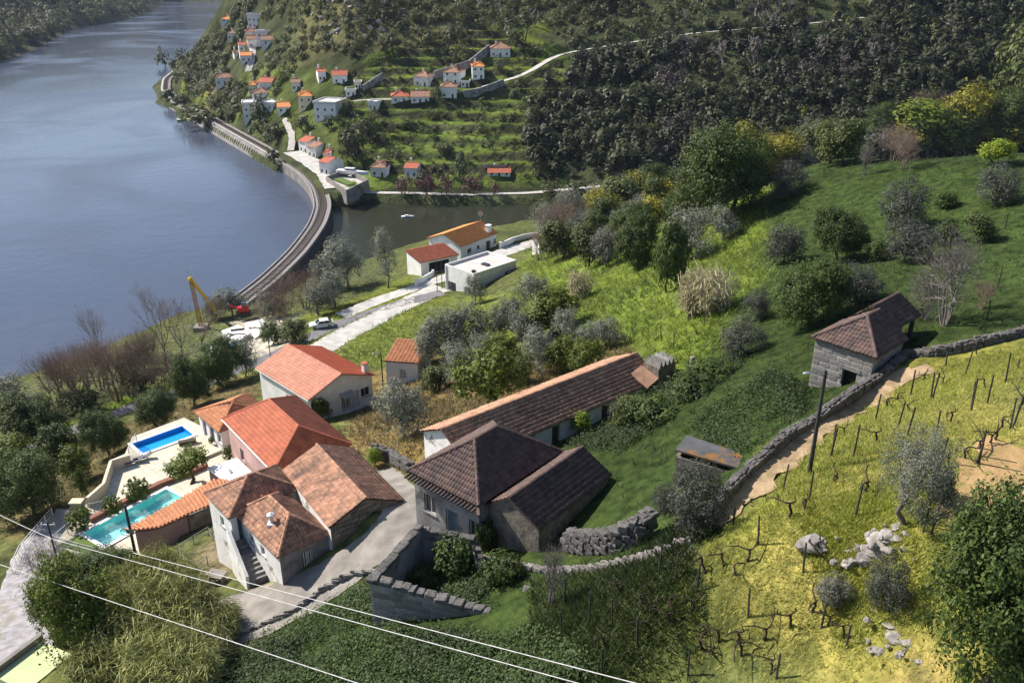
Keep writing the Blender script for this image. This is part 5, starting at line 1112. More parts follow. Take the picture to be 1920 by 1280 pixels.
# ================================================================== village on the opposite hillside
VS = random.Random(77)
def village(u, v, wpx, dm, hm, rz, wall, tile, kind, label, axis='x', rh=None, name='village_house', z=None):
    p = H.hit(u, v); hm = hm*(.72 if wpx < 24 else .8)
    if p is None: return
    D = np.linalg.norm(p-(0,0,CAMZ)); lx = wpx*D/FPX; ly = dm; a = R(rz)
    cx, cy = p[0]-math.cos(a)*lx/2, p[1]-math.sin(a)*lx/2; z0 = p[2]-.3
    ops = []; st = max(1, int((hm+.4)//2.6)); nw = max(2, int(lx/2.4))
    for s in range(st):
        for k in range(nw):
            c = (lx-.6)*(k+.5)/nw; door = s == 0 and k == nw//2
            ops.append(win('f', c, .85, s*2.6+(.1 if door else .95), s*2.6+2.0, 'wooddoor' if door else 'window'))
        for k in range(max(1, int(ly/3))): ops.append(win('l', (ly-.6)*(k+.5)/max(1, int(ly/3)), .9, s*2.6+.95, s*2.6+1.9))
    t, rf = house(name, label, (cx, cy), a, lx, ly, z0, z0+hm, kind, rh if rh is not None else min(lx, ly)*.24, axis, wall, tile, .3, ops=ops, tiles=False, far=True, skirt=3.5, ext=None)
    if kind == 'flat':
        for bx in ((0, lx, 0, .2), (0, lx, ly-.2, ly), (0, .2, .2, ly-.2), (lx-.2, lx, .2, ly-.2)): MB().box(*bx, hm, hm+.5).build('parapet', wall, t)
    else:
        for pp, q in roof_shape(lx, ly, hm, kind, rh if rh is not None else min(lx, ly)*.24, axis)[1]: ridge(rf, pp, q, tile, .16, 1.2)
        c = MB().box(lx*.25, lx*.25+.6, ly*.6, ly*.6+.6, hm+.3, hm+2.4).build('chimney', wall, t)
    return t
T_O, T_B, T_R = 'tile_orange', 'tile_old', 'tile_red'
for a in (
 (425,44,22,7,3,-10,'plaster',T_O,'hip','bright orange hip roof house at the river end of the upper hamlet'),
 (481,54,34,9,8.2,-14,'plaster','white_metal','flat','three-storey white house with dark balcony bands at the top of the hamlet'),
 (435,76,17,6,5,-5,'plaster_old',T_B,'hip','small brown-roofed house left of the upper hamlet street'),
 (471,72,20,7,4.5,15,'plaster_old',T_B,'hip','brown hip-roofed house directly below the three-storey white house'),
 (497,72,30,6,4,12,'plaster','plaster','flat','roofless white shell of a house at the right of the upper hamlet'),
 (478,90,25,7,5,18,'plaster_old',T_B,'gable','weathered brown-roofed house in the middle of the upper hamlet'),
 (505,86,25,7,3.5,14,'plaster',T_B,'gable','long white house with brown roof at the right end of the upper hamlet'),
 (458,97,18,6,4.5,20,'plaster_old',T_R,'gable','narrow house with faded red roof low in the upper hamlet'),
 (462,117,20,7,4.5,8,'plaster',T_O,'gable','white house with orange roof, lowest of the upper hamlet'),
 (445,106,12,5,3,25,'plaster',T_B,'hip','tiny white house left of the lowest orange roof in the hamlet'),
 (422,160,33,7,4.5,10,'plaster',T_B,'hip','white house with brown roof above the bare cutting near the river bend'),
 (474,174,15,7,5,0,'cream',T_O,'hip','narrow house with orange roof joined to the white row above the railway'),
 (497,172,28,7,5,-12,'plaster',T_R,'gable','white row house with red-brown roof beside the narrow orange-roofed one'),
 (489,190,30,8,4.5,6,'plaster',T_B,'hip','grey-brown roofed house below the white row house'),
 (605,153,16,6,5.5,20,'plaster',T_R,'gable','pale blue-white house with red roof standing alone high on the slope'),
 (638,158,28,7,4.5,8,'plaster',T_R,'gable','white house with red roof right of the pale blue-white house'),
 (556,171,17,6,5,12,'plaster',T_B,'gable','white gabled cottage with grey roof among the gardens'),
 (672,170,14,5,4,10,'plaster',T_O,'flat','small white block with pale orange top beside the street'),
 (658,183,20,6,4,5,'plaster','white_metal','flat','low white block below the small orange-topped one'),
 (470,224,25,9,8.4,14,'plaster','white_metal','flat','modern white house with three stacked balconies above the railway'),
 (501,219,28,9,7,-16,'plaster','white_metal','flat','cubic white house right of the one with stacked balconies'),
 (533,214,24,8,3.5,10,'plaster',T_O,'gable','low house with bright orange roof at the top of the lane to the station'),
 (574,207,27,9,7,8,'cream',T_O,'hip','tall cream house with orange hip roof in the middle of the village'),
 (610,226,44,11,8.2,-12,'plaster','flatroof','flat','big modern white house with dark glass front in the village'),
 (568,287,26,8,5.5,-38,'plaster_old',T_R,'gable','long red-brown roofed house right beside the railway station'),
 (584,296,24,8,5,-35,'plaster_old',T_B,'gable','brown-roofed house joined behind the long house at the station'),
 (607,328,24,8,5.5,-30,'plaster',T_R,'gable','white house with red roof at the road bend above the causeway'),
 (611,302,15,6,4,-20,'plaster_old',T_R,'hip','small red-roofed house behind the white one at the road bend'),
 (709,333,32,9,4.5,-8,'plaster',T_B,'hip','wide brown-roofed house next to the walled boat yard'),
 (770,335,27,7,4.5,-10,'plaster',T_R,'gable','white house with red roof behind the plum trees on the inlet shore'),
 (789,163,32,8,5,-22,'plaster_old',T_B,'hip','old stone house with brown roof among the terraces'),
 (846,160,33,9,6,-14,'plaster',T_B,'hip','tall white house with brown roof on the hill road'),
 (872,165,18,6,3.5,0,'plaster','white_metal','flat','low white extension right of the tall white house'),
 (841,186,32,8,5.5,0,'plaster',T_B,'hip','white house with brown hip roof below the hill road'),
 (897,150,24,8,6.5,5,'plaster',T_O,'hip','white house with bright orange hip roof at the bend of the hill road'),
 (750,195,33,8,3.5,6,'plaster_old',T_R,'hip','low house with faded red roof left on the terrace edge'),
 (788,196,35,7,3.5,2,'plaster',T_B,'gable','low white house with brown roof on the terrace edge'),
 (938,108,38,9,4.5,0,'plaster_old',T_B,'hip','brown-roofed stone house highest on the terraces'),
 (698,208,18,6,4.5,-15,'plaster_old','plaster_old','flat','roofless stone shell at the left edge of the terraces'),
 (936,334,44,5,2.4,0,'plaster_old',T_R,'gable','long low shed with red-brown roof on the lower terraces'),
 (928,322,42,4,2.2,0,'plaster_grey','flatroof','flat','low grey shed just above the red-roofed shed on the lower terraces'),
 (664,292,14,6,4,10,'plaster',T_B,'gable','pale ruin hidden among trees above the boat yard'),
 ): village(*a, axis='x')
# walled yard with a laid-up boat
p0 = PZ(649,348,3.); t = thing('walled_yard', 'grey walled yard with lawn beside the inlet road', 'yard', p0)
Q = [PZ(u, v, 5.5) for u, v in ((612,333),(650,358),(690,338),(650,318))]
for a, c in zip(Q, Q[1:]+Q[:1]): MB().obox(a-p0+(0,0,-2), c-p0+(0,0,-2), .4, 4.6).build('wall', 'concrete', t)
b = MB(); b.prism([(q-p0)[:2] for q in Q], -.5, 1.2); b.build('yard_floor', 'whitegravel', t)
q = PZ(645,340,5.2)-p0; MB().obox(PZ(633,336,4.6)-p0+(0,0,.2), PZ(660,347,4.6)-p0+(0,0,.2), 3., .4).build('lawn', 'turf', t)
def boat(name, label, p, L_, rz, wd=.3, m='white_metal'):
    t = thing(name, label, 'boat', p, R(rz)); b = MB(); V = []; n = 9
    for i in range(n):
        x = (i/(n-1)-.5)*L_; w = wd*L_*.5*math.sin(math.pi*min(1, .18+.82*(1-i/(n-1)))) if i else wd*L_*.35
        w = wd*L_*.5*(1-(i/(n-1))**3)+.01
        V += [(x, 0, -.1), (x, -w*.7, 0), (x, -w, .28*L_*.35), (x, w, .28*L_*.35), (x, w*.7, 0)]
    b.add(V, [(5*i+j, 5*i+5+j, 5*i+5+(j+1) % 5, 5*i+(j+1) % 5) for i in range(n-1) for j in range(5)]+[(4,3,2,1,0)]); b.build('hull', m, t)
    MB().box(-L_*.25, L_*.05, -wd*L_*.3, wd*L_*.3, .07*L_, .17*L_).build('cabin', 'plaster', t); MB().box(-L_*.2, L_*.06, -wd*L_*.31, wd*L_*.31, .11*L_, .14*L_).build('cabin_window', 'pane', t); return t
boat('laid_up_boat', 'long white boat laid up in the walled yard', PZ(662,326,5.3), 11, -18, .22)
boat('motor_boat', 'small white boat out on the inlet water', PZ(765,407,.1), 3.8, 10)
boat('moored_boat', 'white boat moored at the bank below the plum trees', PZ(772,373,.1), 6, 0)
boat('moored_boat', 'bluish boat moored at the bank left of the plum trees', PZ(697,371,.1), 5, 10, .3, 'cover')
boat('moored_boat', 'little boat moored between the bluish boat and the plum trees', PZ(731,373,.1), 3.5, 80)
boat('moored_boat', 'small pale boat moored under the trees of the far river bank', PZ(347,226,.1), 7, 20, .35, 'cover')
# retaining walls of the hill road
for k, (lab, px, h) in enumerate((('dark retaining wall climbing behind the white houses on the hill road', [(815,148),(850,138),(880,128),(900,112),(918,98)], 3.), ('dark retaining wall slanting up the left side of the terraces', [(682,172),(700,160),(720,148)], 2.4), ('stone wall along the foot of the hill road', [(870,182),(900,176),(945,160)], 2.2))):
    P = [H.hit(u, v) for u, v in px]; t = thing('road_wall', lab, 'retaining wall', P[0])
    for a, c in zip(P[:-1], P[1:]): MB().obox(a-P[0]+(0,0,h/2-.6), c-P[0]+(0,0,h/2-.6), .6, h+1).build('wall', 'plaster_grey', t)
# ================================================================== building site, crane, car
cb = PZ(377,612,4.2); t = thing('crane', 'yellow lattice crane with folded boom on the river bank', 'crane', cb)
top = None
for zz in np.arange(6, 30, .1):
    if proj((cb[0]-.6, cb[1], cb[2]+zz))[1] <= 524: top = zz; break
b = MB(); s = .3; tp = Vector((-.6,0,top))
for sx, sy in ((-s,-s),(s,-s),(s,s),(-s,s)): b.obox((sx,sy,0), (tp.x+sx*.7, sy*.7, top), .1, .1)
nst = 12
for k in range(nst):
    f0, f1 = k/nst, (k+1)/nst
    for (ax, ay), (bx, by) in (((-s,-s),(s,-s)),((s,-s),(s,s)),((s,s),(-s,s)),((-s,s),(-s,-s))): b.obox((tp.x*f0+ax, ay, top*f0), (tp.x*f1+bx, by, top*f1), .06, .06)
b.build('mast', 'ochre', t)
e = PZ(404,582,5.6)-cb; e = Vector(e); d = (e-tp)
b = MB(); b.obox(tp, e, .5, .5); b.obox(tp+d*.1+Vector((0,0,.32)), tp+d*.45+Vector((0,0,.32)), .3, .2); b.build('boom', 'yellow', t)
MB().obox(tp+d*.62-Vector((0,0,-.02)), tp+d*.72-Vector((0,0,-.02)), .54, .54).build('marker_band', 'white_metal', t)
MB().ball(tp, .5, .45, .5, 8, 5).build('pivot_head', 'yellow', t); MB().tube([tp+Vector((-.3,0,.5)), tp+Vector((-.45,0,2.2))], .06, 5).build('tip_rod', 'metal', t); MB().box(-1.2,1.2,-1.2,1.2,-1.2,.2).build('base', 'concrete', t); MB().obox(e-Vector((.4,0,.2)), e+Vector((1.6,.4,-.6)), .7, .7).build('counterweight', 'cover', t)
for lab, px, z, op in (('white flat-topped unfinished block with dark roof opening beside the crane', [(416,620),(447,609),(469,624),(441,641)], 7.2, True), ('white unfinished block nearer the car on the building site', [(461,606),(491,598),(508,615),(478,633)], 7.0, False), ('pale unfinished slab behind the bare trees on the building site', [(396,646),(434,640),(440,652),(394,660)], 6.6, False)):
    c = np.mean([PZ(u, v, z) for u, v in px], axis=0); t = thing('unfinished_building', lab, 'building', c-(0,0,2.6))
    prism_px('wall', px, z-5, z-.25, 'plaster_old', t, t); P = [PZ(u, v, z) for u, v in px]; P = [c+(q-c)*1.05 for q in P]; pz = [tuple((q-np.array(t.location))[:2]) for q in P]
    area = sum(pz[i][0]*pz[(i+1) % 4][1]-pz[(i+1) % 4][0]*pz[i][1] for i in range(4)); pz = pz if area > 0 else pz[::-1]
    MB().prism(pz, 2.36, 2.6).build('roof_slab', 'plaster', t)
    if op: MB().obox((-1.3,.9,2.63), (1.0,1.6,2.63), .9, .1).build('roof_opening', 'dark', t)
    for k in range(4): MB().obox((RNG.uniform(-2,2), RNG.uniform(-2,0), 2.68), (RNG.uniform(-2,2), RNG.uniform(-2,0), 2.68), .15, .12).build('timber', 'wood', t)
for lab, (u, v), z, s in (('blue plastic tank at the corner of the building site', (526,623), 6.4, 1.2), ('blue plastic tank below the white unfinished block', (440,651), 6.2, 1.3)):
    p = PZ(u, v, z); t = thing('water_tank', lab, 'tank', p); b = MB(); b.tube([(0,0,-.8), (0,0,.6), (0,0,.75)], [s*.75, s*.75, s*.5], 12); b.build('body', 'tank', t); MB().tube([(0,0,.7), (0,0,.9)], .25, 8).build('lid', 'tank', t)
p = PZ(457,588,5.2); t = thing('red_digger', 'red machine with dark tracks on the building site', 'machine', p, R(20))
MB().box(-1.1,1.1,-.6,.6,.5,1.5).build('body', 'red_paint', t); MB().box(-.2,.7,-.5,.5,1.5,2.4).build('cab', 'pane', t); [MB().box(-1.5,1.5,y-.25,y+.25,-.2,.5).build('track', 'tyre', t) for y in (-.75,.75)]; MB().obox((-.9,0,1.3), (-2.4,0,2.0), .3, .3).build('arm', 'red_paint', t)
def car(p, rz):
    t = thing('parked_car', 'white hatchback parked on the lane above the building site', 'car', p, rz); L_, Wd = 4.2, 1.76
    prof = [(-2.1,.32),(2.05,.32),(2.12,.62),(1.95,.86),(1.0,1.0),(.25,1.46),(-1.2,1.5),(-1.85,1.12),(-2.12,1.0),(-2.15,.6)]
    b = MB(); n = len(prof); V = [(x, -Wd/2+(.16 if z > 1.1 else 0), z) for x, z in prof]+[(x, Wd/2-(.16 if z > 1.1 else 0), z) for x, z in prof]
    b.add(V, [tuple(range(n)), tuple(range(2*n-1, n-1, -1))]+[(i, n+i, n+(i+1) % n, (i+1) % n) for i in range(n)]); b.build('body', 'carpaint', t)
    def pan(nm, pts, m): bb = MB(); bb.add(pts, [tuple(range(len(pts)))]); bb.build(nm, m, t)
    pan('windscreen', [(1.0,-.74,1.03),(1.0,.74,1.03),(.3,.66,1.46),(.3,-.66,1.46)], 'pane'); pan('rear_window', [(-1.3,-.66,1.46),(-1.3,.66,1.46),(-1.84,.74,1.15),(-1.84,-.74,1.15)], 'pane')
    for sg in (-1, 1):
        for nm, xs in (('front_side_window', (.85,.2,-.4,-.4)), ('rear_side_window', (-.5,-.5,-1.15,-1.6))): pan(nm, [(xs[0] if nm[0] == 'f' else -.5, sg*.885, 1.02), (xs[1] if nm[0] == 'f' else -.5, sg*.73, 1.42), (xs[2] if nm[0] == 'f' else -1.15, sg*.73, 1.42), (-.4 if nm[0] == 'f' else -1.6, sg*.885, 1.02)][::sg], 'pane')
        for x in (-1.3, 1.3):
            w = MB().tube([(x, sg*.7, .32), (x, sg*.9, .32)], .32, 14).build('wheel', 'tyre', t); MB().tube([(x, sg*.88, .32), (x, sg*.915, .32)], .2, 10).build('rim', 'metal', w)
        MB().box(1.9, 2.1, sg*.6-.18, sg*.6+.18, .66, .8).build('headlight', 'glass', t); MB().box(-2.16, -2.05, sg*.7-.12, sg*.7+.12, .75, 1.0).build('tail_light', 'red_paint', t); MB().box(.75,.9,sg*.98-.1,sg*.98+.1,1.0,1.12).build('wing_mirror', 'carpaint', t)
cp = G.hit(603, 614); car(cp+(0,0,.04), R(200))
# yard walls and gate posts round the inlet houses
for lab, px, h in (('white garden wall in front of the garage', [(780,536),(795,528),(812,518)], 1.0), ('pale wall along the quay lane right of the orange-roofed house', [(938,466),(960,456),(985,448),(1010,444)], 1.2)):
    P = [G.hit(u, v) for u, v in px]; P = [p for p in P if p is not None]; t = thing('garden_wall', lab, 'wall', P[0])
    for a, c in zip(P[:-1], P[1:]): MB().obox(a-P[0]+(0,0,h/2-.2), c-P[0]+(0,0,h/2-.2), .3, h+.6).build('wall', 'plaster', t)
    for p in (P[0], P[-1]): MB().box(p[0]-P[0][0]-.25, p[0]-P[0][0]+.25, p[1]-P[0][1]-.25, p[1]-P[0][1]+.25, p[2]-P[0][2]-.5, p[2]-P[0][2]+h+.35).build('pillar', 'plaster', t)
# ================================================================== vegetation kit
def leaf_cloud(rng, C, cr, per, size, sig, aspect=.55, up=.35, out=.8, cen=None, ck=1.1):
    """quads scattered round clump centres C; returns V (4n,3), rnd (4n)"""
    n = len(C); P = np.repeat(C, per, 0); off = rng.randn(n*per, 3)*sig; P = P+off
    nd = off/(np.linalg.norm(off, axis=1)[:, None]+1e-6)*out+rng.randn(n*per, 3)*.45; nd[:, 2] += up
    if cen is not None: q = P-np.array(cen); nd += q/(np.linalg.norm(q, axis=1)[:, None]+1e-6)*ck
    nd /= np.linalg.norm(nd, axis=1)[:, None]
    a = np.cross(nd, rng.randn(n*per, 3)); a /= np.linalg.norm(a, axis=1)[:, None]+1e-6; b = np.cross(nd, a)
    s = size*(.6+.8*rng.rand(n*per))[:, None]; a = a*s*.5; b = b*s*.5*aspect
    V = np.stack([P-a-b*.5, P+b*-.9, P+a+b*.3, P+b*1.0], 1)
    r = np.clip(np.repeat(cr, per)*.55+rng.rand(n*per)*.45, 0, 1)
    return V.reshape(-1, 3), np.repeat(r, 4)
def quads(n): return np.arange(n).reshape(-1, 4)
def ell_pts(rng, n, c, rad, pw=2.2, zmin=-.85):
    d = rng.randn(n*3, 3); d /= np.linalg.norm(d, axis=1)[:, None]; d = d[d[:, 2] > zmin][:n]
    r = rng.rand(len(d))**(1/pw); return np.array(c)+d*r[:, None]*np.array(rad)
def lumpy(rng, n, shape):
    """clump centres for a crown of unit height and unit width; shape: list of (centre, radii, weight)"""
    out = []
    for c, rad, w in shape: out.append(ell_pts(rng, max(2, int(n*w)), c, rad))
    return np.concatenate(out)
def trunk_mb(rng, C, h0, r, spread=6, lean=.04, stems=1):
    b = MB()
    for s in range(stems):
        ox = (rng.rand()-.5)*.12*(stems > 1); p = [Vector((ox, (rng.rand()-.5)*.12*(stems > 1), -.06))]
        for k in range(4): p.append(p[-1]+Vector((rng.randn()*lean, rng.randn()*lean, (h0+.06)/4)))
        b.tube(p, [r*1.3, r, r*.9, r*.8, r*.7], 6)
        for i in rng.choice(len(C), min(len(C), spread), False):
            e = Vector(C[i]); m = p[-1].lerp(e, .5)+Vector((0, 0, -.03)); b.tube([p[-2], m, e], [r*.55, r*.35, r*.12], 4, False)
    return b
PROTO = {}
def proto(key, leafmat, shape, n, per, size, sig, h0, tr, bark='bark', variants=3, seed=0, stems=1, **k):
    L_ = []
    for v in range(variants):
        rng = np.random.RandomState(seed*100+v); sh = [((c[0]+rng.randn()*.05, c[1]+rng.randn()*.05, c[2]), tuple(q*(1+rng.randn()*.08) for q in rad), w) for c, rad, w in shape]
        C = lumpy(rng, n, sh); k.setdefault('cen', (0,0,.35)); k.setdefault('ck', .7); V, r = leaf_cloud(rng, C, rng.rand(len(C)), per, size, sig, **k)
        L_.append((npmesh(key+'_crown', V, quads(len(V)), leafmat, rnd=r), trunk_mb(rng, C, h0, tr, stems=stems).mesh(key+'_trunk', bark, True)))
    PROTO[key] = L_
RND = [((0,0,.5), (.43,.43,.43), 1.)]
LOB = [((-.16,.05,.47), (.3,.3,.36), .34), ((.18,-.08,.43), (.28,.3,.34), .33), ((.02,.12,.68), (.3,.3,.26), .33)]
proto('dark', 'lf_dark', RND+[((.15,.1,.7), (.24,.24,.22), .3), ((-.2,-.12,.42), (.24,.24,.26), .25)], 130, 36, .062, .05, .3, .03, seed=1)
proto('bush', 'lf_dark', [((0,0,.42), (.42,.42,.42), 1.)], 80, 30, .07, .06, .2, .025, seed=2)
proto('citrus', 'lf_citrus', LOB, 135, 34, .058, .05, .3, .03, seed=3)
proto('olive', 'lf_olive', LOB, 125, 40, .046, .055, .3, .03, 'greybark', seed=4, aspect=.4)
proto('grey', 'lf_grey', [((0,0,.45), (.43,.43,.44), 1.)], 110, 34, .055, .06, .2, .02, 'greybark', seed=5, stems=3, aspect=.4)
proto('yellow', 'lf_yellow', LOB, 120, 32, .055, .065, .3, .025, seed=6)
proto('lime', 'lf_lime', LOB, 120, 32, .06, .06, .3, .025, seed=7)
proto('mid', 'lf_mid', LOB, 125, 34, .058, .06, .3, .03, seed=8)
proto('purple', 'lf_purple', RND, 70, 26, .06, .07, .28, .03, seed=9)
proto('topiary', 'lf_citrus', [((0,0,.42), (.46,.46,.44), 1.)], 190, 30, .05, .022, .1, .03, seed=10, variants=2)
proto('cloudtree', 'lf_citrus', [((-.22,0,.68), (.22,.26,.16), .4), ((.2,.05,.74), (.24,.26,.18), .4), ((0,-.1,.8), (.2,.2,.14), .2)], 80, 34, .06, .045, .42, .035, seed=11, variants=1)
proto('cypress', 'lf_dark', [((0,0,.5), (.4,.4,.5), 1.)], 60, 26, .12, .08, .2, .03, seed=12, variants=1)
proto('tall', 'lf_olive', [((-.1,0,.42), (.34,.34,.28), .4), ((.1,.05,.68), (.32,.32,.25), .4), ((0,0,.86), (.2,.2,.12), .2)], 90, 40, .045, .06, .25, .03, 'greybark', seed=13, variants=2, aspect=.4)
proto('farwood', 'lf_wood', RND, 26, 9, .15, .08, .3, .03, seed=14, ck=1.6)
proto('farlime', 'lf_lime', RND, 22, 9, .14, .1, .3, .03, seed=15, variants=2)
proto('farscrub', 'lf_scrub', RND, 20, 9, .15, .1, .3, .03, seed=16)
proto('farpine', 'lf_wood', [((0,0,.8), (.45,.45,.17), 1.)], 20, 9, .14, .07, .7, .025, seed=17, variants=2)
proto('farpurple', 'lf_purple', RND, 24, 10, .12, .1, .3, .03, seed=18, variants=2)
proto('mass', 'lf_wood', [((0,0,.5), (.4,.4,.42), .7), ((.15,.1,.65), (.25,.25,.22), .3)], 17, 6, .2, .07, .3, .03, seed=34, variants=5, ck=2.2)
proto('massscrub', 'lf_scrub', RND, 15, 6, .2, .08, .3, .03, seed=36, variants=4, ck=1.8)
proto('massbrown', 'lf_brown', RND, 15, 6, .17, .1, .3, .03, seed=37, variants=3, ck=1.2)
proto('fine', 'lf_dark', RND+[((.18,.1,.72), (.22,.22,.2), .25), ((-.22,-.12,.45), (.22,.22,.26), .25), ((.05,-.25,.3), (.25,.2,.25), .2)], 300, 60, .027, .036, .3, .025, seed=40, variants=2)
proto('finecitrus', 'lf_citrus', LOB, 300, 52, .027, .036, .3, .025, seed=41, variants=1)
proto('fineolive', 'lf_olive', LOB, 260, 56, .024, .04, .34, .03, 'greybark', seed=42, variants=1, aspect=.35)
proto('darkgrey', 'lf_greydark', [((0,0,.45), (.43,.43,.44), 1.)], 150, 44, .042, .055, .2, .02, 'greybark', seed=43, variants=2, stems=3, aspect=.4)
def bare_mb(seed, stems=1, levels=5, spread=.5, up=.5, r0=.022, kids=3):
    r = random.Random(seed); b = MB()
    def grow_(p, d, L_, rad, lv):
        q = p+d*L_*.5+Vector((r.gauss(0,.02), r.gauss(0,.02), 0)); e = q+(d+Vector((r.gauss(0,.16), r.gauss(0,.16), .06))).normalized()*L_*.5
        b.tube([p, q, e], [rad, rad*.8, rad*.62], 5 if lv > 3 else 3, False)
        if lv <= 0: return
        for k in range(kids+(lv == levels)):
            dd = (d*up+Vector((r.gauss(0,1), r.gauss(0,1), r.gauss(.25,.6))).normalized()*spread*1.2).normalized(); f = 1 if k == 0 else r.uniform(.35, 1)
            grow_(q.lerp(e, f) if k else e, dd, L_*r.uniform(.58,.8), rad*.56, lv-1)
    for s in range(stems):
        a = r.uniform(0, 6.28); d = Vector((math.cos(a)*.35*(stems > 1), math.sin(a)*.35*(stems > 1), 1)).normalized()
        grow_(Vector((math.cos(a)*.06*(stems > 1), math.sin(a)*.06*(stems > 1), -.03)), d, .34 if stems == 1 else .32, r0, levels)
    return b
def bare_proto(key, mat, variants, **k):
    L_ = []
    for v in range(variants):
        b = bare_mb(900+v+len(key)*7, **k); A_ = np.array(b.v); zs = A_[:, 2].max(); w = max(np.ptp(A_[:, 0]), np.ptp(A_[:, 1])); A_[:, 2] /= zs; A_[:, :2] /= w
        b.v = [tuple(p) for p in A_]; L_.append((b.mesh(key+'_branches', mat), MB().tube([(0,0,-.05),(0,0,.06),(0,0,.2)], [.03,.02,.012], 6).mesh(key+'_trunk', mat)))
    PROTO[key] = L_
bare_proto('bare', 'twig', 3, levels=6, r0=.014)
bare_proto('baretall', 'twig', 2, levels=6, up=1.1, spread=.4, r0=.014)
bare_proto('bareshrub', 'twig', 2, stems=8, levels=5, r0=.012)
bare_proto('palebare', 'paletwig', 2, stems=6, levels=5, r0=.015)
bare_proto('farbare', 'paletwig', 2, levels=3, up=.9, r0=.03)
def reed_proto(key, mat, nst, droop, seed):
    rng = np.random.RandomState(seed); V = []; r = []
    for i in range(nst):
        a = rng.rand()*6.283; q = rng.rand()**.5*.38; bx, by = q*math.cos(a), q*math.sin(a); h = .55+.45*rng.rand(); tx, ty = bx*1.25+rng.randn()*.06, by*1.25+rng.randn()*.06; cc = rng.rand()
        w = .005; V += [(bx-w,by,0),(bx+w,by,0),(tx+w*.5,ty,h),(tx-w*.5,ty,h)]; r += [cc*.6]*4
        for k in range(7):
            f = .25+.75*rng.rand(); px, py, pz = bx+(tx-bx)*f, by+(ty-by)*f, h*f; an = rng.rand()*6.283; l = .16+.12*rng.rand(); dx, dy = math.cos(an)*l, math.sin(an)*l; ww = .0065
            V += [(px-dy/l*ww, py+dx/l*ww, pz), (px+dy/l*ww, py-dx/l*ww, pz), (px+dx*.6+dy/l*ww, py+dy*.6-dx/l*ww, pz+.05-droop*.3), (px+dx, py+dy, pz-droop*l)]; r += [min(1, cc*.5+rng.rand()*.5)]*4
    V = np.array(V); PROTO.setdefault(key, []).append((npmesh(key+'_blades', V, quads(len(V)), mat, rnd=r), MB().tube([(0,0,-.04),(0,0,.1)], [.2,.12], 7).mesh(key+'_base', mat)))
for s in range(3): reed_proto('reed', 'lf_reed', 420, .4, s)
for s in range(2): reed_proto('dryreed', 'lf_dryreed', 110, .5, 20+s)
TR = random.Random(21)
FORM = {'bare': ('bare_tree', 'branches'), 'baretall': ('bare_tree', 'branches'), 'bareshrub': ('bare_shrub', 'branches'), 'palebare': ('bare_shrub', 'branches'), 'farbare': ('bare_tree', 'branches'), 'reed': ('reed_clump', 'blades'), 'dryreed': ('reed_clump', 'blades'), 'olive': ('olive_tree', 'crown'), 'tall': ('olive_tree', 'crown'), 'topiary': ('round_bush', 'foliage'), 'bush': ('bush', 'foliage'), 'grey': ('bush', 'foliage'), 'citrus': ('citrus_tree', 'crown'), 'fineolive': ('olive_tree', 'crown'), 'finecitrus': ('citrus_tree', 'crown'), 'darkgrey': ('bush', 'foliage'), 'fine': ('large_shrub', 'foliage'), 'cypress': ('cypress', 'crown'), 'cloudtree': ('pruned_tree', 'crown')}
def plant(key, p, w, h, label, group=None, cat=None):
    cr, tk = TR.choice(PROTO[key]); nm, part = FORM.get(key, ('tree', 'crown'))
    c = cat or {'bush': 'bush', 'round_bush': 'bush', 'bare_shrub': 'shrub', 'large_shrub': 'shrub', 'reed_clump': 'reeds'}.get(nm, 'tree')
    t = thing(nm, label, c, p, TR.uniform(0, 6.28), group); t.scale = (w, w, h); obj(part, cr, t); obj('root_clump' if 'reed' in key else 'trunk', tk, t); return t
def tree_px(u, v, wp, hp, key, label, grid=None, group=None):
    p = (grid or G).hit(u, v)
    if key in ('topiary', 'cloudtree'): p = PZ(u, v, POOLZ)

    if p is None: p = (G if grid is H else H).hit(u, v)
    if p is None: p = PZ(u, v, 3)
    if key == 'dark' and wp*np.linalg.norm(p-(0,0,CAMZ)) > 8000: key = 'fine'
    D = np.linalg.norm(p-(0,0,CAMZ)); cs = math.hypot(p[0], p[1])/D
    k = 1.12 if key not in ('bare','baretall','bareshrub','palebare') else 1.0
    w = wp*D/FPX*k; h = hp*D/FPX/max(.6, cs)*(1.04); 
    wd = w
    return plant(key, p, wd, h, label, group)
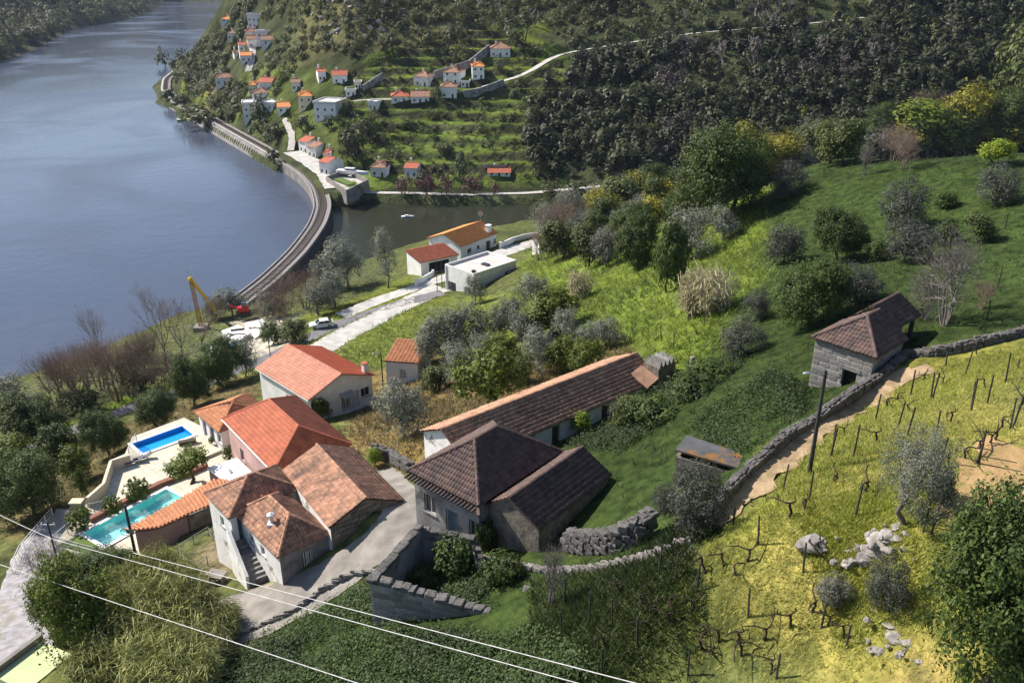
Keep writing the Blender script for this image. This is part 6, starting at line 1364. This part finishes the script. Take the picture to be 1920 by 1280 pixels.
# ================================================================== single trees and shrubs: base pixel, width, height in pixels, kind, label
for a in (
 # left orchard and river bank
 (70,842,105,92,'dark','broad dark evergreen above the riverside lane at the left edge'),(28,880,70,60,'citrus','green orchard tree cut by the left edge below the lane'),
 (68,965,115,105,'dark','big dark orchard tree left of the bent parapet'),(112,860,62,60,'dark','small dark tree right of the broad evergreen at the left edge'),
 (205,855,74,80,'dark','dark green tree left of the glass panel and blue pool'),(300,800,74,70,'dark','dark tree between the lane and the blue pool'),
 (362,762,66,88,'dark','dark tree on the lane bank left of the white house'),(415,722,76,84,'dark','dark rounded tree left of the white house roof'),
 (462,705,50,72,'olive','grey-green olive tree touching the left corner of the white house'),(150,905,60,60,'citrus','light green small tree in the orchard beside the bent parapet'),
 (160,930,16,46,'cypress','narrow dark cypress beside the bent parapet'),(20,780,70,66,'olive','olive at the far left edge on the river bank'),
 (60,790,60,46,'grey','grey bank bush right of the far left olive'),(255,700,46,56,'dark','dark bush among the bare bank trees'),
 (140,745,100,90,'bareshrub','bare brush on the water edge behind the first thicket'),(190,730,100,90,'bareshrub','bare brush on the water edge behind the second thicket'),(250,745,110,90,'bareshrub','bare brush below the slender poplar'),(305,740,100,80,'bareshrub','bare brush beside the lane under the tallest poplar'),(112,770,110,110,'bareshrub','bare brown thicket at the left end of the river bank'),(165,768,110,120,'bareshrub','bare brown thicket second from the left on the bank'),
 (222,752,120,120,'bareshrub','bare brown thicket in the middle of the bank'),(285,720,110,110,'bareshrub','bare brown thicket right of the middle of the bank'),
 (205,735,60,150,'baretall','slender bare poplar rising above the brown thickets'),(315,700,80,160,'baretall','tallest bare poplar in front of the river'),
 (345,690,90,120,'bare','bare tree directly left of the crane'),(385,672,90,110,'bare','bare tree in front of the pale unfinished slab'),(345,720,60,60,'bareshrub','low bare shrub below the tallest poplar'),
 (262,732,50,40,'mid','green shrub at the foot of the bare thickets'),(150,775,70,36,'mid','low green hedge shrub beside the lane under the thickets'),
 (400,600,44,46,'grey','grey bush on the water edge right of the crane'),(432,592,60,48,'olive','olive bush at the near end of the railway causeway'),
 (495,640,56,76,'bare','small bare tree in front of the white unfinished block'),(535,612,90,104,'bareshrub','brown bare tree behind the parked car'),(575,580,90,80,'bareshrub','brown scrub on the shore beside the causeway'),
 (508,596,60,50,'grey','straw-coloured scrub behind the building site'),(600,590,70,64,'olive','olive right behind the parked car'),(628,575,66,70,'olive','olive above the upper lane near the parked car'),
 (648,540,74,92,'olive','large olive on the inlet shore'),(612,545,60,70,'grey','grey shore bush left of the large olive'),(726,540,54,104,'tall','tall olive standing alone before the inlet water'),
 (550,640,60,40,'mid','green shrub above the white house ridge'),(515,645,50,40,'mid','green shrub behind the left gable of the white house'),
 (890,570,44,56,'olive','small olive in front of the flat-roofed house'),(480,585,40,44,'bare','bare sapling by the red machine'),
 # pool garden
 (358,908,92,58,'cloudtree','pruned flat-topped tree on the pool terrace'),(258,938,44,42,'topiary','largest clipped round bush beside the turquoise pool'),(213,962,34,34,'topiary','middle clipped round bush beside the turquoise pool'),
 (153,992,42,40,'topiary','clipped bush at the left end of the turquoise pool'),(430,862,24,28,'topiary','dark round shrub at the foot of the pink house wall'),(396,833,10,16,'topiary','tiny potted bush at the annex door'),
 (605,788,40,42,'citrus','small leafy tree in front of the white house gable'),(703,872,34,30,'lime','bright green shrub at the alley behind the old house'),
 # grove behind the long house
 (758,822,104,108,'olive','round olive right of the white house on the dry slope'),(800,690,70,90,'olive','olive at the left end of the grove'),(835,690,90,110,'olive','big olive in the left of the grove'),(880,672,90,104,'olive','big olive in the middle of the grove'),
 (945,640,76,90,'olive','olive at the upper middle of the grove'),(1003,585,70,74,'olive','olive at the top of the grove below the green meadow'),(1012,705,70,96,'olive','slim olive between the two citrus trees'),
 (1105,660,60,64,'olive','silvery olive above the roof ridge of the long house'),(1140,655,54,58,'olive','silvery olive at the right end of the grove'),(1028,628,120,84,'citrus','wide deep green citrus tree at the top of the grove'),
 (865,720,70,80,'olive','olive at the lower edge of the grove'),(905,690,66,70,'olive','olive left of the small citrus tree in the grove'),(980,650,70,70,'olive','olive right of the small citrus tree in the grove'),(1060,640,60,60,'olive','small olive beside the wide citrus tree'),(975,725,60,60,'mid','leafy shrub between the large citrus tree and the slim olive'),(820,735,60,50,'mid','green shrub in front of the grove beside the hut'),(925,765,125,118,'citrus','large deep green citrus tree behind the long house'),(945,680,76,54,'citrus','small citrus tree in the middle of the grove'),(1050,705,66,72,'citrus','left one of two citrus trees above the long house ridge'),(1092,702,70,66,'citrus','right one of two citrus trees above the long house ridge'),
 # tree belt above the inlet
 (1050,478,140,116,'bareshrub','wide bare brown tree above the inlet'),(1010,490,60,60,'bareshrub','small bare brown shrub by the red quay shed'),(1105,500,70,80,'mid','leafy tree right of the wide bare tree'),(1140,500,60,80,'grey','grey-green tree in the belt above the meadow'),
 (1130,420,80,66,'yellow','yellow-green tree in front of the inlet road'),(1165,410,90,80,'mid','olive green tree in the belt beneath the wood'),(1215,400,110,86,'dark','dark broad tree in the belt beneath the wood'),(1262,400,80,80,'mid','mid green tree left of the great evergreen'),
 (1190,500,86,96,'dark','dark tree at the top of the bright meadow'),(1250,548,62,132,'dark','tall dark tree standing in the bright meadow'),(1285,490,96,96,'olive','broad olive right of the tall dark meadow tree'),(1352,450,70,64,'olive','small olive below the great evergreen'),
 (1362,415,160,168,'dark','great dense evergreen at the head of the meadow'),(1310,420,90,110,'mid','tree leaning on the left of the great evergreen'),(1458,335,92,80,'yellow','yellow tree right of the great evergreen'),(1075,440,60,50,'mid','shrubby tree right of the wide bare tree'),
 (1300,590,60,90,'dryreed','left clump of pale dry canes in the meadow'),(1335,585,56,84,'dryreed','right clump of pale dry canes in the meadow'),(1085,560,40,56,'dryreed','pale dry canes high in the meadow near the grove'),(1140,480,40,40,'dryreed','pale canes at the upper edge of the meadow'),
 # plateau field
 (1570,490,96,96,'dark','dark round tree in the upper field'),(1515,610,122,122,'dark','big dark tree left behind the granite house'),(1600,570,96,76,'darkgrey','grey bush right behind the big dark tree'),(1690,430,84,90,'darkgrey','grey bush in the middle of the upper field'),
 (1702,492,92,80,'darkgrey','grey bush in front of the middle one in the upper field'),(1775,610,190,170,'palebare','sprawling bare tree right of the granite house'),(1735,600,90,90,'palebare','lower bare tree between the granite house and the sprawling one'),(1770,460,50,46,'bush','dark bush behind the sprawling bare tree'),(1470,492,76,76,'darkgrey','grey bush at the left edge of the upper field'),
 (1636,490,40,44,'bush','small dark bush between two grey bushes'),(1768,392,40,32,'bush','lone dark shrub high in the upper field'),(1866,385,70,70,'darkgrey','grey shrub at the right edge of the upper field'),(1862,310,60,44,'lime','yellow-green bush at the upper right of the field'),(1832,455,60,50,'mid','green bush above the right end of the stone wall'),
 (1388,668,76,74,'darkgrey','grey bush where the meadow meets the dark field'),(1690,318,64,64,'bareshrub','bare bush at the top of the upper field'),(1472,370,70,66,'darkgrey','grey bush at the upper left corner of the field'),(1620,330,40,60,'palebare','pale bare sapling at the top of the field'),
 (1420,600,50,60,'darkgrey','grey scrub bush on the left margin of the upper field'),(1840,580,60,50,'bareshrub','bare scrub at the wall right of the sprawling tree'),
 # ridge trees
 (1722,275,130,80,'lime','bright lime tree on the ridge'),(1800,270,90,96,'yellow','golden tree on the ridge right of the lime one'),(1648,270,70,66,'dark','dark tree on the ridge left of the lime one'),(1590,285,66,56,'grey','grey tree on the ridge above the field corner'),(1540,285,60,56,'mid','green tree on the ridge behind the field corner'),
 (1735,225,110,50,'bareshrub','brown bare crown behind the lime tree'),(1880,275,90,90,'dark','dark tree at the right end of the ridge'),(1905,225,110,160,'mid','tall pale green tree rising at the right edge'),(1840,245,60,60,'yellow','dull yellow tree behind the golden one'),(1505,290,60,50,'palebare','pale bare bush on the ridge'),(1410,330,60,60,'mid','green tree between the yellow tree and the great evergreen'),
 # front
 (1298,998,116,122,'darkgrey','big dark grey-green tree below the field shed'),(1245,965,50,55,'darkgrey','smaller grey bush left of the big tree below the shed'),(1692,985,135,165,'fineolive','lone olive tree in the vineyard'),(1762,945,56,60,'bush','dark bush in the lone olive shadow'),
 (1818,1320,205,285,'fine','huge dark shrub at the lower right'),(1935,1310,100,250,'fine','tall dark shrub cut by the right edge'),(1655,1150,74,90,'darkgrey','grey bush left of the huge dark shrub'),(1560,1130,60,50,'grey','low grey scrub below the single pale boulder'),
 (170,1245,150,160,'finecitrus','large round green tree at the bottom left'),(120,1180,90,90,'fine','darker tree behind the large round one at the bottom left'),(95,1110,100,90,'palebare','bare tangled shrub beside the cobbled path'),(205,1100,110,60,'dark','dark hedge below the turf corner'),
 (1030,1140,90,110,'palebare','thin bare sapling beside the roofless ruin'),(1325,1010,60,40,'bush','bramble bush under the end of the stone wall'),(860,1075,90,66,'bush','ivy bush inside the roofless ruin'),(800,1105,60,40,'bush','ivy mound against the left wall of the ruin'),(930,1095,80,50,'bush','ivy mound at the right end of the ruin'),
 (905,1030,46,60,'bush','ivy climbing the front corner of the dark-roofed house'),(1180,800,70,60,'mid','bramble bush beside the long house door'),(1290,745,90,50,'bush','dark bramble right of the long house chimney'),(1090,815,40,40,'lime','bright shrub in front of the long house'),
 (1230,790,90,46,'bush','bramble bank right of the dark-roofed house'),(1330,720,90,40,'bush','bramble bank along the field path'),
 ): tree_px(*a)
BELT = random.Random(4)
for k in range(34):
    u = 1030+k*8.2+BELT.uniform(-8,8); v = 420-(u-1030)*.14+BELT.uniform(-8,75)*(1 if u < 1200 else .5)
    key = BELT.choice(['mid','grey','olive','dark','mid','bareshrub','yellow'])
    tree_px(u, v, BELT.uniform(45,80), BELT.uniform(45,80), key, {'mid':'green tree','grey':'grey-green tree','olive':'silvery olive','dark':'dark evergreen','bareshrub':'bare brown tree','yellow':'yellowish tree'}[key]+' in the dense belt between the bright meadow and the inlet', None, 'tree belt above the inlet, '+key)
for k in range(26):
    u = 1400+k*21+BELT.uniform(-10,10); v = 318-(u-1400)*.1+BELT.uniform(-6,14)
    key = BELT.choice(['mid','grey','yellow','dark','bareshrub','yellow','mid'])
    tree_px(u, v, BELT.uniform(55,95), BELT.uniform(50,90), key, {'mid':'green tree','grey':'grey-green tree','dark':'dark evergreen','bareshrub':'bare brown tree','yellow':'golden green tree'}[key]+' in the row along the ridge behind the upper field', None, 'ridge row, '+key)
for k, (u, v, w, h) in enumerate(((255,1205,84,80),(300,1195,90,90),(350,1185,84,84),(285,1245,96,84),(340,1245,96,84),(400,1215,74,64),(235,1275,90,80),(310,1300,100,84),(380,1265,84,66),(265,1150,70,80),(310,1125,60,84),(200,1300,90,70),(345,1135,56,70),(420,1180,50,40),(360,1310,90,70))):
    tree_px(u, v, w, h, 'reed', 'pale green giant reed clump, %s of the bottom left thicket' % ('in the upper part' if v < 1170 else ('on the left side' if u < 270 else ('on the right side' if u > 370 else 'in the middle'))), None, 'giant reed thicket')
# ================================================================== masks for scattering
def keep_off(X, Y, margin=0.):
    ok = np.ones(len(X), bool)
    for f in FOOT:
        c = np.mean(f, axis=0); g = [tuple(c+(np.array(q)-c)*(1+margin)) for q in f]; ok &= ~pip(X, Y, g)
    for P, w, mt, rg in LANES.values():
        ww = (max(w) if hasattr(w, '__len__') else w)/2-.45
        for p in P[::1]: ok &= np.hypot(X-p[0], Y-p[1]) > ww
    ok &= ~pip(X, Y, [tuple(p) for p in TERRACE]); return ok
def vis(p, marg=30):
    zc = p[1]*_ct-(p[2]-CAMZ)*_st; u = CXP+FPX*p[0]/zc; v = CYP-FPX*(p[1]*_st+(p[2]-CAMZ)*_ct)/zc
    return (u > -marg) & (u < 1920+marg) & (v > -marg) & (v < 1280+marg) & (zc > 1), u, v
def tufts(name, label, cat, zones, n, hgt, mat, seed, blades=5, wid=.03, spread=.22, dens=None):
    """grass or leaf tufts scattered over pixel zones of the near ground"""
    rng = np.random.RandomState(seed); VV = []; RR = []
    for poly, frac in zones:
        W3 = [hitG(u, v)[:2] for u, v in poly]; A_ = np.array(W3); lo, hi = A_.min(0), A_.max(0); m = int(n*frac*3); X = lo[0]+rng.rand(m)*(hi[0]-lo[0]); Y = lo[1]+rng.rand(m)*(hi[1]-lo[1])
        k = pip(X+rng.randn(len(X))*1.2+4*vnoise(X, Y, 4, 91), Y+rng.randn(len(X))*1.2+4*vnoise(X, Y, 4, 92), W3); X, Y = X[k], Y[k]; k = keep_off(X, Y); X, Y = X[k], Y[k]; D = np.hypot(X, Y)
        k = rng.rand(len(X)) < np.clip(60/D, 0, 1)**1.2*(.35+1.3*np.clip(vnoise(X, Y, 3.5, seed)+.5, 0, 1)); X, Y = X[k][:int(n*frac)], Y[k][:int(n*frac)]
        Z = G.at(X, Y); q = len(X); c = np.clip(.5+vnoise(X, Y, 5, seed+1)*1.2+rng.randn(q)*.15, 0, 1)
        for b in range(blades):
            a = rng.rand(q)*6.283; r = rng.rand(q)*spread; bx, by = X+np.cos(a)*r, Y+np.sin(a)*r; h = hgt*(.5+.8*rng.rand(q)); a2 = rng.rand(q)*6.283; dx, dy = np.cos(a2), np.sin(a2); ln = h*(.6+1.0*rng.rand(q)); a3 = a2+1.57; wx, wy = np.cos(a3)*wid, np.sin(a3)*wid
            V = np.stack([np.c_[bx-wx, by-wy, Z-.03], np.c_[bx+wx, by+wy, Z-.03], np.c_[bx+dx*ln, by+dy*ln, Z+h]], 1); VV.append(V.reshape(-1, 3)); RR.append(np.repeat(np.clip(c+rng.randn(q)*.15, 0, 1), 3))
    V = np.concatenate(VV); o = obj(name, npmesh(name, V, np.arange(len(V)).reshape(-1, 3), mat, rnd=np.concatenate(RR))); return tag(o, label, cat, kind='stuff')
tufts('meadow_grass', 'bright lush grass on the slope above the long house', 'grass', [([(1000,480),(1100,440),(1430,380),(1440,560),(1290,720),(1190,660),(1060,640),(960,560)], .75), ([(110,805),(250,740),(470,670),(475,692),(330,730),(130,805)], .1), ([(560,640),(760,560),(930,570),(980,640),(760,690),(640,690)], .15)], 17000, .5, 'gr_lush', 1, 5, .05, .35)
tufts('vineyard_grass', 'short yellow-green grass between the vines', 'grass', [([(1740,690),(1930,650),(1930,1300),(1310,1300),(1310,1040),(1500,890),(1620,780)], 1.)], 25000, .12, 'gr_yellow', 2, 6, .016, .25)
tufts('vineyard_weeds', 'fresh green weeds along the vine rows', 'grass', [([(1500,890),(1620,790),(1740,700),(1930,650),(1930,700),(1700,840),(1560,960),(1330,1100),(1320,1040)], .6), ([(1560,1000),(1680,900),(1760,900),(1700,1250),(1560,1200)], .4)], 9000, .2, 'gr_weed', 3, 6, .02, .2)
tufts('field_grass', 'green grass of the upper field, its colour darkened by a painted tint', 'grass', [([(1450,340),(1560,285),(1930,265),(1930,610),(1700,655),(1500,860),(1290,1000),(1220,1000),(1150,900),(1240,760),(1300,720),(1420,560)], .8), ([(1000,1090),(1300,1040),(1310,1300),(1000,1300)], .2)], 30000, .34, 'gr_tinted', 4, 5, .035, .3)
tufts('dry_grass', 'dry brown grass on the bank behind the houses', 'grass', [([(640,800),(690,720),(800,690),(900,700),(1090,650),(1180,655),(900,790),(810,840),(720,870)], .7), ([(0,760),(120,830),(350,745),(470,700),(470,760),(340,790),(240,840),(230,930),(110,1000),(0,1000)], .3)], 8000, .4, 'gr_dry', 5, 5, .04, .3)
def mounds(name, label, zones, n, size, mat, seed, per=26, leaf=.16, zs=.5):
    rng = np.random.RandomState(seed); C = []; cr = []
    for poly, frac in zones:
        W3 = [hitG(u, v)[:2] for u, v in poly]; A_ = np.array(W3); lo, hi = A_.min(0), A_.max(0); m = int(n*frac*6); X = lo[0]+rng.rand(m)*(hi[0]-lo[0]); Y = lo[1]+rng.rand(m)*(hi[1]-lo[1])
        k = pip(X, Y, W3); X, Y = X[k], Y[k]; k = keep_off(X, Y, .04); X, Y = X[k], Y[k]; k = vnoise(X, Y, 4., seed)+rng.randn(len(X))*.1 > -.12; X, Y = X[k][:int(n*frac)], Y[k][:int(n*frac)]
        C.append(np.c_[X, Y, G.at(X, Y)+zs*np.clip(vnoise(X, Y, 3., seed+3)+.5, 0, 1)]); cr.append(np.clip(.5+vnoise(X, Y, 4, seed+5)*1.4, 0, 1))
    V, r = leaf_cloud(rng, np.concatenate(C), np.concatenate(cr), per, leaf, np.array((size, size, size*.5)), up=1.0)
    return tag(obj(name, npmesh(name, V, quads(len(V)), mat, rnd=r)), label, 'brambles', kind='stuff')
mounds('bramble_slope', 'dense brambles and ivy covering the slope below the lane', [([(350,1290),(500,1185),(560,1150),(640,1105),(700,1100),(712,1180),(930,1200),(1000,1170),(1060,1200),(1150,1300)], .75), ([(720,1085),(790,1005),(880,1020),(960,1140),(900,1140)], .25)], 3000, .3, 'lf_bramble', 6, 22, .17, .6)
mounds('bramble_bank', 'bramble bank between the long house and the upper field', [([(1060,835),(1230,735),(1400,650),(1440,640),(1330,740),(1240,800),(1160,850)], .6), ([(1440,690),(1520,730),(1500,800),(1400,860),(1290,800),(1380,740)], .4)], 1300, .32, 'lf_bramble', 7, 20, .17, .5)
mounds('bank_scrub', 'tangled low scrub along the river bank', [([(0,800),(0,730),(100,700),(300,630),(420,590),(470,600),(380,680),(240,740),(100,790)], .6), ([(480,590),(560,540),(680,500),(740,480),(700,540),(600,590)], .2), ([(1000,470),(1100,420),(1280,380),(1300,420),(1150,500),(1040,500)], .2)], 1500, .5, 'lf_grey', 8, 20, .22, .7)
mounds('garden_scrub', 'green weeds and scrub below the pool garden and along the path', [([(130,1060),(330,1060),(400,1100),(380,1160),(200,1180),(90,1180)], .5), ([(0,880),(120,840),(240,850),(200,920),(110,990),(0,1010)], .5)], 1000, .28, 'lf_mid', 9, 16, .15, .4)
# ================================================================== woods and scrub of the opposite hillside
def stamp(name, label, pts, sizes, keys, seed, kind='stuff', cat='wood'):
    """many small trees merged into one mass"""
    rng = np.random.RandomState(seed); groups = {}
    src = [(m, ) for k in keys for m in PROTO[k]]; VV = []; RR = []; FF = 0
    arr = []
    for k in keys:
        for cr, tk in PROTO[k]:
            a = np.empty(len(cr.vertices)*3, np.float32); cr.vertices.foreach_get('co', a); r = np.empty(len(cr.vertices), np.float32); cr.attributes['rnd'].data.foreach_get('value', r); arr.append((a.reshape(-1, 3), r))
    for p, (w, h) in zip(pts, sizes):
        a, r = arr[rng.randint(len(arr))]; t = rng.rand()*6.283; c, s = math.cos(t), math.sin(t)
        V = np.c_[(a[:, 0]*c-a[:, 1]*s)*w+p[0], (a[:, 0]*s+a[:, 1]*c)*w+p[1], a[:, 2]*h+p[2]-h*.15]; VV.append(V); RR.append(np.clip(r*(.5+.8*rng.rand()+.9*float(vnoise(p[0], p[1], 18, 77))), 0, 1))
    V = np.concatenate(VV); return tag(obj(name, npmesh(name, V, quads(len(V)), PROTO[keys[0]][0][0].materials[0], rnd=np.concatenate(RR))), label, cat, kind=kind)
def far_pts(poly, n, seed, mind=0., off=True, grid=None):
    grid = grid or H; rng = np.random.RandomState(seed); W3 = [grid.hit(u, v, 1500) for u, v in poly]; W3 = [w[:2] for w in W3 if w is not None]; A_ = np.array(W3); lo, hi = A_.min(0), A_.max(0)
    X = lo[0]+rng.rand(n*5)*(hi[0]-lo[0]); Y = lo[1]+rng.rand(n*5)*(hi[1]-lo[1]); k = pip(X, Y, W3); X, Y = X[k], Y[k]; Z = grid.at(X, Y); k = Z > .8; X, Y, Z = X[k], Y[k], Z[k]
    if off:
        ok = np.ones(len(X), bool)
        for P, w, mt in FLANES.values():
            for p in P: ok &= np.hypot(X-p[0], Y-p[1]+2.0) > 4.2
        for p in RAILP: ok &= np.hypot(X-p[0], Y-p[1]) > 5.5
        for f in FOOT:
            c = np.mean(f, axis=0)
            if c[1] > 230: ok &= np.hypot((X-c[0])*.9, np.where(Y < c[1], (Y-c[1])*.55, (Y-c[1]))) > 6.
        X, Y, Z = X[ok], Y[ok], Z[ok]
    return np.c_[X, Y, Z][:n]
def sz(n, lo, hi, seed, asp=1.1): r = np.random.RandomState(seed); w = lo+(hi-lo)*r.rand(n)**1.3; return list(zip(w, w*asp*(.8+.5*r.rand(n))))
_w = far_pts([(1010,345),(980,270),(1000,200),(1060,150),(1090,105),(1200,88),(1500,50),(1640,34),(1660,-30),(1200,-30),(1100,60),(1110,-40),(1930,-40),(1930,345)], 2150, 1)
_w = _w[vnoise(_w[:, 0], _w[:, 1], 16, 71) > -.3]
stamp('evergreen_wood', 'dense dark wood covering the right of the opposite hillside', _w, sz(len(_w), 4.0, 9.0, 1), ['mass'], 1)
_w = _w[np.random.RandomState(5).permutation(len(_w))]
_w = far_pts([(1180,70),(1250,-40),(1930,-40),(1930,110),(1500,130)], 400, 2); 
stamp('grey_wood', 'greyish scrubby wood high on the right of the hillside', _w, sz(len(_w), 4, 6.5, 2), ['massscrub'], 2)
_w = far_pts([(1030,330),(1000,240),(1090,130),(1400,90),(1700,120),(1900,200),(1900,330)], 500, 16); _w = _w[vnoise(_w[:, 0], _w[:, 1], 14, 75) > .05]
stamp('mixed_scrub', 'lighter olive scrub showing in patches through the dark wood', _w+(0,0,.8), sz(len(_w), 3, 6.5, 16), ['massscrub'], 16)
_w = far_pts([(1150,300),(1130,200),(1280,100),(1500,60),(1800,60),(1850,250),(1500,300)], 900, 8); _w = _w[vnoise(_w[:, 0], _w[:, 1], 20, 72) > .1]
stamp('leafless_wood', 'brown leafless trees in patches within the dark wood', _w+(0,0,1.), sz(len(_w), 4, 7.5, 8), ['massbrown'], 8)
_w = far_pts([(320,160),(350,118),(400,66),(440,-5),(470,-20),(520,50),(470,130),(430,230),(390,205)], 330, 10)
stamp('headland_wood', 'scrub and trees on the headland above the railway bend', _w, sz(len(_w), 3, 6, 10), ['massscrub'], 10)
_w = far_pts([(400,200),(392,110),(440,20),(460,-30),(560,-30),(640,-30),(1000,-40),(1010,40),(900,30),(720,60),(660,110),(560,120),(520,180),(480,200)], 780, 3)
stamp('hill_scrub', 'scrubby green bushes on the left and top of the hillside', _w, sz(len(_w), 2.2, 5., 3, .95), ['massscrub'], 3)
_w = far_pts([(930,60),(940,-40),(1130,-40),(1210,-30),(1200,80),(1100,95),(1060,80),(1000,40)], 260, 9)
stamp('upper_copse', 'scrubby copse at the top of the hillside above the road', _w, sz(len(_w), 2.5, 6., 9, .95), ['massscrub'], 9)
_w = far_pts([(340,180),(400,110),(440,0),(450,-20),(500,40),(470,130),(420,150),(430,230),(500,270),(560,290),(540,230),(440,190)], 420, 4)
stamp('slope_wood', 'dark trees on the slope falling to the river bend', _w, sz(len(_w), 3.5, 6.5, 4), ['mass'], 4)
_w = far_pts([(640,345),(640,170),(740,90),(900,40),(1080,120),(1030,230),(1090,345),(800,352)], 480, 5)
stamp('terrace_bushes', 'small bushes along the edges of the green terraces', _w, sz(len(_w), 1.2, 2.6, 5, .8), ['massscrub'], 5)
_kw = far_pts([(-20,105),(60,88),(135,45),(210,35),(290,15),(300,-40),(-20,-60)], 1500, 6, off=False, grid=K)
_kr = np.random.RandomState(66); _ku = _kr.rand(4000)*360-30; _kv = _kr.rand(4000)*190-60; _kp = []
for u, v in zip(_ku, _kv):
    if len(_kp) > 720: break
    p = K.hit(u, v, 2400)
    if p is not None and p[2] > 1.5: _kp.append(p)
stamp('far_bank_wood', 'hazy wood covering the far river bank', np.array(_kp), sz(len(_kp), 8, 15, 7), ['massscrub'], 6)
# single trees that stand out on the opposite side
def scatter_trees(poly, n, seed, keys, lo, hi, label, group):
    P = far_pts(poly, n, seed); S_ = sz(len(P), lo, hi, seed)
    for k, (p, (w, h)) in enumerate(zip(P, S_)): plant(keys[k % len(keys)], p-(0,0,.3), w, h, label, group)
scatter_trees([(560,290),(520,250),(430,190),(440,150),(640,140),(690,190),(700,300),(640,330)], 60, 11, ['farwood','farscrub','farwood','farlime'], 3., 6.0, 'garden tree among the village houses on the opposite bank', 'trees among the village houses')
scatter_trees([(640,345),(650,200),(760,90),(1000,60),(1070,110),(1010,230),(1090,345)], 55, 12, ['farwood','farwood','farscrub'], 2.6, 5.5, 'dark tree standing on the green terraces of the opposite hillside', 'trees on the terraces')
scatter_trees([(720,110),(640,60),(700,0),(1000,0),(1010,60),(900,70)], 30, 13, ['farbare','farwood','farscrub'], 4, 7, 'thin tree on the rough pasture above the terraces', 'trees on the high pasture')
scatter_trees([(1020,330),(1060,200),(1300,90),(1650,60),(1900,120),(1900,330)], 26, 14, ['farlime'], 3.5, 6.0, 'bright green tree standing out of the dark wood', 'bright trees in the dark wood')
scatter_trees([(1250,150),(1300,0),(1750,0),(1750,130)], 40, 15, ['farbare'], 6, 10, 'bare grey tree standing out of the dark wood', 'bare trees in the dark wood')
for k, (u, lab) in enumerate(((760,'leftmost plum-coloured tree on the inlet shore'),(800,'second plum-coloured tree from the left on the inlet shore'),(838,'third plum-coloured tree from the left on the inlet shore'),(886,'fourth plum-coloured tree from the left on the inlet shore'),(926,'rightmost plum-coloured tree on the inlet shore'))):
    tree_px(u, 366, (36,44,40,40,26)[k], (40,46,40,40,30)[k], 'farpurple', lab, H)
for u, v, w, h, key, lab in ((665,372,34,26,'farlime','pale willow at the bank beside the walled yard'),(690,378,22,16,'farscrub','low bush on the bank left of the moored boats'),(1030,366,40,24,'farscrub','shore bush at the right end of the inlet road'),(1080,362,40,26,'farscrub','shore bush beside the belt of trees'),
    (385,240,70,46,'farwood','large bushy tree on the river bank below the railway'),(345,205,40,34,'farwood','dark bank tree left of the large bushy one'),(318,188,34,24,'farwood','bank tree at the tip of the bend'),(365,222,36,30,'farscrub','grey bank bush under the railway'),(345,128,26,34,'farwood','dark tree at the railway bend'),(310,130,24,34,'farscrub','thin tree on the water side of the railway bend'),(325,128,16,18,'farwood','small dark tree at the tip of the bend'),
    (515,308,26,34,'farwood','dark bush growing on the riprap slope'),(530,318,24,16,'farscrub','low scrub on the riprap slope'),(492,232,44,50,'farwood','tall dark conifer group below the stacked balconies'),(520,262,40,40,'farwood','dark tree left of the lane to the station'),(570,246,36,36,'farwood','dark tree right of the lane to the station'),(665,300,60,80,'farwood','tall grey-green trees above the boat yard'),(690,270,50,60,'farwood','large tree at the left edge of the terraces'),
    (790,350,44,30,'farwood','dark tree behind the plum-coloured trees'),(865,345,30,60,'farwood','narrow dark tree in the middle of the terraces'),(735,100,44,44,'farwood','broad tree left on the high pasture'),(795,98,34,40,'farpine','flat-topped pine on the high pasture'),(845,95,40,44,'farwood','tree pair above the white houses'),(965,90,44,50,'farwood','dark tree right of the highest stone house'),(985,85,36,50,'farpine','tall pine right of the highest stone house'),(820,195,22,36,'farwood','cypress-like dark tree beside the white hip-roofed house')):
    tree_px(u, v, w, h, key, lab, H)
# pale rocks on the steep pasture
t = thing('hillside_rocks', 'pale boulders scattered over the steep rough pasture', 'rocks', H.hit(700, 40))
for k, p in enumerate(far_pts([(580,10),(640,-10),(760,0),(760,60),(690,90),(600,90)], 70, 31)):
    s = VS.uniform(.7, 2.4); stone_at('rock', t, p-np.array(t.location), (s*1.3, s, s*.8), VS.uniform(0, 6), .4, 'rock')
# ================================================================== air
hb = MB().box(-2050, 760, -60, 2150, -13, 330)
hz = hb.build('haze', 'dark'); tag(hz, 'thin blue air between the camera and the far hills', 'haze', kind='stuff')
hm = bpy.data.materials.new('haze_air'); hm.use_nodes = True; t = hm.node_tree
for nd in list(t.nodes):
    if nd.type != 'OUTPUT_MATERIAL': t.nodes.remove(nd)
pv = t.nodes.new('ShaderNodeVolumePrincipled'); pv.inputs['Color'].default_value = (.62,.74,1,1); pv.inputs['Density'].default_value = .00005; pv.inputs['Anisotropy'].default_value = .2
t.links.new(pv.outputs[0], t.nodes['Material Output'].inputs['Volume']); hz.data.materials.clear(); hz.data.materials.append(hm)
